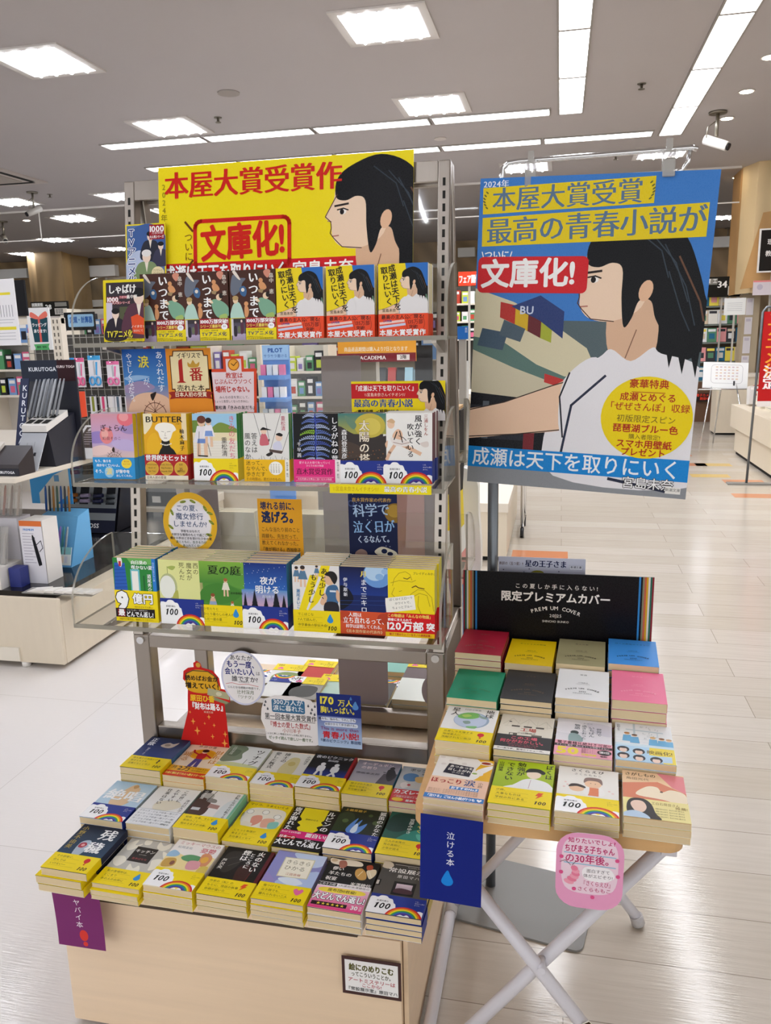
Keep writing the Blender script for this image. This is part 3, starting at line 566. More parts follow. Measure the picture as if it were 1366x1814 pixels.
@cover
def butter():
    A = mk('e8ac1a'); A.S([0, 0, 20, 0, 22, 22, 10, 40, 0, 44], 'f2e6c0'); A.R(94, 0, 106, 60, 'f0dcb0'); A.S([62, 34, 90, 40, 96, 70, 78, 90, 60, 70], 'f1bd20'); A.S([8, 60, 30, 44, 40, 90, 10, 104], 'efb81e')
    A.S([34, 104, 38, 84, 44, 74, 44, 60, 62, 60, 64, 74, 74, 84, 80, 104], '171310'); A.S([28, 34, 34, 24, 52, 20, 72, 24, 80, 36, 72, 42, 66, 56, 58, 62, 48, 62, 40, 54, 36, 42], 'fbf6ea'); A.L([44, 40, 50, 41], .8, '5a4636'); A.L([58, 41, 66, 40], .8, '5a4636'); A.L([54, 42, 52, 50, 55, 50], .6, '6a5546'); A.L([50, 55, 57, 55], 1.1, '7a4a3a')
    for i in range(7): A.E(42+i*4, 68+3*math.sin(i/6*3.14), 1.7, 1.7, 'f7f0e0', 10)
    A.T('BUTTER', 6, 3, 19, '14100c', mi=1, fit=92); A.T('バター', 80, 21, 4.5, '2a2018'); A.T('柚木麻子', 88, 34, 11.5, '14100c', v=1, mi=1, sp=1.1)
    A.band(92, 'b51f26'); A.T('世界的大ヒット!', 2, 93, 14.5, 'ffffff', b=.025, mi=1, fit=101, oc='5a0c10', ow=.02)
    for i, t in enumerate((('Waterstones', 'Book of', 'the Year'), ('Books Are My', 'Bag Readers', 'Awards 2024'), ('世界', '35', '翻訳決定'))):
        A.E(17+i*36, 124, 16.5, 16, 'e4b84a'); A.E(17+i*36, 124, 14.5, 14, 'd8a838')
        for j, k in enumerate(t): A.C(k, 17+i*36, 113+j*7.5, 9 if k == '35' else 4.6, '5a3a10', b=.01)
    A.R(0, 140, 106, 150, 'f3ead4'); A.T('日本人初の受賞', 3, 141.5, 7, '5a3a2a', b=.005); return A
@cover
def kimi():
    A = mk('efe9dc'); A.R(0, 0, 106, 42, '9fcdea'); A.S([-5, 18, 20, 16, 34, 28, 44, 42, -5, 44], '6c8a3c'); A.S([44, 34, 64, 20, 84, 24, 106, 34, 106, 44, 40, 44], '7d9440'); A.R(0, 42, 106, 60, 'efe0b8'); 
    for i in range(7): A.L([0, 66+i*6, 106, 65+i*6], .5, 'd8d0c0')
    fig(A, 22, 6, 88, 'e9e6ec', hair='6a3626'); A.P([12, 56, 33, 56, 36, 66, 10, 66], '6f8fd0'); A.L([16, 40, 12, 94], 1.2, '4a4a4a'); A.L([30, 40, 42, 94], 1.2, '4a4a4a'); fig(A, 39, 10, 62, 'f1eef2', hair='2a1c1c'); A.P([31, 38, 47, 38, 49, 50, 29, 50], '7c9cd8'); A.L([12, 94, 34, 95], 3, '1c1818')
    A.T('きみの友だち', 86, 4, 16, 'e06f86', v=1, sp=1.02); A.T('重松清', 68, 52, 14.5, '4a4440', v=1); b100(100, 'f7dc12')(A); return A
@cover
def kotae():
    A = mk('e9e7e2'); A.L([26, 0, 42, 58], .9, '2a2624'); A.L([50, 0, 60, 56], .9, '2a2624'); A.L([88, 0, 62, 80], .9, '2a2624'); A.L([106, 40, 90, 84], .9, '2a2624'); A.P([38, 58, 62, 56, 60, 62, 40, 66], '5a4a44'); A.P([60, 78, 92, 82, 88, 88, 60, 84], '5a4a44'); A.S([42, 46, 52, 44, 60, 66, 50, 70, 38, 68], 'd06a76'); A.E(48, 38, 7, 7, 'f0d0b8'); A.S([40, 36, 46, 30, 54, 32, 66, 36, 54, 36, 46, 36], '1c1818'); A.S([70, 66, 84, 60, 90, 78, 70, 78], 'd8d8ea'); A.E(83, 52, 8, 8, 'f0d0b8'); A.S([76, 46, 84, 42, 92, 46, 88, 50], '1c1818'); A.S([52, 90, 64, 84, 68, 88, 58, 94], '2a2624')
    for i in range(12): A.L([6+i*9, 104, 9+i*9-(i % 3)*4, 92+(i % 4)*2], .6, '4a5040')
    A.T('答えは', 18, 42, 15, '3a3a38', v=1); A.T('風のなか', 2, 42, 15, '3a3a38', v=1); A.T('重松清', 88, 5, 11, 'c0566a', v=1)
    A.band(101, 'f5bf12'); 
    for i, t in enumerate(('迷って、', 'なやんで、', '歩きだす')): A.T(t, 4, 103+i*12.5, 11.5, '4a3410')
    A.T('その時間は、君だけのもの。', 4, 141, 7.5, '8a4a10', fit=88); A.E(74, 120, 16, 15, 'fdfaf0'); 
    for i in range(4): A.T('みんなの物語', 80-i*6, 110, 3.4, '5a4a20', v=1)
    A.R(96, 101, 106, 150, 'f6f3ea'); A.T('新潮文庫', 98.5, 106, 5, '2a2a2a', v=1); A.T('新刊', 98.5, 130, 5, '2a2a2a', v=1); return A
@cover
def shirogane():
    A = mk('0c0d10'); A.L([48, -4, 52, 30, 50, 70, 54, 110], 4, '2c3f96')
    for i in range(9):
        y = 4+i*12
        for sg in (-1, 1):
            bx, by = 50+sg*2, y; ln = 36-abs(i-4)*2.4; c = ('5d74b8', '8ea0cc', '4457a8', 'a9b6d6')[(i+sg) % 4]
            if sg < 0 and i == 3: c = '8fbf3a'
            for k in range(8):
                t = k/8; px = bx+sg*ln*t; py = by+ln*.28*t-4*math.sin(t*3); r = 5.2*(1-t*.7); A.S([px, py, px+sg*3, py-r*.5, px+sg*2.4, py-r, px-sg*.6, py-r*.6], c, 3); A.S([px, py, px+sg*3.4, py+r*.4, px+sg*3.4, py+r, px, py+r*.6], c, 3)
    A.T('しろがねの葉', 86, 8, 15.5, 'f2f2f4', v=1, mi=1, sp=1.06); A.T('千早茜', 8, 62, 10, 'e8e8ec', v=1, mi=1, sp=1.2)
    A.band(100, 'ee2f86'); A.C('愛する人を得て失っていく', 48, 104, 6, 'ffe6f2'); A.C('ひとりの女の物語', 48, 111, 5, 'ffe6f2'); A.T('直木賞受賞作', 5, 119, 15, '5a0c34', mi=1, fit=84); A.L([4, 139, 90, 139], .6, 'ffd6e8'); A.L([4, 147, 90, 147], .6, 'ffd6e8'); A.T('大石見銀山を舞台に描く壮大な物語', 8, 140.5, 5, 'ffeaf4', fit=78); A.R(94, 100, 106, 150, 'f6f0ee'); A.T('新潮文庫', 97.5, 104, 5.5, '2a2a2a', v=1); A.T('新刊', 97.5, 130, 5.5, '2a2a2a', v=1); return A
@cover
def taiyo():
    A = mk('3a3230'); A.G(0, 0, 106, 44, '3f7d78', 'a8a548'); A.E(70, 26, 34, 26, 'c8b648'); A.E(72, 28, 22, 18, 'd9c75a'); A.S([-4, 30, 30, 42, 70, 56, 110, 50, 110, 104, -4, 104], '37302e'); A.S([-4, 60, 40, 66, 60, 90, -4, 96], '4a3c34'); A.S([16, 4, 40, 22, 34, 34, 20, 20], '6a8a72')
    for i in range(26): A.E((i*37) % 100+3, 78+(i*13) % 24, 1.6, 1.4, ('7a4a2a', '5a4a42', '8a5a34')[i % 3], 6)
    A.T('太陽の塔', 46, 14, 24, 'f4ead6', v=1, mi=1, oc='5a3a1a', ow=.03); A.T('森見登美彦', 7, 34, 13, 'f2f2f2', v=1, mi=1, sp=.98); b100(101)(A); return A
@cover
def kaze():
    A = mk('f3f1ec'); A.S([26, 38, 34, 34, 42, 44, 40, 64, 28, 66, 20, 50], 'e8bfa0'); A.E(17, 24, 8, 9, 'ecc8a8'); A.S([8, 18, 18, 12, 26, 18, 22, 22, 14, 20], 'd8b288'); A.L([30, 62, 52, 72, 80, 86], 8, 'e6bd9e'); A.L([28, 64, 14, 84, 8, 98], 7, 'e6bd9e'); A.S([16, 52, 34, 56, 56, 60, 52, 70, 24, 68], 'eee6e0'); A.L([30, 40, 24, 56], 2.4, '2a2624'); A.L([36, 38, 42, 62], 2, '2a2624'); A.L([34, 48, 44, 52, 50, 58], 1.4, '4a4440'); A.L([22, 62, 40, 66, 58, 62], 1, '8a5a4a'); A.S([4, 66, 10, 58, 8, 74], 'e6bd9e'); A.S([80, 64, 96, 60, 98, 70, 88, 72], 'e3d8d0')
    A.T('風が強く', 68, 4, 16, '14110f', v=1, mi=1); A.T('吹いている', 52, 22, 14.5, '14110f', v=1, mi=1); A.T('三浦しをん', 88, 3, 9, 'a8554a', v=1, mi=1); b100(101)(A); return A
@cover
def kyuoku():
    A = mk('2d8a3c'); A.P([4, 12, 30, 12, 34, 84, 0, 84], '2a5fb8'); 
    for i in range(8): A.L([4-i*.3, 20+i*8.4, 30+i*.4, 18+i*8.4], 1, '1a3f86')
    A.S([12, 0, 22, 0, 24, 12, 20, 22, 14, 14], 'efe6e2'); A.R(15, 8, 21, 20, 'c02a3a'); A.P([36, 0, 106, 0, 96, 14, 46, 14], '6fb45c'); A.R(43, 26, 66, 84, '6ec0c8'); A.R(46, 30, 62, 80, 'f4f2ea'); A.R(74, 40, 78, 84, '246a34'); A.R(97, 0, 106, 84, '2c7fd0'); A.T('向日葵の咲かない夏', 98.5, 8, 5, 'cfe4f4', v=1)
    A.T('向日葵の', 46, 5, 10, 'ffffff', mi=1, b=.01); A.T('咲かない夏', 46, 16, 10.5, 'ffffff', mi=1, b=.01); A.T('道尾秀介', 84, 36, 10.5, 'ffffff', v=1, mi=1)
    A.band(76, 'f7de14'); A.T('9', 4, 72, 58, 'ffffff', b=.07, oc='2a1a10', ow=.04, sx=.95); A.T('億円', 44, 82, 26, 'ffffff', b=.03, oc='2a1a10', ow=.05, fit=52); A.T('売れたどんでん返し!', 48, 112, 5, '8a6a10'); A.R(0, 119, 98, 140, '1c0f0e'); A.R(5, 121, 24, 139, '8a1a1e'); A.T('最', 6, 121, 17, 'ffffff', b=.03); A.T('どんでん返し・道尾秀介の', 28, 120.5, 4.6, 'd8d0c8', fit=52); A.T('どんでん返し!', 26, 125.5, 14, 'ffffff', b=.03, fit=68); A.T('9億円の驚愕を、体感してください。', 8, 142, 5.4, '9a7a10'); return A
@cover
def nishi():
    A = mk('e3e59a'); A.E(22, 62, 22, 30, 'b9c08a'); A.E(20, 64, 19, 27, 'eef0e6'); A.L([22, 32, 22, 16], 1.2, '7a8a4a'); A.S([22, 18, 32, 14, 42, 16, 34, 24], 'a9b85c'); A.S([34, 80, 44, 70, 46, 84, 44, 98, 30, 98], 'b7b85a'); A.T('西の', 84, 5, 14, '4d4a22', v=1); A.T('魔女が', 68, 5, 14, '4d4a22', v=1); A.T('死んだ', 50, 5, 14, '4d4a22', v=1); b100(90)(A); return A
@cover
def natsu():
    A = mk('4f8f35'); A.G(0, 0, 106, 50, '83b441', '4a8a34'); A.S([10, 60, 50, 50, 100, 70, 60, 96, 0, 90], '458530'); A.S([60, 20, 100, 30, 106, 60, 70, 50], '5f9c3c')
    fig(A, 62, 38, 40, 'e8e2d0', hair='a9683a'); fig(A, 30, 74, 42, 'd8b498', hair='8a4a2a'); A.R(22, 92, 38, 102, '8fa4c0'); fig(A, 76, 90, 30, 'dfe0d8', hair='a9683a'); A.T('夏の庭', 20, 8, 23, '15200f', fit=80, mi=1); A.T('湯本香樹実', 72, 68, 6, '1c2a14'); bY(('少年たちと', 'ひとり暮らしの老人の', 'ただ一度の夏'), 'drop', 100, 6)(A); return A
@cover
def yoru_ake():
    A = mk('1b3a8c'); A.G(0, 0, 106, 60, '17307c', '2f66b8'); A.G(0, 60, 106, 104, '5a93cc', 'e0b0c4')
    for i in range(40): A.E((i*29) % 104+1, (i*17) % 70+1, .6, .9, 'dfe8f8', 5)
    for x, hh, ww in ((8, 36, 12), (30, 44, 18), (56, 30, 14), (80, 48, 20), (98, 34, 14)):
        for k in range(4): A.P([x, 104-hh+k*hh*.2, x-ww*.5*(.5+k*.2), 104-hh*.45+k*hh*.17, x+ww*.5*(.5+k*.2), 104-hh*.45+k*hh*.17], '0d0f1c')
    A.T('夜が', 44, 30, 19, 'f6f8fc', b=.02); A.T('明ける', 32, 50, 19, 'f6f8fc', b=.02); A.T('西加奈子', 48, 72, 7, 'dfe6f4', b=.01); b100(98)(A); return A
@cover
def ato():
    A = mk('e9e6e4'); A.P([66, 0, 86, 0, 70, 62, 56, 84, 36, 104, 12, 104, 40, 22, 58, 22], 'f4dc16'); A.P([60, 24, 30, 100, 34, 102, 66, 26], 'e9e6e4')
    for x, y, s in ((10, 4, 34), (24, 2, 46), (56, 0, 26)): fig(A, x, y, s, '5a7f9e', hair='3a302c')
    A.S([80, 46, 98, 42, 104, 56, 102, 84, 98, 104, 72, 104, 76, 80, 74, 64], '3f6a94'); A.S([72, 60, 66, 70, 62, 84, 70, 88, 78, 72], 'e2b896'); A.S([100, 52, 108, 66, 104, 80, 98, 70], 'e2b896'); A.E(84, 28, 12, 15, 'e5bd9c'); A.S([74, 20, 84, 12, 96, 14, 102, 26, 96, 40, 90, 34, 84, 24], '1d1a1c'); A.R(84, 54, 98, 58, 'dfe8f0'); A.S([74, 82, 100, 82, 102, 104, 72, 104], '25232a')
    A.T('あと少し、', 66, 4, 15.5, '17140c', v=1, mi=1, rot=8, sp=1.04); A.T('もう少し', 42, 18, 15.5, '17140c', v=1, mi=1, rot=8, sp=1.1); A.T('瀬尾まいこ', 8, 54, 9, '3f7fb0', v=1, mi=1)
    bY(('でこぼこな', '7人で読んだ、', '中学最後の駅伝大会!'), 'drop', 101)(A); return A
@cover
def tsuki():
    A = mk('101a4c'); A.G(0, 0, 106, 70, '0f1440', '1c3a8c'); A.R(0, 62, 106, 104, '14245e'); A.E(84, 16, 32, 28, '6a9ad8'); A.E(78, 10, 22, 19, 'b4d2ee'); A.E(88, 20, 9, 7, '8ab4e0'); A.E(100, 8, 8, 6, '98bee6'); A.S([0, 44, 20, 50, 30, 72, 14, 90, 0, 92], '0a0d20'); A.L([0, 76, 106, 72], .6, '2f55a8'); A.L([0, 84, 106, 82], .6, '2a4c9c')
    A.T('月', 46, 8, 14, 'f3dc60', b=.01, mi=1); A.T('まで三キロ', 46, 26, 14.5, 'f0f3fa', v=1, mi=1, sp=1.05); A.T('伊与原新', 8, 24, 9.5, 'f0f3fa', v=1, mi=1, sp=1.15)
    A.band(98, 'd9542c'); A.E(10, 110, 16, 12, 'c24424'); A.E(96, 112, 14, 12, 'b83e22'); A.T('人間は', 18, 101, 10, 'ffffff', mi=1); A.T('立ち直れるって、', 6, 111, 15, 'ffffff', mi=1, fit=98); A.T('科学は証明してくれる。', 12, 127, 9.5, 'ffffff', mi=1, fit=84); A.C('《直木賞作家の代表作》', 53, 139, 8, 'f5d49a', mi=1); return A
@cover
def boku_ye():
    A = mk('f6de18'); 
    for p in ([16, 38, 20, 22, 30, 10, 44, 6, 54, 12, 58, 24], [12, 32, 30, 26, 58, 28, 66, 24], [20, 42, 14, 56, 20, 62, 18, 70, 28, 78, 44, 74], [44, 74, 56, 54, 70, 44, 86, 46, 100, 60, 104, 90], [60, 60, 74, 52, 90, 56, 96, 80], [30, 50, 36, 48], [72, 58, 70, 80, 78, 100]): A.L(p, .8, '8a6a10')
    A.L([58, 40, 66, 36, 72, 40, 84, 42], 2, '5a3418'); A.L([40, 20, 48, 22, 54, 18], 1.6, '4a3018'); A.T('ブレイディみかこ', 60, 6, 6.2, '4a3c10'); A.P([-1, 66, 62, 56, 66, 88, 2, 98], 'f7f4ea'); A.T('ぼくはイエローで', 8, 66, 6.4, '2a2620', rot=-8); A.T('ホワイトで、', 20, 74, 6.4, '2a2620', rot=-8); A.T('ちょっとブルー', 14, 84, 6.4, '2a2620', rot=-8)
    A.band(97, 'd8151c'); A.T('この物語は「みんなの物語」', 4, 99, 8.4, 'f7e26a', b=.02, fit=98); A.T('読者に支えられて', 5, 109, 6.5, 'ffffff', b=.03); A.T('120万部', 3, 115, 22, 'ffffff', b=.035, fit=80); A.T('突', 88, 116, 19, 'ffffff', b=.035); A.R(0, 140, 106, 150, 'f2c414'); A.T('親子で読みたい「一生モノの課題図書」', 8, 141.5, 6, 'c01a1a', b=.02, fit=94); return A
# ---- wooden base
@cover
def zane():
    A = mk('1c2a44'); A.G(0, 0, 106, 100, '141d33', '22415e'); A.S([32, 60, 50, 50, 58, 70, 52, 100, 36, 100], 'aebccc'); A.S([34, 62, 44, 58, 50, 66, 44, 76, 34, 74], 'b03a4a'); A.E(42, 67, 4, 4, 'e8a8a8'); A.T('残', 58, 8, 38, 'f6f6f6', mi=1, b=.01); A.T('穢', 52, 52, 38, 'f6f6f6', mi=1, b=.01); A.T('小野不由美', 6, 6, 15, 'b09a4a', v=1, mi=1, sp=1.05); bY(('その部屋に、', '住んでは', 'いけない―'), 'ex')(A); return A
@cover
def kitchen():
    A = mk('c6c3ba')
    for p in ([4, 20, 20, 4, 22, 22, 36, 14, 26, 34, 12, 40], [70, 0, 84, 12, 96, 0, 100, 16, 88, 28, 72, 20], [0, 66, 18, 60, 30, 74, 22, 92, 8, 86], [84, 60, 104, 54, 106, 80, 92, 92, 88, 76], [44, 80, 58, 92, 66, 82, 74, 100, 48, 104], [36, 2, 50, 0, 52, 14, 40, 16], [92, 30, 106, 36, 104, 50]): A.S(p, 'efeadb')
    A.P([30, 24, 80, 26, 80, 74, 30, 72], '2c2726'); A.C('キッチン', 55, 32, 11.5, 'f0ece4', b=.01); A.C('KITCHEN', 55, 47, 4, 'b9b2a8'); A.C('吉本ばなな', 55, 59, 7, 'b8474a'); bY(('私の居場所は、', 'どこまで', 'あの人の台所に', ), 'drop')(A); return A
@cover
def yuutsu():
    A = mk('f1ece8'); A.T('ミッキーマウスの', 8, 4, 11.6, 'c88c90', fit=94, mi=1); A.T('憂鬱', 64, 18, 17, 'cf6a78', mi=1); A.T('松岡圭祐', 10, 20, 8.5, '9aa0a8'); A.S([0, 50, 20, 44, 50, 52, 106, 46, 106, 104, 0, 104], 'f0dca0'); A.S([0, 46, 10, 36, 26, 46, 20, 56, 0, 58], '9cc0dc'); A.S([34, 54, 50, 44, 76, 48, 70, 64, 44, 64], '5f9a6a'); A.S([74, 40, 88, 34, 100, 48, 96, 74, 80, 70], 'd9946a'); A.E(86, 54, 8, 10, 'e8b04a'); A.S([56, 64, 80, 62, 84, 84, 60, 88], 'e0a0a8'); A.S([4, 66, 26, 62, 30, 84, 6, 90], 'c9a050'); A.E(24, 76, 5, 7, '8a5a48'); A.S([88, 76, 104, 74, 104, 98, 86, 98], 'd9c060'); b100(94, 'f7dc12')(A); return A
@cover
def kemuri():
    A = mk('12100f'); A.S([10, 20, 40, 14, 46, 50, 30, 80, 12, 70], '2c2825'); A.S([50, 60, 70, 50, 80, 90, 56, 102], '3a1c18'); A.L([26, 60, 60, 30], .7, '6a645c'); A.L([14, 40, 34, 30], .6, '57514b'); A.L([86, 10, 78, 100], 1.4, '6a1f1c'); A.T('火のない', 72, 4, 16.5, 'f4f2ee', v=1, mi=1, b=.01); A.T('ところに', 57, 12, 12.5, 'f4f2ee', v=1, mi=1, b=.01); A.T('煙は', 40, 5, 17.5, 'f4f2ee', v=1, mi=1, b=.01); A.T('芦沢央', 6, 40, 11, 'e8e4dc', v=1, mi=1); A.R(98, 0, 106, 100, '5a1420'); bY(('作家の〈私〉の', 'もとに、怪談の執筆', '依頼が届いた'), 'bolt')(A); return A
@cover
def kira():
    A = mk('8f8fc8'); A.S([40, 0, 106, 0, 106, 30, 80, 40, 50, 20], 'c2d0ea'); A.S([60, 70, 106, 50, 106, 104, 40, 104, 30, 90], 'b4c6ea'); A.S([30, 84, 60, 76, 84, 90, 60, 100], 'dfe9f6'); A.S([0, 70, 24, 90, 20, 104, 0, 104], '9a8cc8'); A.P([22, 18, 86, 16, 88, 76, 24, 78], 'd9cfa8'); A.P([24, 20, 84, 18, 86, 74, 26, 76], 'f5efdc'); A.T('きらきら', 28, 24, 14.5, '7d7458', fit=54); A.T('ひかる', 30, 42, 14.5, '7d7458', fit=46); A.C('江國香織', 56, 64, 8, 'c07a5a'); bY(('傷つけても', '泣き顔でも、', '離れられない二人'), 'heart')(A); return A
@cover
def haka():
    A = mk('0f0d0c'); A.S([2, 2, 26, 4, 40, 0, 66, 4, 70, 16, 40, 20, 8, 18], 'e9dcc6'); A.S([22, 8, 34, 6, 40, 20, 32, 30, 24, 22], 'a86a58'); A.E(10, 8, 7, 5, 'd2b894'); A.S([62, 28, 72, 22, 84, 34, 88, 52, 76, 56, 64, 44], 'c99a50'); A.S([84, 26, 100, 20, 104, 34, 96, 50, 88, 40], 'e4d2ae'); A.S([80, 12, 90, 8, 94, 20, 84, 24], 'b04a2c'); A.L([76, 30, 70, 46], 1.2, 'f0e2c0'); A.L([90, 30, 98, 46], 1.2, 'f7ecd4'); A.T('儚い', 14, 26, 12, 'f2eee8', mi=1); A.T('羊たちの', 10, 41, 12, 'f2eee8', mi=1); A.T('祝宴', 8, 57, 12, 'f2eee8', mi=1); A.T('米澤穂信', 62, 66, 10.5, 'f2eee8', mi=1)
    A.band(76, 'f5f0f0'); A.R(0, 77, 38, 86, '1a1614'); A.T('このミス1位', 2, 78, 7, 'ffffff', b=.01, fit=34); A.T('1次選出!米澤穂信の', 42, 78, 7, '4a3a3a', fit=62); A.G(0, 88, 106, 150, 'f3c7dc', 'e2307c'); A.S([14, 92, 90, 90, 92, 102, 16, 104], 'f7df4a'); A.C('座布団10枚級!', 53, 92, 9.5, '2a1a10', b=.01); A.T('大どんでん返し!', 1, 106, 21, 'ffffff', b=.035, oc='30101c', ow=.05, fit=103); A.R(4, 132, 74, 142, '2a1418'); A.T('★★★★★★', 14, 132.5, 9, 'f5d94a', fit=56); A.T('30', 82, 130, 14, 'ffffff', b=.03); A.T('万部', 98, 132, 6, 'ffffff', v=1); return A
@cover
def josetsu():
    A = mk('4a4540'); A.G(0, 0, 106, 100, '3a3632', '57514a'); A.S([0, 0, 16, 2, 22, 12, 14, 22, 0, 18], 'cdbfa8'); A.R(24, 6, 106, 7, 'cfc9bf'); A.C('Permanent Exhibition', 70, 9, 4, 'cfc9bf'); A.T('常設展示室', 14, 17, 14.5, 'f2eee6', mi=1, fit=94); A.T('原田マハ', 36, 36, 10, 'e8e2d8', sp=1.15); A.R(34, 56, 78, 94, '15120f'); A.G(40, 62, 72, 88, 'd9c4cc', '8a7a8a'); A.S([40, 78, 52, 74, 72, 78, 72, 88, 40, 88], '4a2c34'); A.R(-2, 56, 8, 74, '1a1613'); A.R(0, 59, 5, 71, 'c9bfb4'); b100(98)(A); return A
@cover
def zekkei():
    A = mk('bcd6e8'); A.G(0, 0, 106, 60, 'a8cbe4', 'd6e6ee'); A.S([46, 20, 58, 6, 66, 16, 76, 24, 80, 60, 70, 90, 40, 96, 30, 70], 'e4c49c'); A.S([54, 14, 62, 8, 68, 16, 60, 24], 'caa06e'); A.T('絶唱', 6, 32, 44, 'fbfcfd', mi=1, b=.012, fit=96, oc='9cc0d8', ow=.012); b100(94)(A); return A
@cover
def konoyo():
    A = mk('efefec'); A.S([30, 60, 70, 50, 90, 70, 60, 92, 30, 88], 'e9e2cc'); A.T('この世に', 68, 5, 12.5, '2c2c2c', v=1, mi=1); A.T('たやすい', 47, 6, 12.5, '2c2c2c', v=1, mi=1); A.T('仕事はない', 26, 6, 12.5, '2c2c2c', v=1, mi=1, sp=1.04); A.T('津村記久子', 90, 40, 10, '3a3a3a', v=1); A.band(92, 'eceef0'); A.L([0, 93, 106, 93], .8, '8a9aa8')
    for i in range(5): A.T('ブラック・ジョブ日本一周ツアー開催中です'[i:i+14], 5, 97+i*10, 6.4, '3f4a58', fit=94)
    return A
@cover
def jiten():
    A = mk('f0eeec'); A.P([0, 0, 22, 0, 26, 104, 0, 104], '2a2a2e'); A.S([6, 16, 30, 12, 36, 30, 10, 34], 'b7b4b0'); A.S([4, 34, 34, 40, 44, 66, 40, 96, 6, 96], '4a3530'); A.S([26, 30, 48, 34, 50, 46, 28, 44], '8f8c88'); A.P([40, 50, 66, 54, 66, 68, 40, 66], 'b08a84'); A.R(6, 70, 26, 80, 'cfd2d4'); A.L([34, 0, 28, 44], 1.6, '1a1a1c'); A.T('山本文緒', 6, 2, 9, 'f4f4f4', v=1); A.S([76, 40, 106, 20, 106, 104, 70, 104], 'dfe6e8'); A.T('自転しながら公転する', 86, 4, 9.4, '3a3a3a', v=1, mi=1); A.R(100, 0, 106, 100, '7fc0a0'); bY(('結婚、仕事、そして', '家族のこと―', '悩める女子が決断。'), 'drop', 99)(A); return A
@cover
def mariko():
    A = mk('f7dc12'); A.S([10, 30, 60, 18, 100, 28, 98, 84, 60, 92, 14, 84], 'f3eee0'); 
    for x, y in ((18, 38), (54, 34), (86, 46)): A.E(x, y, 8, 10, 'fbfaf4'); A.Arc(x, y, 7.6, 8.4, 0, 360, '5a5040')
    A.S([30, 56, 50, 48, 56, 70, 40, 88], 'e7a08c'); A.S([58, 60, 84, 56, 80, 84, 62, 88], 'ecb49c'); A.S([76, 70, 96, 64, 98, 86, 80, 90], '8ecfc4'); A.S([20, 76, 40, 80, 36, 90, 16, 90], 'f0e8d4'); A.T('マリコ、うまくいくよ', 6, 5, 9, '2a2412', fit=94, b=.005); A.T('益田ミリ', 2, 44, 7, '2a2412', v=1); bY(('じゃっと無理が', '来る三十代', 'お仕事エッセイ'), 'drop')(A); return A
@cover
def rubin():
    A = mk('f4e21c'); A.S([0, 30, 20, 34, 30, 46, 24, 56, 34, 66, 30, 76, 40, 92, 36, 110, -4, 110], '0f0e0c'); A.S([110, 30, 88, 34, 76, 46, 82, 56, 72, 66, 78, 76, 66, 92, 70, 110, 110, 110], '0f0e0c'); A.R(0, 0, 22, 46, '0f0e0c'); A.R(80, 0, 106, 46, '0f0e0c'); A.T('ルビンの', 80, 4, 19, 'ffffff', v=1, mi=1, b=.015, oc='0f0e0c', ow=.03); A.T('壺が割れた', 2, 2, 17, 'ffffff', v=1, mi=1, b=.015, oc='0f0e0c', ow=.03); A.C('宿野かほる', 53, 40, 6, '3a3418')
    A.band(90, '14100f'); A.P([0, 88, 106, 88, 106, 112, 46, 112, 0, 104], 'e02a7c'); A.T('わけて29万部!', 2, 91, 7, 'ffffff', b=.02); A.T('面白い!', 58, 91, 15, 'ffffff', b=.03, fit=46); A.R(0, 106, 40, 117, 'c81a20'); A.T('日本一の', 3, 107, 9, 'ffffff', b=.03); A.T('大どんでん返し', 1, 119, 21, 'ffffff', b=.035, fit=104); A.T('衝撃―', 62, 113, 7, 'ffffff'); return A
@cover
def kotekki():
    A = mk('1c2415'); A.S([0, 30, 30, 20, 40, 60, 20, 90, 0, 90], '2e3b22'); A.E(20, 50, 7, 7, '55693a'); A.E(88, 46, 8, 8, '4a5c34'); A.E(70, 22, 5, 5, '44552e'); A.S([30, 84, 34, 60, 46, 36, 44, 60, 56, 40, 54, 66, 70, 52, 62, 84, 46, 94], '5f8fd8'); A.S([40, 84, 44, 64, 50, 56, 54, 80, 48, 90], 'e3effc'); A.T('狐笛のかなた', 88, 3, 15, 'f4f4f2', v=1, mi=1); A.T('上橋菜穂子', 8, 5, 9.5, 'e0b64a', mi=1, sp=1.05); b100(92)(A); return A
@cover
def majutsu():
    A = mk('1d5a4c'); A.S([10, 10, 50, 0, 60, 40, 30, 70, 0, 60], '123a34'); A.S([60, 60, 106, 50, 106, 104, 30, 104], '2f9080'); A.S([70, 70, 100, 74, 80, 90], '57b8a4'); A.T('魔術は', 86, 6, 14, 'e2c84a', v=1, mi=1); A.T('ささやく', 66, 10, 14, 'e2c84a', v=1, mi=1); A.T('宮部みゆき', 46, 18, 11, 'e8efe8', v=1, mi=1); bY(('三人の女性の', '死の真相に、', '少年が迫る'), 'ex', 96)(A); return A
@cover
def seiyoku():
    A = mk('1f2c52'); A.G(0, 0, 106, 96, '18213c', '2b3f7e'); A.S([50, 30, 62, 22, 74, 26, 86, 18, 82, 36, 74, 46, 58, 46, 46, 40], 'b9a99c'); A.E(62, 34, 8, 6, '8a7a70'); A.T('正欲', 8, 6, 19, 'eef0f4', v=1, mi=1); A.T('朝井リョウ', 20, 54, 7, 'dfe3ee', v=1); bY(('誰も誰かの側面だけで', '勝手なものを、', '正義だなどと呼ぶ'), 'q', 96)(A); return A
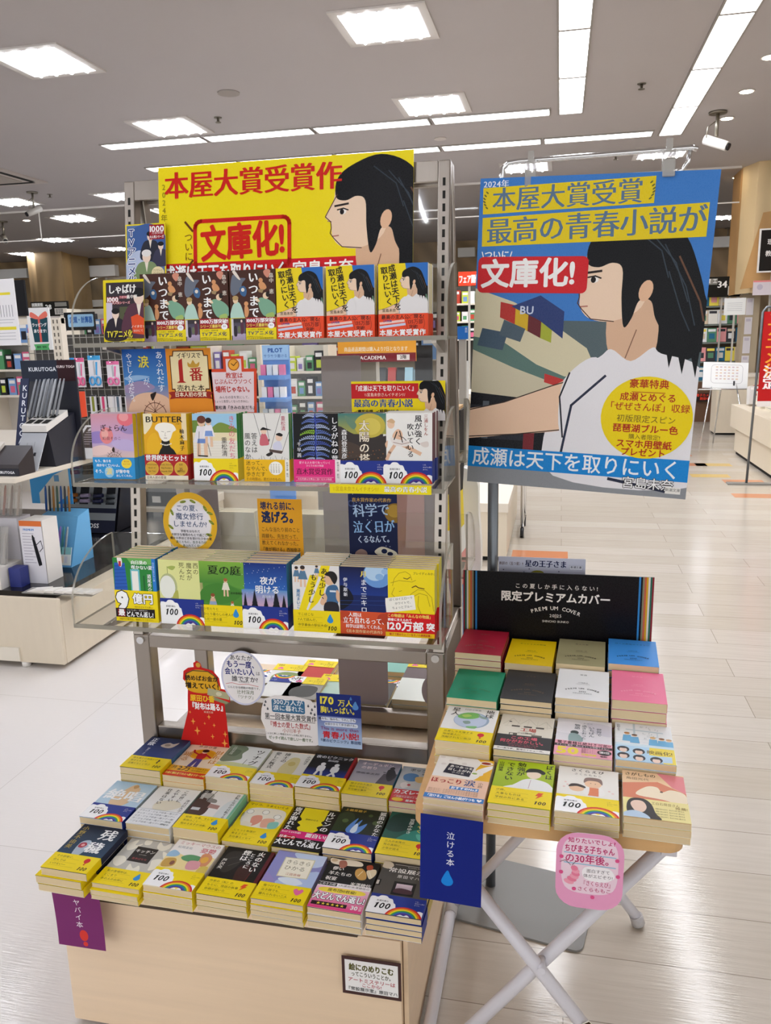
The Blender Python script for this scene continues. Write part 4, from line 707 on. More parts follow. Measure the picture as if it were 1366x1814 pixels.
@cover
def saifu():
    A = mk('f3e2c4'); A.E(52, 44, 36, 24, 'eab52a'); A.E(52, 44, 30, 18, 'e0a31e'); A.S([40, 44, 54, 36, 64, 46, 60, 66, 44, 66], 'c02a30'); A.E(52, 32, 7, 8, 'f0d0b0'); A.E(52, 27, 9, 7, '2a1a16'); A.P([42, 66, 62, 66, 64, 104, 54, 104, 52, 76, 48, 104, 38, 104], '4a4a8c'); A.L([42, 46, 26, 38, 22, 28], 5, 'c02a30'); A.L([64, 46, 78, 56], 5, 'c02a30'); A.T('原田ひ香', 24, 3, 10.5, '6a4a20', sp=1.2); A.T('財布は', 80, 20, 21, 'c8882a', v=1, mi=1, oc='f7ead0', ow=.03); A.T('踊る', 4, 38, 22, 'c8882a', v=1, mi=1, oc='f7ead0', ow=.03)
    A.band(104, 'f3b41a'); A.T('月', 6, 106, 13, '3a2a10', b=.01); A.T('2万', 22, 103, 22, '3a2a10', b=.02); A.T('どう貯めるか?', 58, 108, 6.4, '3a2a10'); A.T('ほか節約テク', 60, 117, 6, '3a2a10'); A.R(0, 128, 106, 150, 'e5401e'); A.T('お金に悩む全ての人へ贈るマネー小説', 2, 133, 10, 'f7e26a', b=.03, fit=102); return A
@cover
def tsunagu():
    A = mk('e6e8e4'); A.S([0, 0, 34, 0, 50, 14, 44, 36, 50, 60, 24, 76, 0, 72], '76836a'); A.S([10, 20, 36, 24, 30, 50, 8, 48], '5f6e56'); A.S([-4, 84, 40, 78, 106, 88, 106, 104, -4, 104], 'c9cf9a'); A.T('ツナグ', 74, 12, 23, '26261f', v=1, mi=1, sp=1.08); A.T('辻村深月', 10, 6, 10, 'd8dcd2', v=1); A.L([66, 60, 64, 82], 1.3, '1a1a1a'); b100(96, 'f7dc12')(A); return A
@cover
def hakase():
    A = mk('f0ede4'); A.S([54, 30, 66, 20, 80, 28, 84, 70, 78, 100, 48, 100, 44, 70], 'e2d69e'); A.E(66, 50, 9, 10, 'd6c47a'); A.T('博士の', 34, 4, 15, '35322c', v=1, mi=1); A.T('愛した数式', 10, 4, 15, '35322c', v=1, mi=1, sp=1.02); A.T('小川洋子', 92, 8, 10, '5a554a', v=1, mi=1); b100(96, 'f7dc12')(A); return A
@cover
def picnic():
    A = mk('111114'); A.G(0, 60, 106, 98, '111114', '2b3fa0'); A.T('夜のピクニック', 6, 5, 14, 'e9e9ec', fit=94, mi=1); A.C('恩田陸', 53, 22, 9, 'e0e0e6', mi=1)
    for x, d in ((34, 1), (68, -1)): A.E(x, 44, 6, 7, 'f6f6f4'); A.S([x-9, 54, x, 50, x+9, 54, x+8, 74, x-8, 74], 'f6f6f4'); A.L([x-4, 72, x-7*d, 92], 6, 'f6f6f4'); A.L([x+4, 72, x+9*d, 92], 6, 'f6f6f4')
    b100(96, 'f7dc12')(A); A.cur = A.top; A.R(100, 0, 106, 96, 'a01c22'); return A
@cover
def audubon():
    A = mk('9a949c'); A.G(0, 0, 106, 98, '8d8794', 'b4afb4'); A.P([74, 50, 106, 46, 106, 104, 62, 104], '57525a'); A.S([80, 34, 90, 26, 98, 36, 104, 60, 92, 80, 82, 62], '2c2a30'); A.L([72, 44, 106, 52], 2.4, '2c2a30'); A.E(89, 24, 6, 6, '2c2a30'); A.T('オーデュボン', 12, 8, 13.5, 'f4f0f0', fit=78, b=.008, oc='b03a58', ow=.02); A.T('の祈り', 14, 25, 13.5, 'f4f0f0', b=.008, oc='b03a58', ow=.02); A.T('伊坂幸太郎', 8, 52, 9, '3a3640', fit=58); bY(('閉ざされた島の', '奇妙な住民と、', '不可解な事件'), 'ex', 96)(A); return A
@cover
def bokko():
    A = mk('c8ccd0'); A.G(0, 0, 106, 90, 'b9c0c6', 'd6d2cc'); A.S([10, 40, 24, 28, 44, 34, 40, 60, 16, 60], '5a86b4'); A.S([40, 42, 66, 40, 56, 64, 42, 60], 'd8b472'); A.E(76, 82, 16, 12, 'a89a90'); A.E(76, 82, 10, 7, '6a5e5a'); A.S([10, 76, 22, 68, 30, 84, 18, 94], 'efe6e2'); A.E(30, 78, 4, 4, 'c0404a'); A.T('ボッコちゃん', 20, 6, 14, '18181c', fit=80, b=.01); A.C('星新一', 62, 24, 8, '2a2a30'); A.band(100, 'cf1c22'); A.T('カズレーザー', 2, 102, 17, 'ffffff', b=.035, fit=102); A.L([8, 124, 96, 124], .8, 'f0c0c0'); A.T('一気読み必至のショートショート', 6, 126, 6.4, 'ffffff', fit=92); A.E(18, 141, 13, 7, 'f2c81c'); A.T('星新一の面白さ', 36, 138, 9, 'ffffff', b=.02, fit=66); return A
# ---- folding table
def prem(bg, ink, t, a):
    def f():
        A = mk(bg); A.C(t, 53, 24, 7, ink, sp=1.1); A.C(a, 53, 66, 5, ink); A.L([40, 74, 66, 74], .5, ink); A.L([38, 77, 68, 77], .4, ink)
        s = 'PREMIUM COVER'
        for i, ch in enumerate(s):
            if ch == ' ': continue
            th = math.radians(-33+66*i/12); A.T(ch, 53+62*math.sin(th)-2.4, 164-62*math.cos(th)-8, 7.4, ink, b=.03, rot=math.degrees(th)*.8)
        A.C('2025', 53, 110, 7, ink, b=.02); A.C('SHINCHO BUNKO', 53, 120, 4.6, ink, b=.01); return A
    return f
for k, bg, ink, t, a in (('p_red', 'b01f38', '8a6a5a', '金閣寺', '三島由紀夫'), ('p_yellow', 'f2cc0c', '2a2410', 'ギリシャ人の物語', '塩野七生'), ('p_khaki', 'a29a72', '2c2818', '痴人の愛', '谷崎潤一郎'), ('p_blue', '3f92e0', '14305a', 'ぼくは勉強ができない', '山田詠美'), ('p_green', '159a72', '3f8a5a', '人間失格', '太宰治'), ('p_black', '262324', '6a5436', 'こころ', '夏目漱石'), ('p_white', 'efefee', '3a3a3a', '雪国', '川端康成'), ('p_pink', 'ec7396', 'f49ab4', '砂の女', '安部公房')): COV[k] = prem(bg, ink, t, a)
@cover
def chikyu():
    A = mk('f4f3ef'); A.E(56, 54, 36, 34, '9fb4cc'); A.E(54, 54, 33, 32, 'c9d6ea'); A.S([26, 40, 40, 24, 62, 22, 72, 34, 58, 48, 34, 50], '7cc060'); A.S([34, 36, 46, 30, 54, 36, 42, 44], 'b5d66a'); A.S([66, 30, 82, 36, 86, 44, 74, 42], '8fa8a0'); A.S([40, 62, 52, 58, 56, 68, 46, 72], '8fa8a0'); A.S([50, 82, 70, 78, 68, 88, 54, 88], '86c47a'); A.T('地球', 80, 4, 18, '3a3a38', v=1, mi=1); A.T('星人', 10, 4, 18, '3a3a38', v=1, mi=1); A.C('村田沙耶香', 53, 6, 7, '8a8a88'); bY(('恋愛しろ生殖する', '地球星人に', '洗脳されない私は'), 'ex')(A); return A
@cover
def koujou():
    A = mk('e6dfcf'); A.L([6, 44, 24, 16, 40, 40, 56, 14, 74, 42, 90, 20, 104, 44], .6, 'b0a894'); A.L([10, 50, 104, 44], .6, 'b0a894')
    for i in range(5): A.L([14+i*20, 50, 20+i*18, 20], .4, 'c2baa6')
    for x in (24, 48, 72): A.R(x, 46, x+16, 52, '4a443c')
    A.T('工場', 42, 54, 16, 'c04434', mi=1, b=.01); A.C('小山田浩子', 56, 72, 7.5, '3a342c'); A.R(22, 78, 38, 94, '5a544a'); A.R(24, 80, 30, 92, 'd8d0c0'); A.R(66, 80, 86, 94, '6a6458'); A.E(20, 32, 3, 2, '2a2620')
    A.band(88, '211d20'); A.C('この工場', 53, 92, 13, 'e0566a', b=.02); A.T('何かがおかしい。', 8, 106, 14, 'e0566a', b=.02, fit=90); A.C('目的のわからない仕事', 53, 121, 6, 'a85060'); A.C('正体不明の動物たち', 53, 128, 6, 'a85060'); A.R(0, 137, 106, 150, 'efeae2'); A.T('芥川賞作家、驚愕のデビュー作。', 6, 140, 6.4, '3a342c', b=.01, fit=92); return A
@cover
def sukito():
    A = mk('e2dfe4'); A.S([0, 20, 40, 14, 60, 40, 30, 60, 0, 56], 'eeebf0'); A.S([60, 10, 106, 20, 106, 60, 70, 50], 'd4d0da'); A.E(35, 56, 8, 8, '3a4a4c'); A.S([26, 62, 42, 62, 52, 82, 46, 96, 26, 94], '8fa8a8'); A.T('世界で', 76, 30, 11, '55606a', v=1, mi=1); A.T('いちばん', 62, 26, 11, '55606a', v=1, mi=1); A.T('透きとおった', 48, 22, 10, '55606a', v=1, mi=1); A.T('物語', 34, 20, 11, '55606a', v=1, mi=1); A.C('杉井光', 60, 12, 6, '8a929a')
    A.band(94, 'f0a8b8'); A.T('電子書籍化絶対不可能!?', 4, 95, 11.5, '4a1a28', b=.02, fit=100); A.R(0, 107, 106, 116, '2a1418'); A.T('ネタバレ厳禁・紙の本でしか体験できない', 3, 108, 7, 'f7dfe4', fit=98); A.T('50', 4, 114, 34, 'f3dc3a', b=.05, fit=42); A.T('万部突破', 50, 138, 7, 'f3dc3a', b=.03); A.E(92, 128, 13, 10, '2a1a1c'); A.C('第1位', 92, 123, 9, 'f5f0f0', b=.02); 
    for i in range(3): A.T('衝撃のラストに涙', 50, 119+i*6, 4.6, '7a2a3c')
    A.T('増刷!', 84, 140, 6, '3a1420', b=.03); return A
@cover
def kakushi():
    A = mk('edeff0'); A.R(34, 0, 38, 50, 'c6d4da'); A.P([20, 24, 90, 28, 90, 32, 20, 28], 'c6d4da'); A.R(78, 30, 80, 50, 'd0dce2'); A.L([0, 62, 106, 64], .8, 'cfd8dc'); A.L([0, 72, 106, 76], .8, 'cfd8dc'); A.T('か「」', 46, 8, 8, '9aa2a6'); A.T('く「」', 62, 16, 8, '9aa2a6'); A.T('し「」', 50, 34, 8, '9aa2a6'); A.T('ご「」', 58, 44, 8, '9aa2a6'); A.T('と「', 52, 54, 8, '9aa2a6'); A.T('住野よる', 3, 8, 7, '8a9296', v=1)
    for x, y, h in ((22, 40, 'b5783e'), (36, 46, '6a4a3a'), (70, 50, 'd8b27a'), (86, 52, '8a5a3a'), (99, 54, 'caa070')): A.P([x-7, y+10, x+7, y+9, x+9, y+34, x-9, y+34], '6fb4de'); A.E(x, y+5, 4.5, 5, 'f0d4bc'); A.E(x, y+2, 5.5, 3.6, h)
    A.R(0, 84, 106, 104, 'cfe2ec'); A.band(94, 'b4d6ec'); A.P([62, 94, 106, 94, 106, 150, 84, 150, 80, 124, 60, 122], 'f0d84e'); A.P([70, 124, 100, 122, 100, 144, 84, 146], 'bcd6ea'); A.T('映画化!', 56, 104, 16, '7a6410', mi=1, fit=46)
    for x, y in ((14, 106), (42, 110), (14, 130), (42, 134), (72, 136)): A.E(x, y+3, 11, 11, '2a2630'); A.E(x, y+6, 7, 9, 'ecd0c0'); A.S([x-9, y-2, x, y-7, x+9, y-2, x+6, y, x-6, y], '1f1c26')
    return A
@cover
def atsu():
    A = mk('f0ece6'); A.R(70, 0, 106, 96, 'f0b92a'); A.S([56, -4, 82, 10, 76, 40, 86, 60, 64, 84, 50, 60], 'f0ece6'); A.E(92, 12, 13, 7, 'f5efe4'); A.E(92, 12, 9, 4.5, '9a3424'); A.S([78, 40, 104, 18, 106, 28, 84, 56], 'f6f2ec'); A.E(80, 52, 12, 8, 'f4efe6'); A.E(76, 52, 5, 2.6, '8fae4a')
    for x, y in ((8, 6), (26, 16), (40, 4), (52, 22), (14, 30)): A.E(x, y, 5, 4, 'e4dcd6')
    A.P([24, 26, 72, 32, 68, 66, 18, 60], '1e2036'); A.T('あつあつを', 27, 30, 9, 'f5f3ee', b=.02, rot=5); A.T('召し上がれ', 25, 41, 9, 'f5f3ee', b=.02, rot=5); A.T('小川糸', 34, 52, 7, 'f5f3ee', rot=5, sp=1.2)
    A.band(76, 'f1c9ae'); A.T('ほっこり', 2, 80, 18, 'b0302c', b=.015, fit=58, mi=1); A.T('涙', 62, 78, 22, '4a5a8c', mi=1); A.T('小説', 88, 82, 9, '6a3a34', v=1); A.R(40, 104, 92, 114, '4a86c8'); A.T('おすすめNo.1!', 42, 104.5, 8.5, 'ffffff', b=.03, fit=48); 
    for i in range(3): A.T('読むほどに、心がほどける七つの食卓の物語', 3, 116+i*5, 4, '9a6a54', fit=90)
    A.R(0, 134, 106, 148, '3f7fc4'); A.T('「泣ける」ごはん小説が7つも', 3, 136.5, 9, 'ffffff', b=.03, fit=88); heart(A, 98, 137, 9, 'ffffff'); return A
@cover
def benkyo():
    A = mk('a9c21c'); A.G(0, 0, 106, 100, 'b4cb20', '9cb81a'); A.S([44, 74, 58, 60, 76, 58, 100, 70, 106, 104, 30, 104], 'f0f0ec'); A.L([66, 62, 64, 90], 1, 'c8a8b0'); A.E(70, 42, 13, 15, 'f2dcc6'); A.S([54, 38, 60, 24, 78, 22, 90, 32, 86, 40, 76, 34, 62, 36], '17181a'); A.S([20, 94, 50, 80, 60, 96, 24, 104], 'f0f0ec'); A.T('ぼくは', 90, 4, 17, '1e2408', v=1, mi=1, sx=.8); A.T('勉強が', 38, 5, 16, '1e2408', v=1, mi=1); A.T('できない', 18, 8, 16, '1e2408', v=1, mi=1); A.T('山田詠美', 4, 8, 9, '2a300c', v=1, mi=1); bY(('17歳。', '大事なものは', '学校の外にある'), 'bolt', 96)(A); return A
@cover
def sakura():
    A = mk('f3efe7'); A.T('さくらえび', 22, 5, 10.5, '2a2622', sp=1.15, mi=1); A.T('さくらももこ', 28, 19, 7, '5a544c', sp=1.2); A.E(62, 50, 15, 15, 'f2c9a4'); A.S([46, 50, 48, 34, 62, 30, 76, 34, 78, 52, 70, 42, 54, 42], '8a7068'); A.R(54, 64, 72, 90, 'e5855c'); A.S([48, 66, 56, 64, 54, 88, 46, 84], 'f5f2ec'); A.S([72, 64, 80, 68, 82, 84, 74, 88], 'f5f2ec'); A.E(34, 70, 13, 11, 'f2c9a4'); A.S([20, 68, 24, 58, 36, 56, 48, 62, 48, 68, 34, 64], '3a2c26'); A.E(58, 50, .9, .9, '3a2a24', 8); A.E(66, 51, .9, .9, '3a2a24', 8)
    for x, y in ((14, 54), (18, 62), (90, 70), (96, 76), (12, 70)): A.E(x, y, 2.4, 2.2, 'f0cfc8', 8)
    b100(96, 'f7dc12')(A); return A
@cover
def sagashi():
    A = mk('eec99e'); A.P([60, 0, 106, 4, 106, 60, 84, 44], 'e88a8e'); A.P([0, 44, 60, 30, 106, 60, 106, 104, 0, 104], 'dc8462'); A.S([22, 78, 40, 50, 58, 48, 66, 62, 82, 52, 104, 62, 102, 96, 66, 86], 'f4e2c4'); A.E(65, 62, 2.6, 2.6, '6a4a3a'); A.T('さがしもの', 4, 6, 12, '4a3420', mi=1, fit=54); A.T('角田光代', 6, 22, 9, '8a6a50', fit=40)
    A.band(92, 'f0e29a'); A.S([6, 112, 14, 94, 34, 92, 46, 106, 52, 132, 60, 150, 30, 150, 8, 140], '2a2526'); A.S([12, 112, 18, 100, 32, 100, 38, 116, 32, 132, 20, 132], 'efd0bc'); A.S([2, 138, 18, 130, 36, 138, 40, 152, -2, 152], 'b9cfe4'); A.T('工白石萌音さん', 46, 98, 9, '8a6a2a', fit=46); A.T('推薦!', 84, 106, 9, '8a6a2a')
    for i in range(4): A.T('時間の流れの中で、私はその本に救われる', 52, 116+i*7.5, 4.4, '5a4c20', fit=46)
    return A
def plain(bg, bandc=None, sp=None):
    def f():
        A = mk(bg)
        if bandc: A.band(100, bandc)
        return A
    return f
# ================================================================== PAPERBACKS
U = .00096; BW, BH = 106*U, 150*U
ORD = ['top', 'second', 'third', 'fourth', 'fifth', 'sixth', 'seventh', 'eighth', 'ninth', 'tenth']
def art_into(mb, items, fn, m=0):
    return items, min(2e-5, .001/span(items))
def book_meshes(A, t, spine, full=True, paper=None):
    """cover, page block and (if any) paper band meshes in the book's own frame: x across, y up the cover, z out of the front"""
    w2 = BW/2; c0 = lin('efebe4'); sp = lin(spine); fr = A.top[0][1] if A.top else c0
    if isinstance(fr, list): fr = fr[0]
    cv = MB(); e = .0005
    cv.box(-w2, 0, t-e, w2, BH, t, c=fr); cv.box(-w2, 0, 0, w2, BH, e, c=c0); cv.box(w2-e, 0, e, w2, BH, t-e, c=sp)
    if full:
        it, dz = art_into(cv, A.top, None); A.emit(cv, it, lambda x, y, z: (x-w2, BH-y, t+.00003+z), U, 0, dz)
    pg = MB(); pg.box(-w2+.0008, .0005, e, w2-e, BH-.0005, t-e)
    bd = None
    if A.by is not None:
        bd = MB(); hb = BH-A.by*U; zf = t+.0011 if full else t+.0005; cb = lin(A.bandcol); k = .0003
        bd.box(-w2-.0002, 0, zf-k, w2+.0004, hb, zf, c=cb); bd.box(w2+.0001, 0, .0002, w2+.0004, hb, zf-k, c=cb); bd.box(-w2, 0, -.0002, w2+.0004, hb, .0001, c=cb)
        if full:
            it, dz = art_into(bd, A.bandp, None); A.emit(bd, it, lambda x, y, z: (x-w2, BH-y, zf+.00003+z), U, 0, dz)
    return cv, pg, bd
def make_book(A, t, spine, mtx, label, group, full=True, paper=None):
    o = thing('paperback_book', label, 'book', group=group, mtx=mtx); cv, pg, bd = book_meshes(A, t, spine, full)
    cv.build('cover', INK, o); pg.build('page_block', paper or PAGES, o)
    if bd: bd.build('paper_band', INK, o)
    return o
def shortw(s, n=16): return ' '.join(s.split()[:n])
def pile(key, n, t, spine, short, where, group, mats, paper=None, under=None):
    """mats(k): matrix of the k-th copy counted from the one whose cover shows"""
    A = COV[key](); make_book(A, t, spine, mats(0), shortw('%s paperback %s' % (short, where[0])), group, True, paper)
    first = None
    for k in range(1, n):
        lab = shortw('%s paperback %s the %s one' % (ORD[min(k, 9)], where[1], short))
        if first is None: first = make_book(A, t, spine, mats(k), lab, group, False, paper)
        else: copy_thing(first, mats(k), lab, group)
def jit(a): return random.uniform(-a, a)
def flat_pile(key, n, t, spine, short, where, group, X, Y, Z, yaw=-2.0, paper=None, j=.0008, slide=(0, 0)):
    def mats(k):
        z = Z + (n-1-k)*(t+.0012)+.0003; f = 0 if k == 0 else 1
        return Matrix.Translation((X+f*(jit(j)+slide[0]*(1 if k % 2 else .6)), Y+f*(jit(j*.6)+slide[1]), z)) @ Matrix.Rotation(math.radians(yaw+f*jit(.25)), 4, 'Z')
    pile(key, n, t, spine, short, (where, 'in its pile under'), group, mats, paper)
def stand_pile(key, n, t, spine, short, where, group, px, py, Y, Z, lean=4.0, paper=None, yaw=0):
    X = at(px, py, Y).x; th = math.radians(lean)
    def mats(k):
        return Matrix.Translation((X, Y, Z+.0006)) @ Matrix.Rotation(math.radians(yaw+(jit(.3) if k else 0)), 4, 'Z') @ Matrix.Rotation(math.pi/2-th, 4, 'X') @ Matrix.Translation((jit(.002) if k else 0, ((k+1)*(t+.0012)+.0008)*math.tan(th), -(k+1)*(t+.0012)-.0008))
    pile(key, n, t, spine, short, (where, 'standing behind'), group, mats, paper)
# ---- acrylic shelves
S1, S2, S3 = 'paperbacks on the top acrylic shelf', 'paperbacks on the middle acrylic shelf', 'paperbacks on the bottom acrylic shelf'
for px, s, n in ((290, 'leftmost brown robed figures', 4), (367, 'middle brown robed figures', 4), (449, 'rightmost brown robed figures', 4)): stand_pile('itsu', n, .012, '4a2a20', s, 'facing out on the top shelf', S1, px, 601, 1.632, SH[1][1])
for px, s, n in ((532, 'leftmost yellow and blue side profile', 5), (621, 'middle yellow and blue side profile', 5), (714, 'rightmost yellow and blue side profile', 5)): stand_pile('naruse', n, .0135, 'f1efe8', s, 'facing out on the top shelf', S1, px, 600, 1.632, SH[1][1])
Y2, Z2, Y3, Z3 = 1.583, SH[2][1], 1.513, SH[3][1]
for k, px, t, sp, s, n in (('gyoran', 203, .016, 'f2d21a', 'pink and lilac cloud', 3), ('butter', 296, .018, 'f2d21a', 'yellow cover with white face', 2), ('kimi', 383, .014, '2f9a4a', 'two figures on a beach', 4), ('kotae', 473, .012, '2f9a4a', 'children on swings', 2),
                         ('shirogane', 562, .014, '2a1a1a', 'black cover with blue fern', 3), ('taiyo', 642, .0115, '3a302c', 'dark sunset cover', 3), ('kaze', 722, .021, '6a2030', 'white cover with runner', 3)): stand_pile(k, n, t, sp, s, 'facing out on the middle shelf', S2, px, 853, Y2, Z2)
for k, px, t, sp, s, n in (('kyuoku', 244, .017, '2c7fd0', 'green cover with blue stairs', 6), ('nishi', 324, .011, 'dfe08a', 'pale lime cover with white oval', 8), ('natsu', 396, .011, '4f8a3a', 'grass green cover', 8), ('yoru_ake', 470, .018, '2f7fa8', 'blue night cover with trees', 5), ('ato', 561, .0135, '2a6a4a', 'yellow stripe and runner', 7),
                         ('tsuki', 645, .0125, '14205a', 'dark blue moon', 7), ('boku_ye', 726, .014, 'e8dc6a', 'yellow line drawing', 7)): stand_pile(k, n, t, sp, s, 'facing out on the bottom shelf', S3, px, 1105, Y3, Z3, 2 if k != 'boku_ye' else 2)
# ---- wooden base, three rows
GB = ('paperbacks in the front row of the base', 'paperbacks in the middle row of the base', 'paperbacks in the back row of the base')
R1 = [('zane', 3, .0155, '1a2340', 'dark blue ghostly'), ('kitchen', 3, .009, '8a8780', 'grey floral cover with black square'), ('yuutsu', 3, .0125, 'f1ece8', 'white cover with pastel village'), ('kemuri', 3, .0115, '5a1420', 'black brush lettering'), ('kira', 4, .0095, '8f8fc8', 'violet cover with cream square'), ('haka', 3, .0125, '0f0d0c', 'black cover with pink band'), ('josetsu', 4, .0105, 'c0a84a', 'brown grey gallery wall')]
for i, (k, n, t, sp, s) in enumerate(R1): flat_pile(k, n, t, sp, s, 'on top in the front row of the base', GB[0], -.917+.1086*i, 1.193, BT, slide=((-.012, -.004), (.0, -.007), (0, -.003), (0, 0), (0, -.003), (0, -.002), (.001, -.002))[i])
R2 = [('zekkei', 4, .0150, 'bcd6e8', 'pale blue'), ('konoyo', 4, .0145, 'a8c4cc', 'white cover with vertical text'), ('jiten', 3, .0205, '7fc0a0', 'photo collage with green spine'), ('mariko', 4, .0108, 'f7dc12', 'yellow cartoon'), ('rubin', 4, .0105, '0f0e0c', 'yellow and black two faces'), ('kotekki', 4, .0135, '1c2415', 'dark cover with blue flame'), ('majutsu', 3, .0185, '1d5a4c', 'dark teal')]
for i, (k, n, t, sp, s) in enumerate(R2): flat_pile(k, n, t, sp, s, 'on top in the middle row of the base', GB[1], -.9247+.1073*i, 1.339, BT, -2.2)
R3 = [('seiyoku', 6, .0155, '4f7fb0', 'navy cover with falling duck'), ('saifu', 6, .0138, 'f0e0c0', 'cream cover with gold purse'), ('tsunagu', 6, .0150, 'd8dcc8', 'white cover with grey tree'), ('hakase', 7, .0118, 'f0ede4', 'cream faded print'), ('picnic', 6, .0145, 'a01c22', 'black cover with white walkers'), ('audubon', 5, .0165, '2f6a8a', 'grey cover with scarecrow'), ('bokko', 6, .0125, 'c8ccd0', 'grey cover with red band')]
for i, (k, n, t, sp, s) in enumerate(R3): flat_pile(k, n, t, sp, s, 'on top in the back row of the base', GB[2], -.911+.1046*i, 1.4845, BT, -2.2)
# ---- folding table, four rows of four
GT = 'paperbacks piled on the folding table'
TT = TZ+.0002
T1 = [('atsu', 3, .0105, 'f0ece6', 'white and orange food'), ('benkyo', 3, .0115, 'a9c21c', 'lime cover with student'), ('sakura', 3, .0105, 'f3efe7', 'cream mother and child'), ('sagashi', 3, .0115, 'eec99e', 'peach open book')]
for i, (k, n, t, sp, s) in enumerate(T1): flat_pile(k, n, t, sp, s, 'on top in the front table row', GT, -.158+.1085*i, 1.190, TT, -3.2)
T2 = [('chikyu', 4, .0145, 'e8c41a', 'white cover with globe'), ('koujou', 4, .0125, '211d20', 'beige cover with black band'), ('sukito', 4, .0125, 'e2dfe4', 'pale grey cover with pink band'), ('kakushi', 4, .0125, 'e8d03a', 'pale blue class of five')]
for i, (k, n, t, sp, s) in enumerate(T2): flat_pile(k, n, t, sp, s, 'on top in the second table row', GT, -.16+.108*i, 1.337, TT, -3.2)
T3 = [('p_green', 5, .0150, '159a72', 'plain green'), ('p_black', 7, .0112, '1a1718', 'plain black'), ('p_white', 6, .0150, 'e8e6e2', 'plain white'), ('p_pink', 5, .0190, 'd85a80', 'plain pink')]
for i, (k, n, t, sp, s) in enumerate(T3): flat_pile(k, n, t, sp, s, 'on top in the third table row', GT, -.158+.1075*i, 1.482, TT, -3.4)
T4 = [('p_red', 8, .0135, '8a1428', 'plain crimson'), ('p_yellow', 6, .0155, 'e0b80a', 'plain yellow'), ('p_khaki', 7, .0140, '948c64', 'plain khaki'), ('p_blue', 7, .0150, '2f7cc8', 'plain sky blue')]
for i, (k, n, t, sp, s) in enumerate(T4): flat_pile(k, n, t, sp, s, 'on top in the rear table row', GT, -.16+.1085*i, 1.630, TT, -3.4)
# ================================================================== POSTERS, CARDS AND SIGNS
def card(name, label, cat, px, Y, fn, thick=.0007, lean=0, shape=None, group=None, mt=None, back='a89c98', yawdeg=0, side=None, bend=0):
    x0, y0, x1, y1 = px; xm = (x0+x1)/2; bl, tm = at(x0, y1, Y), at(xm, y0, Y); w_ = at(x1, (y0+y1)/2, Y).x-at(x0, (y0+y1)/2, Y).x; zb = at(xm, y1, Y).z; h_ = tm.z-zb; xc = at(xm, (y0+y1)/2, Y).x
    A = Art(100, 100*h_/w_); fn(A); u = w_/100; mb = MB(); sh = shape(A) if shape else [(0, 0), (100, 0), (100, A.h), (0, A.h)]
    c = A.top[0][1] if A.top and not isinstance(A.top[0][1], list) else lin(back); F = lambda x, y, z: (x-w_/2, -z - (bend*((h_-(h_-y))/h_)**2 if bend else 0), h_-y)
    if bend:
        for i in range(8):
            v0, v1 = A.h*i/8, A.h*(i+1)/8; mb.face([F(p*u, q*u, 0) for p, q in ((0, v0), (100, v0), (100, v1), (0, v1))], 0, c, True)
        A.top = [t for t in A.top if len(t[0]) != 4 or abs(t[0][2][1]-t[0][0][1]) < A.h*.9]
    else:
        pts = [F(p*u, q*u, 0) for p, q in sh]; tris = tessellate_polygon([[Vector(p) for p in pts]])
        for t in tris:
            mb.face([pts[k] for k in t], 0, c); mb.face([(pts[k][0], thick, pts[k][2]) for k in reversed(t)], 0, lin(back))
        for k in range(len(pts)): p, q = pts[k], pts[(k+1) % len(pts)]; mb.face([p, q, (q[0], thick, q[2]), (p[0], thick, p[2])], 0, lin(side) if side else c)
    A.emit(mb, A.top, lambda x, y, z: F(x, y, z+.00008), u, 0, min(2.2e-5, .0016/span(A.top)))
    o = mb.build(name, mt or CARD); o.matrix_world = Matrix.Translation((xc, Y, zb)) @ Matrix.Rotation(math.radians(yawdeg), 4, 'Z') @ Matrix.Rotation(-math.radians(lean), 4, 'X')
    return tag(o, label, cat, group)
def rshape(r):
    def f(A):
        q = []; x1, y1 = 100, A.h
        for cx, cy, a in ((x1-r, r, -90), (x1-r, y1-r, 0), (r, y1-r, 90), (r, r, 180)):
            for k in range(6): t = math.radians(a+k*18); q.append((cx+r*math.cos(t), cy+r*math.sin(t)))
        return q
    return f
def oval(A): return [(50+50*math.cos(k*math.pi/20), A.h/2+A.h/2*math.sin(k*math.pi/20)) for k in range(40)]
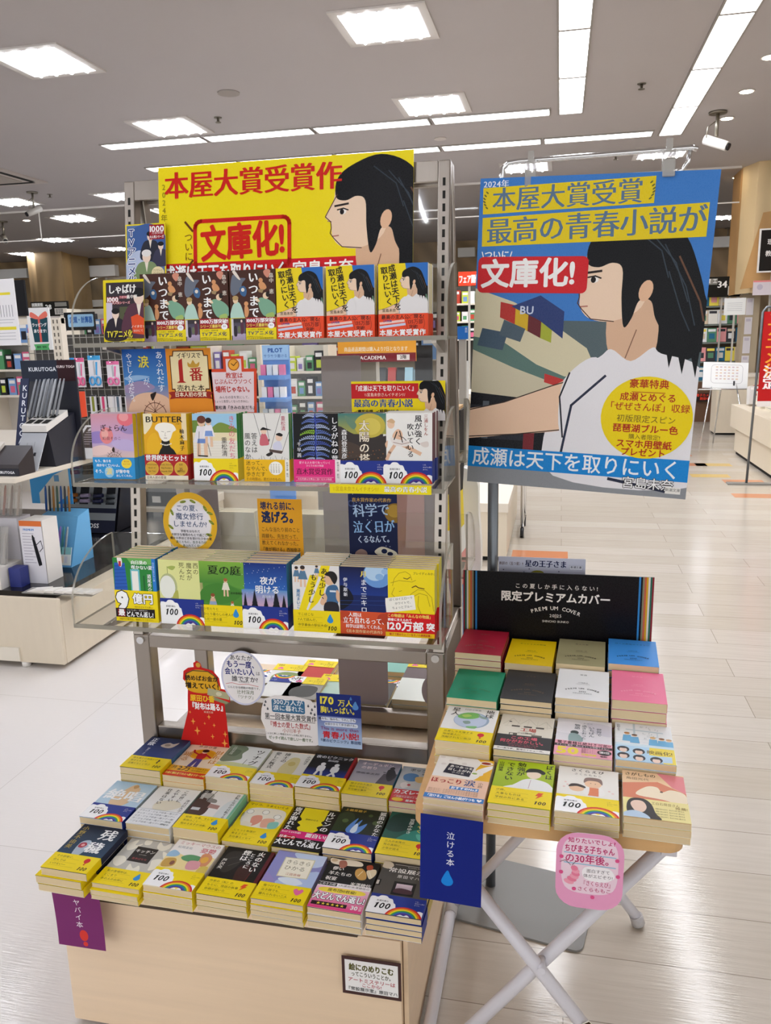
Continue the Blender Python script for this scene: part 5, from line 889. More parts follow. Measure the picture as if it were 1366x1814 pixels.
# ---- big blue poster on the stand
def blue_poster(A):
    h = A.h; A.R(0, 0, 100, h, '3f7cc6')
    A.R(0, 62, 100, h, '57666a')
    A.P([0, 48, 18, 54, 34, 62, 52, 74, 58, 86, 0, 90], 'd8cfae'); A.P([12, 54, 19, 55.5, 19, 64, 12, 61], 'b9362f'); A.P([19, 57, 25, 59, 25, 67, 19, 64], 'd8b02a'); A.P([25, 59, 31, 62, 31, 70, 25, 67], '6a2a30'); A.P([31, 62, 36, 64.5, 36, 72, 31, 70], 'a9b23a'); A.P([17, 56, 30, 51, 41, 58, 41, 70, 30, 62], '2f3f74'); A.T('BU', 21, 55, 5, 'cfd8ea', b=.02)
    A.P([0, 70, 14, 72, 30, 82, 56, 92, 56, 96, 26, 88, 0, 80], '5d7a72'); A.P([0, 76, 20, 84, 44, 92, 46, 100, 0, 96], 'cfc6aa'); A.P([4, 66, 16, 68, 14, 76, 2, 74], '44586a'); A.P([14, 62, 24, 66, 22, 72, 12, 69], '50606c'); A.P([34, 86, 56, 92, 56, 96, 34, 90], 'c23a36'); A.P([0, 96, 56, 100, 100, 96, 100, h, 0, h], '14141a'); A.R(0, 102, 30, 118, '2a2c34'); A.R(6, 100, 9, 118, '5a6068'); A.R(26, 112, 31, 122, '7a2a30'); A.R(0, 126, 100, h, '8f9296')
    profile(A, 44, 22, 62, 'e9e7ea')
    A.L([61, 86, 47, 100, 43, 128], 1.1, '2a2f44'); A.L([66, 133, 92, 137], 1.4, '2a2f44')
    A.T('2024年', 1.5, .8, 3.6, 'e8eef6', mi=1); A.P([1.5, 4.2, 75, 1.6, 75, 12.5, 1.8, 15.5], 'e3c91c'); A.P([1.8, 17, 97, 12.8, 97, 26.5, 2, 29.5], 'e3c91c')
    A.T('本屋大賞受賞', 5.5, 4.2, 10.8, '5b7590', rot=-2.0, sp=1.0, mi=1); A.T('最高の青春小説が', 3.5, 17.3, 11.8, '5b7590', rot=-2.5, sp=.985, mi=1)
    for sx_, x in ((1, 3.6), (-1, 73.2)):
        for k in range(6): A.E(x-sx_*(1.4-(k-2.5)**2*.2), 6.2+k*1.3-(2.2 if sx_ < 0 else 0), .8, .35, '6a6a30', 8, 40*sx_)
    A.T('\\ついに/', 2, 31.2, 3.8, 'f4f6f8', b=.03); A.RR(.8, 34, 50, 50, 2.5, 'd0222a'); A.T('文庫化!', 2, 35.2, 13.2, 'f6f4f2', b=.03, rot=-1.2, sp=1.0)
    A.R(0, 122, 100, 132, '1d87d4'); A.T('成瀬は天下を取りにいく', 2, 122.3, 9.2, 'eef2f6', b=.012, fit=95); A.T('宮島未奈', 72, 131.2, 5.6, 'f6f6f6', b=.01, oc='3a3430', ow=.05)
    A.E(80, 104, 19.5, 18.5, 'efd412', 40)
    for t, y, s, b in (('豪華特典', 89, 4.2, .02), ('成瀬とめぐる', 95, 4, .02), ('「ぜぜさんぽ」収録', 99.4, 4, .01), ('初版限定スピン', 105, 3.6, 0), ('琵琶湖ブルー色', 109.2, 4, .025), ('購入者限定!', 113.6, 2.6, 0), ('スマホ用壁紙', 116.2, 4, .025), ('プレゼント', 120, 3.9, .025)): A.C(t, 80, y-2.2, s, 'b02a18' if b else '6a4a18', b=b)
    A.L([73, 92.6, 87, 92.6], .3, 'b02a18'); A.R(91, h-5, 97.5, h-2, 'e9e6e0'); A.C('新潮文庫', 94.2, h-4.6, 1.6, '2a2a2a')
PT = [at(845, 318, 1.815), at(1264, 299, 1.755), at(825, 851, 1.815), at(1217, 886, 1.755)]
po = card('hanging_poster', 'big blue poster with girl in profile and yellow headline, clipped to the stand', 'poster', (842, 320, 1254, 890), 1.80, blue_poster, .0004, 0, mt=GLOSSCARD, back='eeeeee')
_x = ((PT[1]-PT[0])+(PT[3]-PT[2])).normalized(); _z = ((PT[0]-PT[2])+(PT[1]-PT[3])); _z = (_z-_x*_z.dot(_x)).normalized(); _y = _z.cross(_x)
_w = ((PT[1]-PT[0]).length+(PT[3]-PT[2]).length)/2; _h = ((PT[0]-PT[2]).length+(PT[1]-PT[3]).length)/2; _d = po.dimensions.copy()
bpy.context.view_layer.update(); bb = [Vector(c) for c in po.bound_box]; _sw, _sh = max(c.x for c in bb)-min(c.x for c in bb), max(c.z for c in bb)
mm = Matrix.Identity(4); ctr = (PT[2]+PT[3])/2
for i in range(3): mm[i][0] = _x[i]*_w/_sw; mm[i][1] = _y[i]; mm[i][2] = _z[i]*_h/_sh; mm[i][3] = ctr[i]
po.matrix_world = mm
CLIP = glassy('clear_plastic_clip', 'e4e2de', 1.0, .1, .35, 'd8d6d2')
for px, nm in ((940, 'left'), (1184, 'right')):
    p = at(px, 322 if px < 1000 else 303, 1.812 if px < 1000 else 1.768); t = thing('poster_clip', 'clear plastic clip at the %s top of the blue poster' % nm, 'clip', p, 'clear poster clips')
    b = MB(); b.box(-.012, -.012, -.012, .012, -.006, .022); b.build('front_jaw', CLIP, t, bevel=.002); b = MB(); b.box(-.012, .006, -.012, .012, .012, .022); b.build('back_jaw', CLIP, t, bevel=.002); b = MB(); b.tube([(-.012, 0, .03), (.012, 0, .03)], .011, 12); b.box(-.006, -.004, .036, .006, .004, .06); b.build('hook', CLIP, t)
# ---- yellow poster at the rack top
def yellow_poster(A):
    h = A.h; A.R(0, 0, 100, h, 'f2dd1a'); A.R(0, h*.57, 100, h, 'd3232c')
    profile(A, 67, 4, 46, 'eceaea'); A.L([86, 44, 76, 54, 74, h], .8, '20242e')
    A.T('本屋大賞受賞作', 2.5, 2.0, 10.6, 'd0241c', mi=1, b=.012, fit=71); A.T('2024年', .8, 6, 2.9, '8a7a1a', v=1); A.RR(15, 21, 53, 39, 2.5, 'd0241c', 1.5); A.T('文庫化!', 17, 22.8, 14, 'd0241c', b=.03, rot=-2, fit=34)
    A.L([11, 21, 14, 24.5], .8, '6a3a10'); A.L([11, 39, 14, 35.5], .8, '6a3a10'); A.T('ついに', 10.5, 25, 3.6, '7a4a18', v=1)
    A.T('成瀬は天下を取りにいく', 2, h*.58, 7.2, 'ffffff', b=.025, oc='6a1418', ow=.02, fit=50); A.T('宮島未奈', 54, h*.585, 6, 'ffffff', b=.02)
card('rack_poster', 'yellow poster with red headline standing behind the top shelf books', 'poster', (284, 309, 727, 620), 1.757, yellow_poster, .003, 0, mt=GLOSSCARD)
yp = bpy.data.objects['rack_poster']; yp.matrix_world = Matrix.Translation((yp.location.x, 1.7135, 1.432)) @ Matrix.Rotation(-math.atan(.1364), 4, 'X')
# ---- advert cards left of the top shelf
def robed(A, x, y, s, c, hair='1c1a1e'):
    A.S([x-s*.3, y+s*.4, x, y+s*.28, x+s*.3, y+s*.4, x+s*.4, y+s, x-s*.4, y+s], c); A.P([x-s*.06, y+s*.3, x+s*.06, y+s*.3, x, y+s*.6], 'efe4d4'); A.E(x, y+s*.15, s*.13, s*.17, 'efd6c4'); A.E(x, y+s*.05, s*.15, s*.1, hair)
def anime_tall(A):
    h = A.h; A.R(0, 0, 100, h, 'e6d21e'); A.R(3, 3, 97, h, '5a77a8'); A.S([10, 20, 60, 0, 100, 30, 90, 90, 30, 80], '40609c'); A.S([3, 80, 40, 60, 60, 110, 40, h, 3, h], 'b8c4e0'); robed(A, 62, 20, 60, '2a2c3a'); robed(A, 88, 44, 50, '3a3a52'); robed(A, 52, 62, 80, '7f9468', 'e8e4e2'); A.R(60, 3, 97, 36, '9c1e2a'); A.T('1000', 61, 3, 19, 'ffffff', mi=1, b=.01, fit=36); A.T('万部突破', 66, 18, 7, 'f4d8d8'); A.T('大人気シリーズ', 61, 27, 7, 'ffffff', b=.02, fit=35); A.T('TVアニメ化', 4, 8, 22, '1f3a80', v=1, b=.02, oc='ffffff', ow=.06, sp=.98); A.E(80, 112, 16, 15, 'e9dcae'); 
    for i in range(3): A.C('フジテレビ', 80, 103+i*6, 5, '5a4a2a')
card('advert_card', 'tall card with blue print and vertical lettering beside the yellow poster', 'card', (219, 393, 290, 510), 1.716, anime_tall, .002, 7.8)
def anime_front(A):
    h = A.h; A.R(0, 0, 100, h, 'e6d21e'); A.R(7, 6, 100, h-7, '3a3238'); A.R(7, 50, 22, h-36, 'cfc8d8'); A.R(7, h-42, 100, h-7, 'a08cac'); A.R(40, 60, 76, 124, '55583f'); robed(A, 58, 74, 44, '6f7452'); robed(A, 30, 66, 66, '2c2630'); robed(A, 88, 24, 100, '5b3646'); A.P([68, h-54, 84, h-60, 100, h-50, 100, h-14, 72, h-18], 'e0532a'); A.T('しゃばけ', 12, 10, 22, 'f6f4f0', mi=1, b=.02, fit=70); A.T('1000', 10, 36, 15, 'ffffff', mi=1, oc='b0202c', ow=.08, b=.02); A.T('万部突破', 40, 36, 6, 'f4dce0', oc='b0202c', ow=.1); A.T('大人気シリーズ', 22, 48, 6.4, 'ffffff', oc='b0202c', ow=.1); A.T('畠中恵', 58, 34, 9, 'f4f0ea', b=.02); A.T('TVアニメ化', 8, h-26, 19, 'f6e64a', b=.02, oc='2a241a', ow=.06, fit=64); A.C('ノイタミナ', 86, h-36, 7, 'fbe8d8', b=.02); A.C('ほかにて', 86, h-26, 6, 'fbe8d8'); A.T('新潮文庫しゃばけシリーズ最新情報はこちら', 8, h-6, 4.4, '6a5e10', fit=88)
card('advert_card', 'yellow bordered dark card with white title, front left of the top shelf', 'card', (179, 493, 251, 605), 1.606, anime_front, .002, 8)
# ---- cards behind the middle shelf books
YM = 1.664
def c_namida(A):
    h = A.h; A.G(0, 0, 100, h*.55, '1f55a8', '4a86c4'); A.G(0, h*.55, 100, h, '5b82b8', 'd8a890'); A.S([0, 76, 40, 66, 70, 80, 30, 92, 0, 90], '9a8ab0'); A.S([20, 100, 60, 90, 100, 104, 100, h, 10, h], 'e0b89c'); A.S([0, 60, 30, 54, 60, 58, 20, 66], '8fb4dc'); A.T('あふれだす', 76, 5, 17, 'f0f4f8', v=1, sp=1.0); A.T('涙', 35, 14, 26, 'e4d64a', b=.02, oc='3a5a8a', ow=.03); A.T('が、', 44, 60, 15, 'f0f4f8', v=1); A.T('やさしくなだう。', 8, 8, 15, 'f0f4f8', v=1, sp=.92)
    for r in range(0, 180, 30): A.L([66+26*math.cos(math.radians(r)), h+26*math.sin(math.radians(r))*.4, 66-26*math.cos(math.radians(r)), h-10-26*math.sin(math.radians(r))*.8], 1, '5a2a1c')
    A.Arc(66, h, 25, 26.4, 0, 180, '5a2a1c'); A.S([58, h-42, 64, h-46, 72, h-48, 68, h-38, 62, h-30], '241a16')
card('advert_card', 'blue sky card with vertical white lettering behind the middle shelf books', 'card', (220, 618, 297, 735), YM, c_namida)
def c_first(A):
    h = A.h; A.R(0, 0, 100, h, 'e8912a'); A.P([8, 14, 14, 14, 16, 4, 84, 4, 86, 14, 94, 14, 94, h*.62, 86, h*.62, 84, h*.7, 16, h*.7, 14, h*.62, 8, h*.62], '5a2c14'); A.P([10, 16, 16, 16, 18, 6, 82, 6, 84, 16, 92, 16, 92, h*.6, 84, h*.6, 82, h*.68, 18, h*.68, 16, h*.6, 10, h*.6], 'efdfb0'); A.T('イギリスで', 24, 8, 13, '241812', mi=1, fit=54); A.P([28, 24, 36, 20, 36, 66, 42, 70, 20, 70, 27, 66, 27, 30], 'b02420'); A.T('番', 50, 38, 30, 'b02420', mi=1, b=.01); A.S([50, 38, 48, 28, 54, 32, 60, 24, 66, 32, 74, 28, 70, 38], 'c89a3a'); A.T('売れた本', 20, 74, 14, '2a1a12', mi=1, fit=62); A.P([0, 90, 8, 88, 92, 88, 100, 90, 94, 97, 98, 104, 84, 102, 16, 102, 2, 104, 6, 97], '9c2a20'); A.T('日本人初の受賞', 14, 89, 10.5, 'f6ead0', b=.02, fit=72)
card('advert_card', 'orange card with big red figure one behind the yellow face book', 'card', (297, 617, 376, 735), YM, c_first)
def sh_clock(A): return [(32, 0), (74, 0), (74, 24), (100, 24), (95, A.h), (6, A.h), (0, 24), (32, 24)]
def c_clock(A):
    h = A.h; A.P(sh_clock(A), 'd9492c'); A.P([(37, 5), (69, 5), (69, 30), (94, 30), (90, h-5), (10, h-5), (6, 30), (37, 30)], 'e9d6dc'); A.E(53, 16, 12, 12, 'c06a1a'); A.E(53, 16, 9.6, 9.8, 'f0a83a'); A.L([48, 14, 53, 18, 60, 11], 1.4, '2a1a10'); A.C('教室は', 53, 31, 12, 'c0352a', b=.02); A.T('じぶんにウソつく', 10, 43, 11, 'c0352a', b=.015, fit=80); A.T('場所じゃない。', 12, 57, 13, 'c0352a', b=.03, fit=78); A.C('みんなの目を気にして、', 52, 76, 6, '4a4044'); A.C('ちょっと息苦しくなったきみに。', 52, 84, 6, '4a4044', fit=76); A.C('重松清『きみの友だち』', 52, 95, 8, '1a1a1c', b=.015)
card('advert_card', 'clock tower shaped card with red edge behind the middle shelf', 'card', (371, 631, 456, 735), YM, c_clock, shape=sh_clock)
def c_naruse(A):
    h = A.h; A.R(0, 0, 100, h, 'f0d91c'); A.R(0, h*.06, 72, h*.44, 'c8232a'); A.T('『成瀬は天下を取りにいく』', 2, h*.1, 6.6, 'ffffff', b=.01, fit=68); A.T('\\\\宮島未奈さんイチオシ!//', 14, h*.29, 4.2, 'fbe8d8', fit=44); A.T('最高の青春小説', 2, h*.45, 9, '27509c', mi=1, b=.015, fit=64); A.T('✓爆笑妄想', 2, h*.72, 4.2, '1a1a1a', b=.03); A.T('✓純度100%の', 26, h*.71, 4.2, '1a1a1a', b=.03); A.T('青春小説集!', 28, h*.86, 4.2, '1a1a1a', b=.03); profile(A, 70, 0, 34, 'eceaea')
card('advert_card', 'wide red and yellow banner card behind the white runner book', 'card', (622, 675, 788, 745), YM, c_naruse)
card('shelf_strip', 'narrow yellow lettered strip on the front edge of the middle shelf', 'card', (583, 859, 763, 875), SH[2][0]-.0045, lambda A: (A.R(0, 0, 100, A.h, 'f2e01a'), A.T('\\\\宮島未奈さんイチオシ!//', 3, 2, 5, 'c8a014', fit=46), A.T('最高の青春小説', 54, 1.2, 6, 'ffffff', mi=1, oc='8a8a5a', ow=.03, fit=42)), .0006)
# ---- cards behind the bottom shelf books
YB_ = 1.638
def c_summer(A):
    h = A.h; A.E(50, h/2, 50, h/2, 'e8b52a', 48); A.E(50, h/2, 40, h/2-11, 'f1e6c4', 44); A.E(50, h/2, 38, h/2-13, 'ece9f0', 44)
    for x, y, r in ((40, 17, -10), (58, 16, 25), (18, 36, 70), (80, 28, 60), (88, 36, 20), (90, 52, 40), (14, 62, 40), (84, 74, 10)): A.E(x, y, 6, 2.4, '7d8a2a', 12, r); A.L([x-5, y, x+5, y], .4, 'c8cc7a')
    for t, y, s in (('この夏、', 22, 12), ('魔女修行', 36, 13), ('しませんか?', 50, 12)): A.C(t, 50, y, s, '35507a', b=.005)
    for i, t in enumerate(('学校をはなれて', '大好きな祖母のもとで過ごした', '魔女の手ほどきを受けた少女の夏', '涙とともに、生きる力が', 'あふれてくる!', '『西の魔女が死んだ』', '梨木香歩')): A.C(t, 50, 66+i*6.4, 5.2, '3a5a3a' if i in (3, 4) else '2a2a34', b=.01)
card('advert_card', 'oval yellow rimmed card with leaves behind the bottom shelf books', 'card', (289, 872, 384, 982), YB_, c_summer, shape=oval)
def c_escape(A):
    h = A.h; A.R(0, 0, 100, h, 'e0a023'); A.T('壊れる前に、', 6, 6, 19, '1c2a52', b=.025, fit=86); A.T('逃げろ。', 8, 27, 27, '1c2a52', b=.04, fit=84)
    for i, t in enumerate(('こんな当たり前のこと', '両親も、先生だって、', '教えてくれなかった。')): A.T(t, 6, 62+i*15, 11, '3a2a1a', fit=88)
    A.L([6, 90, 92, 90], .9, 'b0381c'); A.T('『夜が明ける』西加奈子', 4, 107, 9.5, '241a14', b=.01, fit=90)
card('advert_card', 'amber card with navy hand lettering behind the blue night book', 'card', (458, 884, 536, 986), YB_, c_escape)
def c_science(A):
    h = A.h; A.R(0, 0, 100, h, '131c40'); A.G(0, 0, 100, h*.4, '1a2654', '131c40'); A.E(96, 38, 22, 20, '8a6a2a'); A.E(94, 34, 14, 13, 'b08c3a'); A.E(6, 20, 7, 7, '3a4a7a'); A.E(6, 20, 4, 4, '131c40'); A.C('直木賞作家の代表作', 48, 8, 9, 'd0a852', mi=1); A.T('科学で', 8, 22, 28, 'a9c4e4', mi=1, fit=76, rot=-4); A.T('泣く日が', 8, 56, 27, '8ab4e0', mi=1, fit=86, rot=-3); A.T('くるなんて。', 16, 86, 17, 'c4d4ea', mi=1, fit=74, rot=-3)
    A.S([52, 118, 66, 108, 84, 112, 98, 120, 96, 134, 74, 130, 60, 126], 'cfc9b4'); A.E(72, 117, 6, 5, '131c40'); A.E(84, 122, 6, 4, '131c40'); A.S([12, 122, 24, 114, 36, 120, 34, 134, 14, 134], '8a7068')
    for i in range(14): A.E((i*37) % 96+2, (i*53) % int(h), .8, .8, 'cfd8f0', 6)
card('advert_card', 'dark blue rounded card with skull and planet behind the moon book', 'card', (618, 875, 704, 996), YB_, c_science, shape=rshape(6))
card('rectangle', 'dark leaflet lying under the moon book on the bottom shelf', 'rectangle', (590, 1120, 684, 1134), 1.5, lambda A: (A.R(0, 0, 100, A.h, 'f0ece8'), A.R(4, 1, 96, A.h, '2a1416')), .001)  # thin dark rectangle with pale border, laid flat on the tray
lf = bpy.data.objects['rectangle']; lf.matrix_world = Matrix.Translation((lf.location.x, 1.5, SH[3][1]+.0006)) @ Matrix.Rotation(math.radians(-88), 4, 'X')
# ---- cards rising from the back row of the base
YD = 1.627
def sh_purse(A): h = A.h; return [(32, 16), (24, 22), (22, 36), (30, 44), (28, 64), (26, 92), (0, h), (94, h), (92, 100), (90, 72), (100, 70), (100, 50), (86, 48), (84, 30), (74, 18), (56, 14), (54, 7), (48, 3), (42, 7), (42, 14)]
def c_purse(A):
    h = A.h; A.P(sh_purse(A), 'cb1f1c'); A.S([34, 22, 54, 18, 74, 24, 80, 38, 84, 50, 56, 58, 30, 54, 26, 36], 'e0a823'); A.L([28, 42, 28, 26, 40, 20, 66, 20, 78, 28, 82, 42], 1.6, '5a4a2a'); A.E(50, 10, 4, 4, 'd8a23a'); A.C('読めばお金が', 54, 28, 9.5, '241a10', b=.03); A.C('増えていく!', 54, 40, 11, '241a10', b=.035); A.P([64, 48, 100, 54, 99, 66, 62, 60], 'b5b08c'); A.P([66, 60, 98, 70, 94, 74, 64, 66], '8f9470'); A.E(82, 57, 5, 3.6, 'd8d2b4'); A.T('原田ひ香', 32, 61, 12, 'f3c12a', b=.035, fit=42); A.T('『財布は踊る』', 30, 74, 13, 'ffffff', b=.025, fit=62); A.C('新潮文庫', 62, 88, 4, 'f0c8b0')
    for x, y, s in ((34, 108, 6), (40, 124, 8), (62, 98, 5), (70, 112, 4), (66, 132, 5), (88, 126, 6), (86, 142, 8), (46, 150, 5), (54, 110, 3), (30, 92, 3)): A.P([x, y-s, x+s*.18, y-s*.18, x+s*.7, y, x+s*.18, y+s*.18, x, y+s, x-s*.18, y+s*.18, x-s*.7, y, x-s*.18, y-s*.18], 'f2a84a')
card('advert_card', 'tall red purse shaped card standing in the back row of the base', 'card', (306, 1168, 408, 1345), YD, c_purse, shape=sh_purse)
def c_oval(A):
    h = A.h; A.E(50, h/2, 50, h/2, 'cfd0e8', 48); A.E(50, h/2, 46, h/2-4, 'f0ecee', 44); A.C('あなたが', 48, 10, 13, '2a2a34', b=.01); A.T('もう一度、', 14, 23, 17, '1f2a7c', b=.025, fit=72); A.T('会いたい人', 9, 40, 17, '1f2a7c', b=.025, fit=68); A.T('は', 80, 45, 10, '2a2a34'); A.C('誰ですか?', 54, 58, 14, '2a2a34', b=.012); A.L([10, 78, 24, 75, 40, 78, 60, 76, 84, 80], .9, 'c8323a'); A.C('心の奥から', 52, 69, 5, '3a3a3a'); A.C('じんとなる感動の物語です。', 52, 82, 6, '3a3a3a'); A.C('辻村深月', 54, 90, 10, '5a6a3a'); A.C('『ツナグ』', 54, 102, 9, '5a6a3a')
card('advert_card', 'white oval card with blue hand lettering under the rack beam', 'card', (392, 1153, 469, 1249), YD-.006, c_oval, shape=oval)
def sh_blob(A): h = A.h; return [(2, 26), (8, 8), (26, 1), (60, 0), (86, 5), (98, 16), (100, 34), (96, 48), (98, 62), (100, 80), (92, h-3), (60, h), (20, h-2), (8, h-8), (6, 60), (0, 44)]
def c_300(A):
    h = A.h; A.P(sh_blob(A), 'ece6e6'); A.RR(20, 7, 76, 30, 3, '3f7098'); A.C('300万人が', 48, 6, 11, 'f4f6f8', b=.01); A.C('涙に暮れた', 48, 17, 10.5, 'f4f6f8', b=.01); A.T('第一回本屋大賞受賞作', 7, 32, 11, '2a2a2e', b=.01, fit=88); A.L([8, 43, 92, 44], .8, '3a3a3a'); A.T('『博士の愛した数式』', 12, 46, 11, 'b0282c', b=.01, fit=76); A.C('小川洋子', 52, 57, 8, 'b0584a'); A.C('こんなに美しい物語をわたしは他に知りません。', 50, 66, 4, '2a2a2a', fit=82); A.T('ゼッタイ読んで欲しい一冊です。', 12, 72, 6.5, '4a6a2a', b=.01, fit=78)
    for x, y in ((8, 16), (13, 22), (10, 10), (82, 12), (88, 18), (93, 12), (86, 24), (92, 26)): drop(A, x, y, 5, '5a5a62')
card('advert_card', 'cloud shaped cream card with blue heading behind the base books', 'card', (462, 1233, 566, 1320), YD-.005, c_300, shape=sh_blob)
def c_170(A):
    h = A.h; A.R(0, 0, 100, h*.42, '1f2f7a'); A.G(0, h*.42, 100, h, '6a78b4', 'b9d0ec'); A.T('170', 8, 4, 24, 'f0e04a', b=.04); A.T('万人', 48, 12, 17, 'f0e04a', b=.015); A.T('胸いっぱい。', 8, 30, 17, 'f0e04a', b=.02, fit=86); A.RR(8, 56, 88, 65, 4, 'dfe4f4'); A.C('痛みも、悩みも、うれしさも。', 48, 56.5, 6.4, '2a2a3a', b=.015); A.RR(16, 68, 92, 77, 4, 'dfe4f4'); A.C('全部かかえて歩き続ける。', 54, 68.5, 6.2, '2a2a3a', b=.01); A.C('This is more than', 50, 77, 11, '8a2a6a', b=.005); A.T('青春小説!', 10, 89, 18, 'cf2a34', b=.025, fit=84); A.C('『夜のピクニック』恩田陸', 50, 108, 8, '1f3a6a', b=.01); drop(A, 88, 14, 20, '5a90d4'); drop(A, 78, 4, 8, '4a7ac0')
card('advert_card', 'blue rounded card with yellow 170 heading behind the base books', 'card', (562, 1230, 640, 1324), YD-.006, c_170, shape=rshape(9))
# ---- signs hung on the base and the table
def c_yabai(A):
    h = A.h; A.R(0, 0, 100, h, '7a2c68'); A.T('ヤバイ本', 42, 18, 15, 'f2e8f0', v=1, sp=1.1); A.E(56, 98, 9, 12, 'd83a30'); A.E(58, 116, 5, 5, 'd83a30')
card('hanging_sign', 'purple paper sign with white vertical lettering on the base corner', 'sign', (103, 1573, 185, 1672), 1.225, c_yabai, .0004, -5, bend=.008)
def c_naku(A):
    h = A.h; A.R(0, 0, 100, h, '17267c'); A.T('泣ける本', 42, 26, 14, 'eef0f8', v=1, sp=1.14); drop(A, 45, 96, 28, '1e86dc')
card('hanging_sign', 'navy blue sign with white lettering and blue drop at the table corner', 'sign', (742, 1448, 852, 1599), 1.168, c_naku, .0006, 0, mt=GLOSSCARD, yawdeg=-2)
bpy.data.objects['hanging_sign.001'].matrix_world @= Matrix.Rotation(math.radians(1.2), 4, 'Y')
def c_pink(A):
    h = A.h; A.P(rshape(34)(A), 'f2e4ea'); A.P(rshape(33)(A), 'eaa0c4'); A.S([16, 14, 50, 8, 84, 14, 92, 50, 86, 98, 50, 108, 14, 98, 8, 50], 'f0d3e0'); A.C('知りたいでしょ?', 52, 9, 9.5, 'c02a6a', b=.02); A.T('ちびまる子ちゃん', 12, 21, 14, 'c02a6a', b=.02, fit=74); A.L([12, 36, 88, 38], 1.6, '8ac0d8'); A.T('の30年後。', 13, 37, 17, 'c02a6a', b=.015, fit=74); A.L([12, 54, 88, 56], 1.6, '8ac0d8'); A.S([40, 64, 48, 58, 76, 58, 86, 66, 86, 76, 70, 84, 48, 82, 40, 74], 'f8f2f4'); A.C('面白すぎて', 63, 62, 7, '4a3a40'); A.C('体がエビぞり!', 63, 71, 7, '4a3a40'); A.T('『さくらえび』', 38, 83, 10, 'c02a6a', fit=48); A.C('さくらももこ', 58, 95, 8.5, 'c02a6a')
    for i in range(6): A.E(18+10*math.sin(i*.45)+2, 88-i*5, 8-i*.5, 4.5, 'e8809c' if i % 2 else 'f0a0b4', 14, 20)
    A.L([22, 58, 14, 50, 6, 54], .7, '5a2a3a'); A.L([24, 58, 30, 50], .7, '5a2a3a')
    for x, y in ((8, 44), (90, 42), (92, 70), (8, 72), (28, 100), (56, 112)): A.S([x, y-3, x+3, y-1, x+2, y+3, x-2, y+3, x-3, y-1], 'e0568c')
card('hanging_sign', 'pink rounded handwritten sign hung below the table front edge', 'sign', (984, 1472, 1104, 1610), 1.172, c_pink, .0006, -3, shape=rshape(34))
def c_frame(A):
    h = A.h; A.R(0, 0, 100, h, '4a3230'); A.R(5, 6, 95, h-6, 'f0eeec'); A.T('絵にのめりこむ', 12, 12, 14, '5d5a2a', b=.04, fit=76); A.T('ってこういうことか。', 15, 27, 10, '4a4a2a', b=.02, fit=72); A.C('アートミステリーは', 50, 39, 9, 'b02a3a', b=.015); A.C('ここから!', 50, 48, 8, 'b02a3a', b=.015); A.C('『常設展示室』原田マハ', 50, 57, 8, '3a3a3a', b=.01)
card('framed_notice', 'small brown framed handwritten notice stuck on the base front', 'sign', (606, 1700, 710, 1766), 1.2475, c_frame, .0008)
# ---- black header panel behind the table books
hp = thing('header_board', 'black header board with rainbow striped ends behind the premium books', 'header board', (.004, 1.7885, TZ+.0004))
pw, ph = .427, .257; A = Art(100, 100*ph/pw, '121013')
for i, c in enumerate(('8a2a34', '2f6a58', 'dcd8ce', 'd8a52a', 'c8644a', '8c8468', '121013', '3a86c4')):
    A.R(i*.95, 0, (i+1)*.95, A.h, c); A.R(100-(i+1)*.95, 0, 100-i*.95, A.h, c)
A.C('この夏しか手に入らない!', 50, 6, 3, 'e6dfd8', sp=1.3, b=.01); A.T('限定プレミアムカバー', 20.5, 10.5, 6, 'f0eae4', b=.03, fit=58); s = 'PREMIUM COVER'
for i, ch in enumerate(s):
    th = math.radians(-22+44*i/12)
    if ch != ' ': A.T(ch, 50+34*math.sin(th)-.9, 53-34*math.cos(th)-1.2, 3, 'efe9e2', b=.01, rot=math.degrees(th)*.9)
A.C('20 25', 50, 22.4, 2.4, 'efe9e2', sp=1.1); A.E(50, 23.8, .8, 1.3, '8a8078'); A.C('SHINCHO BUNKO', 50, 26, 1.7, 'd8d2ca', b=.01)
b = MB(); b.box(-pw/2, 0, 0, pw/2, .003, ph, c=lin('121013')); A.emit(b, A.top, lambda x, y, z: (x-pw/2, -.0001-z, ph-y), pw/100); b.build('panel', GLOSSCARD, hp)
b = MB(); b.box(pw/2-.003, .003, 0, pw/2, .06, ph*.82, c=lin('8fb4d8')); b.build('side_flap', CARD, hp); b = MB(); b.box(-pw/2, .003, 0, -pw/2+.003, .06, ph*.82, c=lin('8fb4d8')); b.build('side_flap', CARD, hp)
bk = thing('book_rest', 'clear acrylic angled rest at the right rear table edge', 'rest', (.2165, 1.74, TZ)); b = MB(); b.prism([(0, -.1, .0005), (0, .03, .0005), (0, .03, .09), (0, .02, .09)], (.003, 0, 0), 0, me=1); b.build('side_plate', [ACR, ACE], bk); b = MB(); b.box(-.02, -.1, .0003, 0, .03, .0028); b.build('foot_plate', [ACR], bk) if False else None
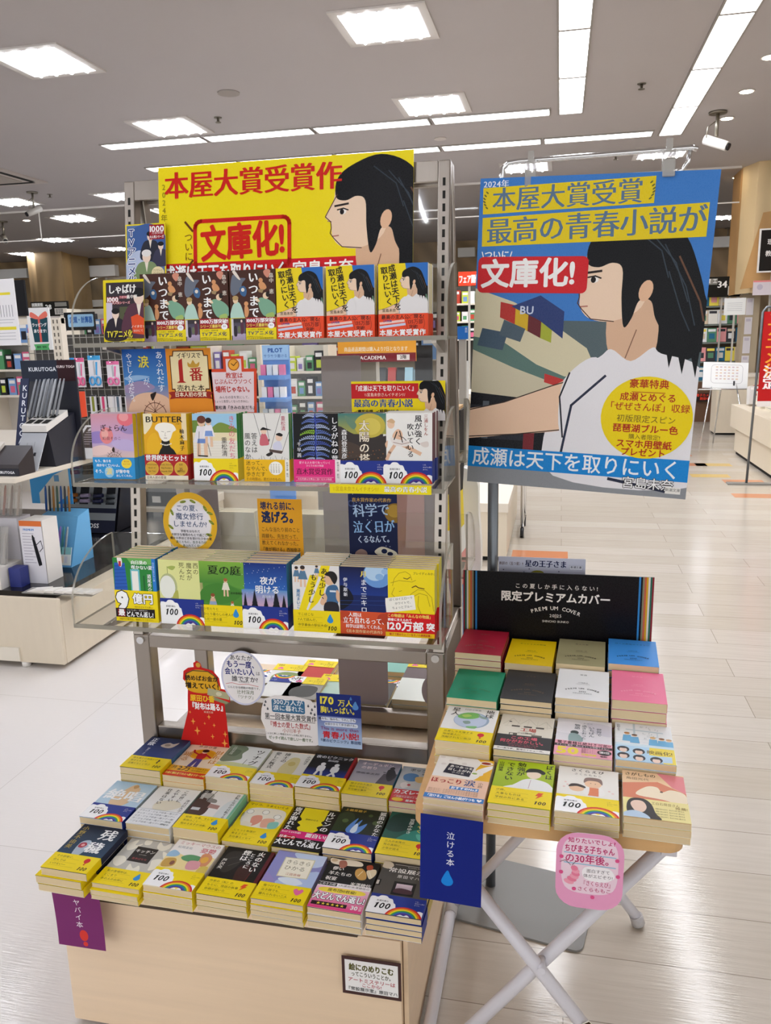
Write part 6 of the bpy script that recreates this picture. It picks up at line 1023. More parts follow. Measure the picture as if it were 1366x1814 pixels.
def c_prince(A):
    h = A.h; A.R(0, 0, 100, h, 'c4c6d6'); A.T('新訳の〈五つ星〉!!', 1, 6, 4.4, '5a3a30', fit=28, b=.01); A.T('星の王子さま', 31, 3, 9, '1a1f4a', mi=1, b=.02, fit=48); A.R(82, 8, 97, 13.5, 'aeb0be'); A.R(82.5, 8.5, 96.5, 13, 'dfe0ea'); A.C('新潮文庫', 89.5, 8.6, 3.2, '1a1a3a', b=.01); A.S([32, 30, 34, 22, 42, 16, 52, 17, 54, 26, 46, 32], '8a842e'); A.S([56, 28, 60, 22, 66, 26, 66, 34, 58, 34], '8a842e'); A.R(42, 30, 44, h, 'd8cdb8'); A.S([84, 26, 92, 22, 94, 34, 82, 36], 'd9c9a0')
    for x, y in ((6, 16), (22, 22), (30, 18), (36, 14), (56, 20), (64, 24), (70, 16)): A.E(x, y, .8, .8, '5a5a78', 8)
card('stand_sign', 'pale blue sign with tree print on the stand pole above the black panel', 'sign', (882, 988, 1036, 1046), 1.834, c_prince, .0008)
# ---- cards, books and trays of the rack's far side, seen from behind through the acrylic
for px, Y, shp, l in (((570, 630, 640, 735), 1.95, rshape(5), 'blank grey back of a tall card behind the middle shelf'), ((327, 861, 389, 990), 1.985, rshape(14), 'blank grey back of a rounded card left behind the bottom shelf'), ((574, 868, 622, 992), 1.985, rshape(4), 'blank grey back of a square card between two bottom shelf cards'),
                      ((702, 866, 752, 985), 1.975, rshape(3), 'pinkish blank back of a card at the right behind the bottom shelf'), ((750, 862, 786, 1000), 1.98, rshape(3), 'blank grey back of a narrow card beside the right upright'), ((600, 1150, 687, 1247), 1.975, rshape(14), 'large grey card back seen under the rack beam'), ((747, 1196, 792, 1253), 1.97, oval, 'round grey card back beside the right rack leg')):
    c = 'd8aaa4' if 'pinkish' in l else 'a5989a'
    card('card_back', l, 'card', px, Y, lambda A, c=c, s=shp: A.P(s(A), c), .0008, 0, shape=shp)
def backcover(bg):
    A = mk(bg); A.R(10, 20, 40, 30, '8a8478'); 
    for i in range(14): A.R(8+i*2.6, 18, 9.4+i*2.6, 30, '55504a'); A.R(8+i*2.6, 36, 9.4+i*2.6, 48, '55504a')
    for i in range(10): A.L([54, 14+i*8, 98-(i*7) % 12, 14+i*8], 1.4, 'b8b2a6')
    return A
COV['back'] = lambda: backcover('e9e5dc')
SB = 'far side copies seen from behind'
for px, l, n, t in ((418, 'white back with barcodes, left', 3, .014), (550, 'white back with barcodes, centre', 3, .016), (728, 'white back with barcodes, right', 2, .02), (356, 'white back behind oval card,', 2, .013)):
    X = at(px, 1010, 1.97).x; th = math.radians(7)
    for k in range(n):
        M_ = Matrix.Translation((X, 2.062, SH[3][1]+.0007)) @ Matrix.Rotation(math.pi, 4, 'Z') @ Matrix.Rotation(math.pi/2-th, 4, 'X') @ Matrix.Translation((0, (k+1)*(t+.0016)*math.tan(th)+t*0, -(k+1)*(t+.0016)))
        # the copy nearest the photographer shows its back cover
        o = make_book(mk('f0ece4'), t, 'e4e0d8', M_, shortw('%s paperback %s in its far side pile on the bottom shelf' % (l, ('outermost', 'second', 'innermost')[k] if n == 3 else ('outermost', 'innermost')[k])), SB, False, PAGEW)
        if k == n-1:
            A = backcover('e9e5dc'); b = MB(); A.emit(b, A.top, lambda x, y, z: (BW/2-x*U, BH-y*U, -.0004-z), U); b.build('back_print', INK, o)
def lying(bg, bc, w=1, hd=None):
    def f():
        A = mk(bg)
        if hd: A.S([20, 20, 80, 14, 92, 60, 60, 90, 14, 80], hd)
        if w == 1: bY(('よまにゃ', '読まなきゃ損', 'の一冊'), 'heart')(A)
        elif w == 2: b100(100)(A)
        elif w == 3: b100(100, 'f7dc12')(A)
        return A
    return f
FAR = 'paperbacks on the far side of the base'
for px, py, key, l, z in ((505, 1195, lying('ece9e4', 0, 1, '8a9a5a'), 'yellow banded green flower cover upside down', .41), (560, 1188, lying('c63a30', 0, 1), 'red and yellow banded upside down', .41), (455, 1205, lying('e2e6ea', 0, 2, '7a8a9a'), 'grey blue banded upside down', .405), (520, 1245, lying('9a968e', 0, 1, '4a4844'), 'grey lettered yellow banded upside down', .43), (590, 1215, lying('b8cfc0', 0, 1), 'green grey yellow banded upside down', .42),
                      (705, 1175, lying('8ac0b0', 0, 2), 'teal and blue banded upside down', .41), (748, 1190, lying('6a5a58', 0, 1), 'brown cover with yellow band upside down', .42), (690, 1225, lying('e6e4de', 0, 2), 'white cover blue banded upside down', .41), (727, 1240, lying('e3e5dc', 0, 0), 'plain pale green upside down', .45), (650, 1252, lying('54504a', 0, 0, '8a8478'), 'dark grey mountain cover upside down', .43), (764, 1262, lying('dccfb0', 0, 0, 'c8923a'), 'cream cover with orange print upside down', .42), (485, 1235, lying('eceae6', 0, 2), 'white vertical lettered upside down', .43)):
    p = atz(px, py, z); X = p.x; Y = max(p.y, 2.045); n = max(2, int((z-BT)/.0165)); t = .0145; A = key()
    for k in range(n):
        M_ = Matrix.Translation((X, Y+.08, z-(k+1)*(t+.0016))) @ Matrix.Rotation(math.pi+jit(.02), 4, 'Z')
        make_book(A, t, 'd8d4c8', M_, shortw('%s paperback on the far side of the base%s' % (l, '' if k == 0 else ', number %d down in its pile' % (k+1))), FAR, k == 0)
# ================================================================== REST OF THE STORE
def pack(name, label, cat, px, Y, depth, fn=None, col='e8e4de', group=None, lean=0, yawdeg=0, mt=None, post=0, z0=None):
    """a boxed article: printed front, real depth"""
    x0, y0, x1, y1 = px; xm = (x0+x1)/2; ym = (y0+y1)/2; w_ = at(x1, ym, Y).x-at(x0, ym, Y).x; zb = at(xm, y1, Y).z; h_ = at(xm, y0, Y).z-zb; xc = at(xm, ym, Y).x
    if z0 is not None: zb = z0
    mb = MB(); mb.box(-w_/2, 0, 0, w_/2, depth, h_, c=lin(col))
    if post: mb.box(-.012, depth, -zb+.001, .012, depth+.02, h_*.8, c=lin('b8b2a8'))
    if fn:
        A = Art(100, 100*h_/w_); fn(A); A.emit(mb, A.top, lambda x, y, z: (x-w_/2, -.0003-z, h_-y), w_/100, 0, 6e-5)
    o = mb.build(name, mt or CARD); o.matrix_world = Matrix.Translation((xc, Y, zb)) @ Matrix.Rotation(math.radians(yawdeg), 4, 'Z') @ Matrix.Rotation(-math.radians(lean), 4, 'X')
    return tag(o, label, cat, group)
# ---- stationery gondola at the left
g = thing('stationery_shelf', 'pale laminate stationery shelf unit with perforated post at the left', 'shelf unit', (-2.7, 2.94, 0))
b = MB(); b.box(-1.2, .02, .025, .58, 1.8, .30); b.build('base_cabinet', LAM2, g, bevel=.002)
b = MB(); b.box(-1.2, 0, .025, .578, .02, .33); b.build('end_panel', LAM2, g, bevel=.002)
b = MB(); b.box(-1.2, -.008, .03, .36, 0, .095); b.build('kick_panel', mat('kick_board', 'e4dccd', .5), g)
b = MB(); b.tube([(.37, .02, .001), (.37, .02, .026)], .02, 12); b.build('levelling_foot', WHITE, g)
b = MB(); b.box(-1.0, .1, .30, .50, 1.75, .325); b.build('black_tray', mat('black_gloss_tray', '17161a', .15), g)
b = MB(); b.box(-1.2, .04, .835, .41, 1.8, .86); b.build('shelf', OFFW, g, bevel=.004)
for y in (1.06,):
    b = MB(); b.box(-.03, y, .86, .03, y+.05, 1.56); b.build('post', OFFW, g, bevel=.002)
    b = MB(); k = .9
    while k < 1.54: b.box(.008, y-.0006, k, .016, y, k+.02); b.box(-.016, y-.0006, k, -.008, y, k+.02); k += .035
    b.build('slots', mat('slot_shadow', '6a6258', .8), g)
    b = MB(); b.box(-.45, y+.01, 1.53, .03, y+.04, 1.56); b.build('cross_arm', OFFW, g)
for y in (.06, 1.7):
    b = MB(); b.box(-.62, y, .325, -.57, y+.05, .835); b.build('post', OFFW, g)
# black pen displays on its shelf
SHZ = .8605
def pens(t, x0, y0, z0, n, rows, dx, dy, ln, cols, lean):
    for r in range(rows):
        for i in range(n):
            b = MB(); x, y = x0+i*dx+r*dx*.3, y0+r*dy; dz = ln*math.cos(lean); b.tube([(x, y, z0), (x, y+ln*.82*math.sin(lean), z0+dz*.82), (x, y+ln*math.sin(lean), z0+dz)], .0055, 8, rr=[.0055, .0055, .003]); o = b.build('mechanical_pencil', mat('pen_'+cols[(i+r) % len(cols)], cols[(i+r) % len(cols)], .35), None, loc=t)
            tag(o, 'slim pencil standing in the %s' % PENWHERE, 'pencil', 'pencils in the %s' % PENWHERE)
d = thing('pen_display', 'tall dark navy pencil display with silver price card on the upper left shelf', 'display', (-2.352, 3.25, SHZ))
def art_board(w_, h_, fn, x, y, z, name, parent, lean=0, mt=None, thick=.004, col='20222f', yawdeg=0):
    A = Art(100, 100*h_/w_); fn(A); mb = MB(); mb.box(-w_/2, 0, 0, w_/2, thick, h_, c=lin(col)); A.emit(mb, A.top, lambda u_, v_, z_: (u_-w_/2, -.0003-z_, h_-v_), w_/100, 0, 5e-5)
    return mb.build(name, mt or CARD, parent, mtx=Matrix.Translation((x, y, z)) @ Matrix.Rotation(math.radians(yawdeg), 4, 'Z') @ Matrix.Rotation(-lean, 4, 'X'))
b = MB(); b.hull([(-.075, .03, 0), (.06, .03, 0), (.06, .22, 0), (-.075, .22, 0), (-.075, .0, .165), (.06, .0, .165), (.06, .22, .235), (-.075, .22, .235)]); b.build('body', NAVY, d)
art_board(.29, .10, lambda A: (A.R(0, 0, 100, A.h, '2b3140'), A.C('KURUTOGA', 40, 10, 9, 'dfe4ec', b=.03), A.R(68, 0, 100, A.h, '33181e'), A.C('KURU TOGA', 84, 8, 5.6, 'e6d8da', b=.03)), -.06, .222, .385, 'header_card', d)
b = MB(); b.box(-.2, .227, 0, .085, .237, .485); b.build('back_board', NAVY, d)
b = MB(); b.hull([(-.07, -.005, .166), (.058, -.005, .166), (.058, .17, .222), (-.07, .17, .222), (-.07, -.008, .196), (.058, -.008, .196), (.058, .17, .252), (-.07, .17, .252)]); b.build('pen_holder', WHITE, d)
b = MB()
for i in range(3):
    for r in range(2):
        x = -.062+i*.042; y = .012+r*.06; z_ = .1975+(y+.008)*.3146; b.hull([(x, y, z_), (x+.03, y, z_), (x+.03, y+.04, z_+.0126), (x, y+.04, z_+.0126), (x, y, z_+.001), (x+.03, y, z_+.001), (x+.03, y+.04, z_+.0136), (x, y+.04, z_+.0136)])
b.build('holder_openings', DARK, d)
art_board(.125, .185, lambda A: (A.G(0, 0, 100, A.h, 'aeb1b8', 'd4d7db'), [A.R(24+i*22, 78, 34+i*22, 92, '2a2a30') for i in range(3)], A.R(48, 112, 66, 134, '1c1c22'), A.L([32, 40, 32, 72], 2, '92969c'), A.L([62, 36, 62, 70], 2, '92969c')), -.005, -.105, .004, 'silver_card', d, .55, col='c9ccd2')
art_board(.045, .36, lambda A: (A.R(0, 0, 100, A.h, '363c58'), A.T('KURUTOGA', 20, 60, 84, 'e4e8f0', v=1, b=.02, sp=.95)), -.12, .02, .06, 'side_board', d, .3)
PENWHERE = 'dark navy display on the upper left shelf'
pens(d.location, -.055, .03, .232, 6, 2, .02, .06, .19, ('8f9399', '6f747c', 'a4a8ae'), .5)
P = at(35, 828, 3.12); d = thing('pen_display', 'low black box display with white pencils at the left picture edge', 'display', (P.x-.03, 3.02, SHZ))
b = MB(); b.hull([(-.16, 0, 0), (.1, 0, 0), (.1, .11, 0), (-.16, .11, 0), (-.16, 0, .05), (.1, 0, .05), (.1, .11, .12), (-.16, .11, .12)]); b.build('body', mat('dark_brown_card', '2a2226', .4), d)
art_board(.26, .03, lambda A: (A.R(0, 0, 100, A.h, '33343c'), A.T('KURUTOGA', 58, 3, 6, 'e8eaf0', b=.04)), -.03, -.004, .002, 'front_label', d)
for i in range(3):
    b = MB(); b.hull([(-.15+i*.04, .0, .052), (-.118+i*.04, .0, .052), (-.118+i*.04, .108, .12), (-.15+i*.04, .108, .12), (-.15+i*.04, .0, .068), (-.118+i*.04, .0, .068), (-.118+i*.04, .108, .136), (-.15+i*.04, .108, .136)]); b.build('pencil_box', mat('ivory_box', 'd8cfc4', .5), d)
P = at(150, 770, 3.5); d = thing('pen_display', 'sloped white and dark plum display beside the silver price card', 'display', (P.x-.03, 3.5, SHZ+.0045))
art_board(.2, .26, lambda A: (A.R(0, 0, 100, A.h, 'e4e3e6'), A.R(8, 8, 90, 90, '33242c'), [A.L([16, 30+i*9, 70-(i % 3)*12, 30+i*9], 2.5, 'b8acb2') for i in range(6)], A.T('新素材', 16, 12, 14, 'f0e8ec', b=.02)), 0, 0, .0, 'sloped_face', d, 1.0, col='e4e3e6')
b = MB(); b.hull([(-.1, .02, 0), (.1, .02, 0), (.1, .21, 0), (-.1, .21, 0), (-.1, .02, .004), (.1, .02, .004), (.1, .21, .12), (-.1, .21, .12)]); b.build('support', WHITE, d)
for i, c in enumerate(('1f5a66', '2a6a74', 'd84a2a')):
    P = at(118+i*9, 725, 4.2); o = pack('file_box', '%s file box standing behind the dark pencil display' % ('teal', 'blue green', 'red orange')[i], 'file box', (105+i*11, 695, 117+i*11, 740), 4.1+i*.09, .08, None, c)
pack('photo_board', 'brown board with pot picture behind the dark pencil display', 'sign', (78, 652, 120, 722), 4.13, .006, lambda A: (A.R(0, 0, 100, A.h, '3a2a20'), A.R(0, 0, 100, 34, 'd8b8a0'), A.S([30, 70, 60, 60, 90, 74, 84, 100, 50, 104], 'efe6da'), A.E(60, 56, 18, 14, '1c1614'), [A.E(20+(i*17) % 70, 104+(i*13) % 50, 9, 7, ('b8743a', '8a4f24', 'd09050')[i % 3]) for i in range(12)]), '3a2a20')
# lower displays on the black tray
TZ_ = .3255
d = thing('pen_display', 'sky blue ballpoint display with clear pens on the lower left tray', 'display', (at(112, 985, 3.45).x-.05, 3.42, TZ_))
b = MB(); b.hull([(-.1, 0, 0), (.11, 0, 0), (.11, .2, 0), (-.1, .2, 0), (-.1, .1, .24), (.11, .1, .24), (.11, .2, .26), (-.1, .2, .26)]); b.build('body', mat('sky_blue_card', '6cb6ea', .45), d)
art_board(.24, .2, lambda A: (A.R(0, 0, 100, A.h, '4ca4e2'), A.P([20, 60, 60, 20, 96, 4, 96, 60, 60, A.h, 20, A.h], 'e2ddd0'), A.R(60, 20, 72, 34, '6a9cc4'), A.T('S3', 6, 14, 14, 'f4f8fc', b=.02)), -.1, .205, .28, 'back_card', d, col='4ca4e2')
art_board(.15, .09, lambda A: (A.R(0, 0, 100, A.h, 'dfe8ea'), A.R(0, 0, 100, 24, '8ccad0'), [A.R(8+i*14, 30, 18+i*14, 52, ('e6c8d0', 'f0e0d0', 'd0d8e8')[i % 3]) for i in range(6)]), .05, -.03, .02, 'front_label', d, .3, col='dfe8ea')
PENWHERE = 'sky blue display on the lower left tray'
pens(d.location, -.07, -.012, .07, 9, 1, .02, .03, .14, ('5a3f9a', '8a6ac4', '3f8a8a', '9aa4ac', '6a747c'), .35)
pens(d.location, -.08, .12, .26, 7, 1, .022, .03, .13, ('2a5aa8', '3a3f45', 'b07a3a', '4f6a5a'), .1)
d = thing('pen_display', 'white carton display with giant black pen picture on the lower left tray', 'display', (at(70, 985, 3.2).x, 3.16, TZ_))
b = MB(); b.box(-.058, 0, 0, .058, .12, .3); b.build('body', WHITE, d)
art_board(.116, .3, lambda A: (A.R(0, 0, 100, A.h, 'e6e4ea'), A.R(0, 0, 100, 22, 'e0763a'), A.C('PREMIUM', 40, 30, 12, '4a86c8', b=.03), [A.L([10, 52+i*12, 60-(i % 2)*14, 52+i*12], 3, 'b8b4c0') for i in range(11)], A.S([52, 70, 62, 68, 84, 170, 78, 182, 68, 176], '17171c'), A.R(52, 66, 64, 76, '2a2a30'), A.L([66, 100, 90, 80, 96, 110, 80, 126], 3, '3a3a44')), 0, -.001, 0, 'front_print', d, 0, col='e6e4ea')
b = MB(); b.box(-.09, -.07, 0, -.03, -.01, .09); b.build('blue_box', mat('royal_blue_card', '2a3580', .4), d)
d = thing('pen_display', 'stepped white display of bagged pens at the left picture edge', 'display', (at(2, 1000, 3.12).x-.03, 3.1, TZ_))
b = MB(); b.box(-.16, -.06, 0, .08, .1, .1); b.build('lower_step', WHITE, d); b = MB(); b.box(-.16, .1, 0, .08, .2, .3); b.build('upper_step', mat('grey_step', 'c9c6cc', .5), d)
PENWHERE = 'stepped white display at the left edge'
BAG = glassy('clear_bag', 'eeeeec', 1.0, .12, .25, 'e8e4e0')
for r, (y, z_, cs) in enumerate(((.0, .1005, ('3a3436', '4a4446', 'b4aca8')), (.14, .3005, ('a8542e', '8a6a5a', 'c9b4a4')))):
    for i in range(6):
        x = -.14+i*.038; t = thing('bagged_pen', 'clear bagged pen in the %s row of the stepped white display' % ('lower', 'upper')[r], 'pen', d.location+Vector((x, y, z_)), 'bagged pens in the stepped display')
        b = MB(); b.tube([(0, .01, .003), (0, .045, .12), (0, .05, .14)], .006, 8, rr=[.006, .006, .003]); b.build('pen', mat('pen_'+cs[i % 3], cs[i % 3], .35), t)
        b = MB(); b.hull([(-.016, .002, .0), (.016, .002, .0), (.016, .02, .0), (-.016, .02, .0), (-.016, .05, .17), (.016, .05, .17), (.016, .056, .17), (-.016, .056, .17)]); b.build('bag', BAG, t)
d = thing('leaflet_tray', 'clear tray of white slips along the lower left tray edge', 'tray', (at(75, 1045, 3.02).x+.05, 3.04, TZ_)); b = MB(); b.box(-.15, -.03, .0005, .2, .05, .004); b.build('tray', CLIP, d)
for i in range(6): b = MB(); x = -.13+i*.05; b.hull([(x, -.02, .005+i*.001), (x+.09, -.03, .005+i*.001), (x+.1, .03, .005+i*.001), (x+.01, .04, .005+i*.001), (x, -.02, .007+i*.001), (x+.09, -.03, .02), (x+.1, .03, .02), (x+.01, .04, .007+i*.001)]); b.build('slip', WHITE, d)
d = thing('glasses_display', 'tilted grey display of small dark accessories beyond the blue pen display', 'display', (at(172, 960, 4.2).x, 4.1, TZ_+.003))
art_board(.36, .5, lambda A: (A.R(0, 0, 100, A.h, '8f9498'), A.R(0, 0, 100, 14, 'd8dade'), A.R(12, 5, 50, 10, '2a3050'), A.R(0, 18, 100, 22, 'c4c8cc'), A.R(0, 98, 100, 106, '20243a'), A.R(0, 118, 100, A.h, '20243a'), A.T('CROSS', 40, 122, 10, 'f0f0f4', b=.03), [A.R(8+i*24, 62, 24+i*24, 92, '1c1d24') for i in range(4)]), 0, 0, 0, 'face', d, .35, col='20243a')
b = MB(); b.hull([(-.2, .03, 0), (.18, .03, 0), (.18, .3, 0), (-.2, .3, 0), (-.2, .2, .48), (.18, .2, .48), (.18, .3, .48), (-.2, .3, .48)]); b.build('black_body', BLACK, d)
for i, c in enumerate(('7a2f2a', '2a2a30', '6a6f74', '3a8a90', 'b0682a', 'a89ab8', '20244a', '50565c')):
    r, k = divmod(i, 4)
    for q in range(2): b = MB(); x = -.13+k*.085; z_ = .37-r*.16-q*.03; b.tube([(x, z_*.36-.02, z_), (x+.06, z_*.36-.025, z_+.005)], .012, 8); b.build('case', mat('case_'+c, c, .4), d)
# scissors hanging on a dark mesh panel
d = thing('mesh_panel', 'dark wire mesh panel with hanging scissors packs behind the post', 'panel', (at(165, 690, 5).x, 5.0, .86))
b = MB(); b.box(-.45, 0, -.3, .3, .012, .62); b.build('dark_back', mat('dark_mesh_back', '4a4743', .7), d)
b = MB()
for i in range(16): b.tube([(-.45+i*.05, -.02, -.3), (-.45+i*.05, -.02, .62)], .0025, 5)
for i in range(19): b.tube([(-.45, -.022, -.3+i*.05), (.3, -.022, -.3+i*.05)], .0025, 5)
b.build('wire_grid', mat('grid_wire', 'b0aca6', .4, .6), d)
b = MB(); b.box(-.46, -.01, -.8595, -.42, .03, .64); b.build('post', OFFW, d); b = MB(); b.box(.28, -.01, -.8595, .32, .03, .64); b.build('post', OFFW, d)
def scissors_pack(c, px, l):
    x0, y0, x1, y1 = px; p = at((x0+x1)/2, y1, 4.95); w_ = at(x1, y1, 4.95).x-at(x0, y1, 4.95).x; h_ = at(x0, y0, 4.95).z-p.z
    t = thing('scissors_pack', l, 'scissors', p, 'hanging scissors packs'); A = Art(100, 100*h_/w_); H = A.h; A.R(0, 0, 100, H, 'e4e2e8'); A.R(0, 0, 100, H*.14, c); A.P([38, H*.2, 52, H*.14, 56, H*.6, 40, H*.62], 'b8bcc4'); A.P([60, H*.2, 76, H*.2, 66, H*.64, 54, H*.6], c)
    b = MB(); b.box(-w_/2, 0, 0, w_/2, .004, h_, c=lin('e4e2e8')); A.emit(b, A.top, lambda x, y, z: (x-w_/2, -.0003-z, h_-y), w_/100, 0, 5e-5); b.build('backing_card', CARD, t)
    M_ = mat('handle_'+c, c, .35)
    for s in (-1, 1):
        b = MB(); b.tube([(s*w_*.24+w_*.2*math.cos(k*.5236), -.008, h_*.2+h_*.13*math.sin(k*.5236)) for k in range(13)], .006, 6, cap=False); b.build('handle', M_, t)
    b = MB(); b.box(-.004, -.03, h_-.01, .004, .0, h_-.004); b.build('hook', CHROME, t)
for a in (('3f9ade', (121, 634, 136, 686), 'blue handled scissors pack next to the post'), ('e86a9c', (137, 634, 153, 686), 'pink handled scissors pack second from the post'), ('4aa8e4', (160, 630, 182, 686), 'light blue scissors pack third from the post'), ('ee7ab0', (192, 640, 214, 684), 'small pink scissors pack at the right of the mesh')): scissors_pack(*a)
for i, (c, x) in enumerate((('8a8f3a', 160), ('d84a78', 178), ('e4e0e0', 192), ('5a6a7a', 204), ('b04a4a', 222))): pack('cutter_pack', '%s cutter pack hanging low on the mesh panel' % ('olive', 'magenta', 'white', 'grey blue', 'brick red')[i], 'cutter', (x, 700, x+11, 736), 4.96, .008, lambda A, c=c: (A.R(0, 0, 100, A.h, 'dcdade'), A.R(30, 20, 70, A.h*.8, c), A.R(0, 0, 100, 16, '2a2a30')), 'dcdade', 'cutter packs')
# hanging notices and aisle signs at the left
def sheet(A):
    A.R(0, 0, 100, A.h, 'eeecee'); A.R(10, 42, 80, 50, 'e8d83a'); A.R(10, 150, 90, 160, 'e8d83a'); [A.L([16+i*13, 82, 16+i*13, 118], 2, '6a6a74') for i in range(6)]; [A.L([10, 128+i*9, 86-(i % 3)*8, 128+i*9], 1.6, 'b4b4bc') for i in range(2)]; [A.L([10, 170+i*10, 84, 170+i*10], 1.6, 'b4b4bc') for i in range(3)]
pack('notice_sheet', 'white notice sheet with yellow bars hanging at the left edge', 'notice', (-14, 494, 34, 612), 3.25, .004, sheet, 'eeecee', yawdeg=-12)
pack('tablet_back', 'black panel behind the white notice sheet at the left edge', 'panel', (20, 496, 45, 560), 3.4, .012, None, '16161a')
pack('gift_sign', 'white sign with red ribbon on a dark gift, left of the rack', 'sign', (50, 545, 90, 620), 3.6, .006, lambda A: (A.R(0, 0, 100, A.h, 'efeeee'), A.P([14, 38, 90, 38, 84, 132, 22, 132], '1d4a58'), A.R(47, 38, 56, 132, 'e0645c'), A.S([50, 34, 20, 16, 14, 34, 44, 44], 'ec7a6a'), A.S([52, 34, 84, 14, 90, 34, 58, 44], 'ec7a6a'), A.T('ラッピング', 18, 58, 15, 'f4f6f8', b=.03, fit=66), A.T('承ります!', 24, 82, 15, 'f4f6f8', b=.03, fit=56), A.P([18, 140, 88, 138, 82, 150, 88, 168, 18, 170, 24, 155], '57b06a'), A.C('無料 有料', 52, 146, 10, '1c3a20', b=.02)), 'efeeee')
def aisle(no, a, c):
    def f(A): A.R(0, 0, 100, A.h, '17150f'); A.R(2, A.h*.08, 34, A.h*.38, '8a8880'); A.T(a, 3, A.h*.08, A.h*.24, 'f0f0ec', b=.02, fit=30); A.C(no, 48, A.h*.14, A.h*.46, 'f6f6f2', mi=1, b=.02); A.R(64, A.h*.48, 98, A.h*.9, 'c8c4bc'); A.T(c, 66, A.h*.52, A.h*.2, '2a2a28', fit=28); A.T(c, 66, A.h*.7, A.h*.16, '2a2a28', fit=28); A.R(66, A.h*.08, 98, A.h*.36, '8a8880')
    return f
pack('aisle_sign', 'black aisle sign with white number 28', 'sign', (55, 534, 120, 560), 8.6, .03, aisle('28', '就職資格', '語学辞典'), '17150f', post=1)
pack('aisle_sign', 'black aisle sign with white number 34 at the right', 'sign', (1249, 490, 1313, 526), 13.2, .03, aisle('34', '理 工', '建築電気'), '17150f', post=1)
pack('shelf_sign', 'black shelf sign with white lettering partly behind the gift sign', 'sign', (74, 567, 116, 588), 6.4, .01, lambda A: (A.R(0, 0, 100, A.h, '121214'), A.T('キングテープ', 4, 12, 26, 'f4f4f4', b=.02, fit=92)), '121214', post=1)
pack('shelf_sign', 'light blue shelf sign in a black frame left of the rack', 'sign', (114, 553, 168, 585), 5.6, .01, lambda A: (A.R(0, 0, 100, A.h, '17181c'), A.RR(12, 6, 96, 42, 4, '9cc6e8'), A.T('定規・計算器', 18, 12, 20, '2a62b0', b=.03, fit=74)), '17181c', post=1)
# shelves of small packs farther left
CN = (('7a9fd0', 'blue'), ('e8e6e4', 'white'), ('8a7ab8', 'violet'), ('2a2a30', 'black'), ('c8d84a', 'lime'), ('d86a8a', 'pink'), ('5a9a6a', 'green'), ('c04a3a', 'red'))
def far_shelf(label, px, Y, rows, n, where, dep=.25, back='c9c2b8'):
    x0, y0, x1, y1 = px; xm = (x0+x1)/2; ym = (y0+y1)/2; xl, xr = at(x0, ym, Y).x, at(x1, ym, Y).x; zt = at(xm, y0, Y).z; zb = max(.02, at(xm, y1, Y).z); t = thing('shelf_unit', label, 'shelf unit', ((xl+xr)/2, Y, .0)); W_ = xr-xl
    b = MB(); b.box(-W_/2, dep, 0.0, W_/2, dep+.03, zt); b.build('back_board', mat('shelf_back_'+back, back, .6), t)
    for s in (-1, 1): b = MB(); b.box(s*W_/2-.02, 0, 0, s*W_/2+.02, dep, zt); b.build('side_post', OFFW, t)
    hh = (zt-zb)/rows
    for r in range(rows):
        z_ = zb+r*hh; b = MB(); b.box(-W_/2+.02, 0, z_-.02, W_/2-.02, dep, z_); b.build('shelf', OFFW, t)
        x = xl+.03
        for i in range(n):
            c, cn = CN[(i*5+r*3+int(Y*7)) % 8]; w_ = (W_-.06)/n*random.uniform(.7, .95); h_ = hh*random.uniform(.5, .82); y_ = Y+.03
            mb = MB(); mb.box(0, 0, 0, w_, .12, h_, c=lin(c)); A = Art(100, 100*h_/w_); A.R(12, A.h*.1, 88, A.h*.3, 'f2f0ee'); A.R(20, A.h*.45, 80, A.h*.85, CN[(i+r*2+3) % 8][0]); A.emit(mb, A.top, lambda u_, v_, q: (u_, -.0004-q, h_-v_), w_/100, 0, 1e-4)
            o = mb.build('stationery_pack', CARD, loc=(x, y_, z_+.0005)); tag(o, '%s stationery pack on the %s' % (cn, where), 'pack', 'stationery packs on the %s' % where); x += (W_-.06)/n
far_shelf('white shelf of small packs behind the gift sign, far left', (-30, 560, 118, 700), 6.6, 3, 9, 'white shelf far left')
far_shelf('long shelf of small packs behind the blue shelf sign', (122, 545, 226, 690), 7.4, 3, 7, 'long shelf left of the rack')
far_shelf('pale shelf seen through the acrylic between clock card and grey card', (505, 612, 580, 790), 6.2, 4, 4, 'pale shelf behind the acrylic', back='d4cec4')
far_shelf('low shelf seen through the acrylic between orange card and blue stand', (376, 612, 462, 790), 7.0, 4, 5, 'low shelf behind the clock card', back='b8b2a8')
far_shelf('long white shelf across the back of the store, left', (-120, 556, 300, 640), 16.5, 2, 14, 'back wall shelf left', back='a89c8a')
far_shelf('long shelf across the back of the store behind the rack', (300, 540, 860, 640), 17, 2, 16, 'back wall shelf middle', back='9a8e7c')
d = thing('pack_stand', 'bright blue floor stand with small white packs behind the acrylic', 'stand', (at(483, 700, 5.2).x, 5.2, 0)); W_ = .19
b = MB(); b.box(-W_/2, .1, .0, W_/2, .12, 1.38); b.build('back_board', mat('bright_blue_board', '5a8fd8', .45), d)
art_board(W_, .1, lambda A: (A.R(0, 0, 100, A.h, '9cc4ee'), A.C('PILOT', 50, 8, 20, '2a5aa8', b=.04), A.C('サラサラ書ける', 50, 32, 13, '2a5aa8')), 0, .095, 1.28, 'header_card', d, col='9cc4ee')
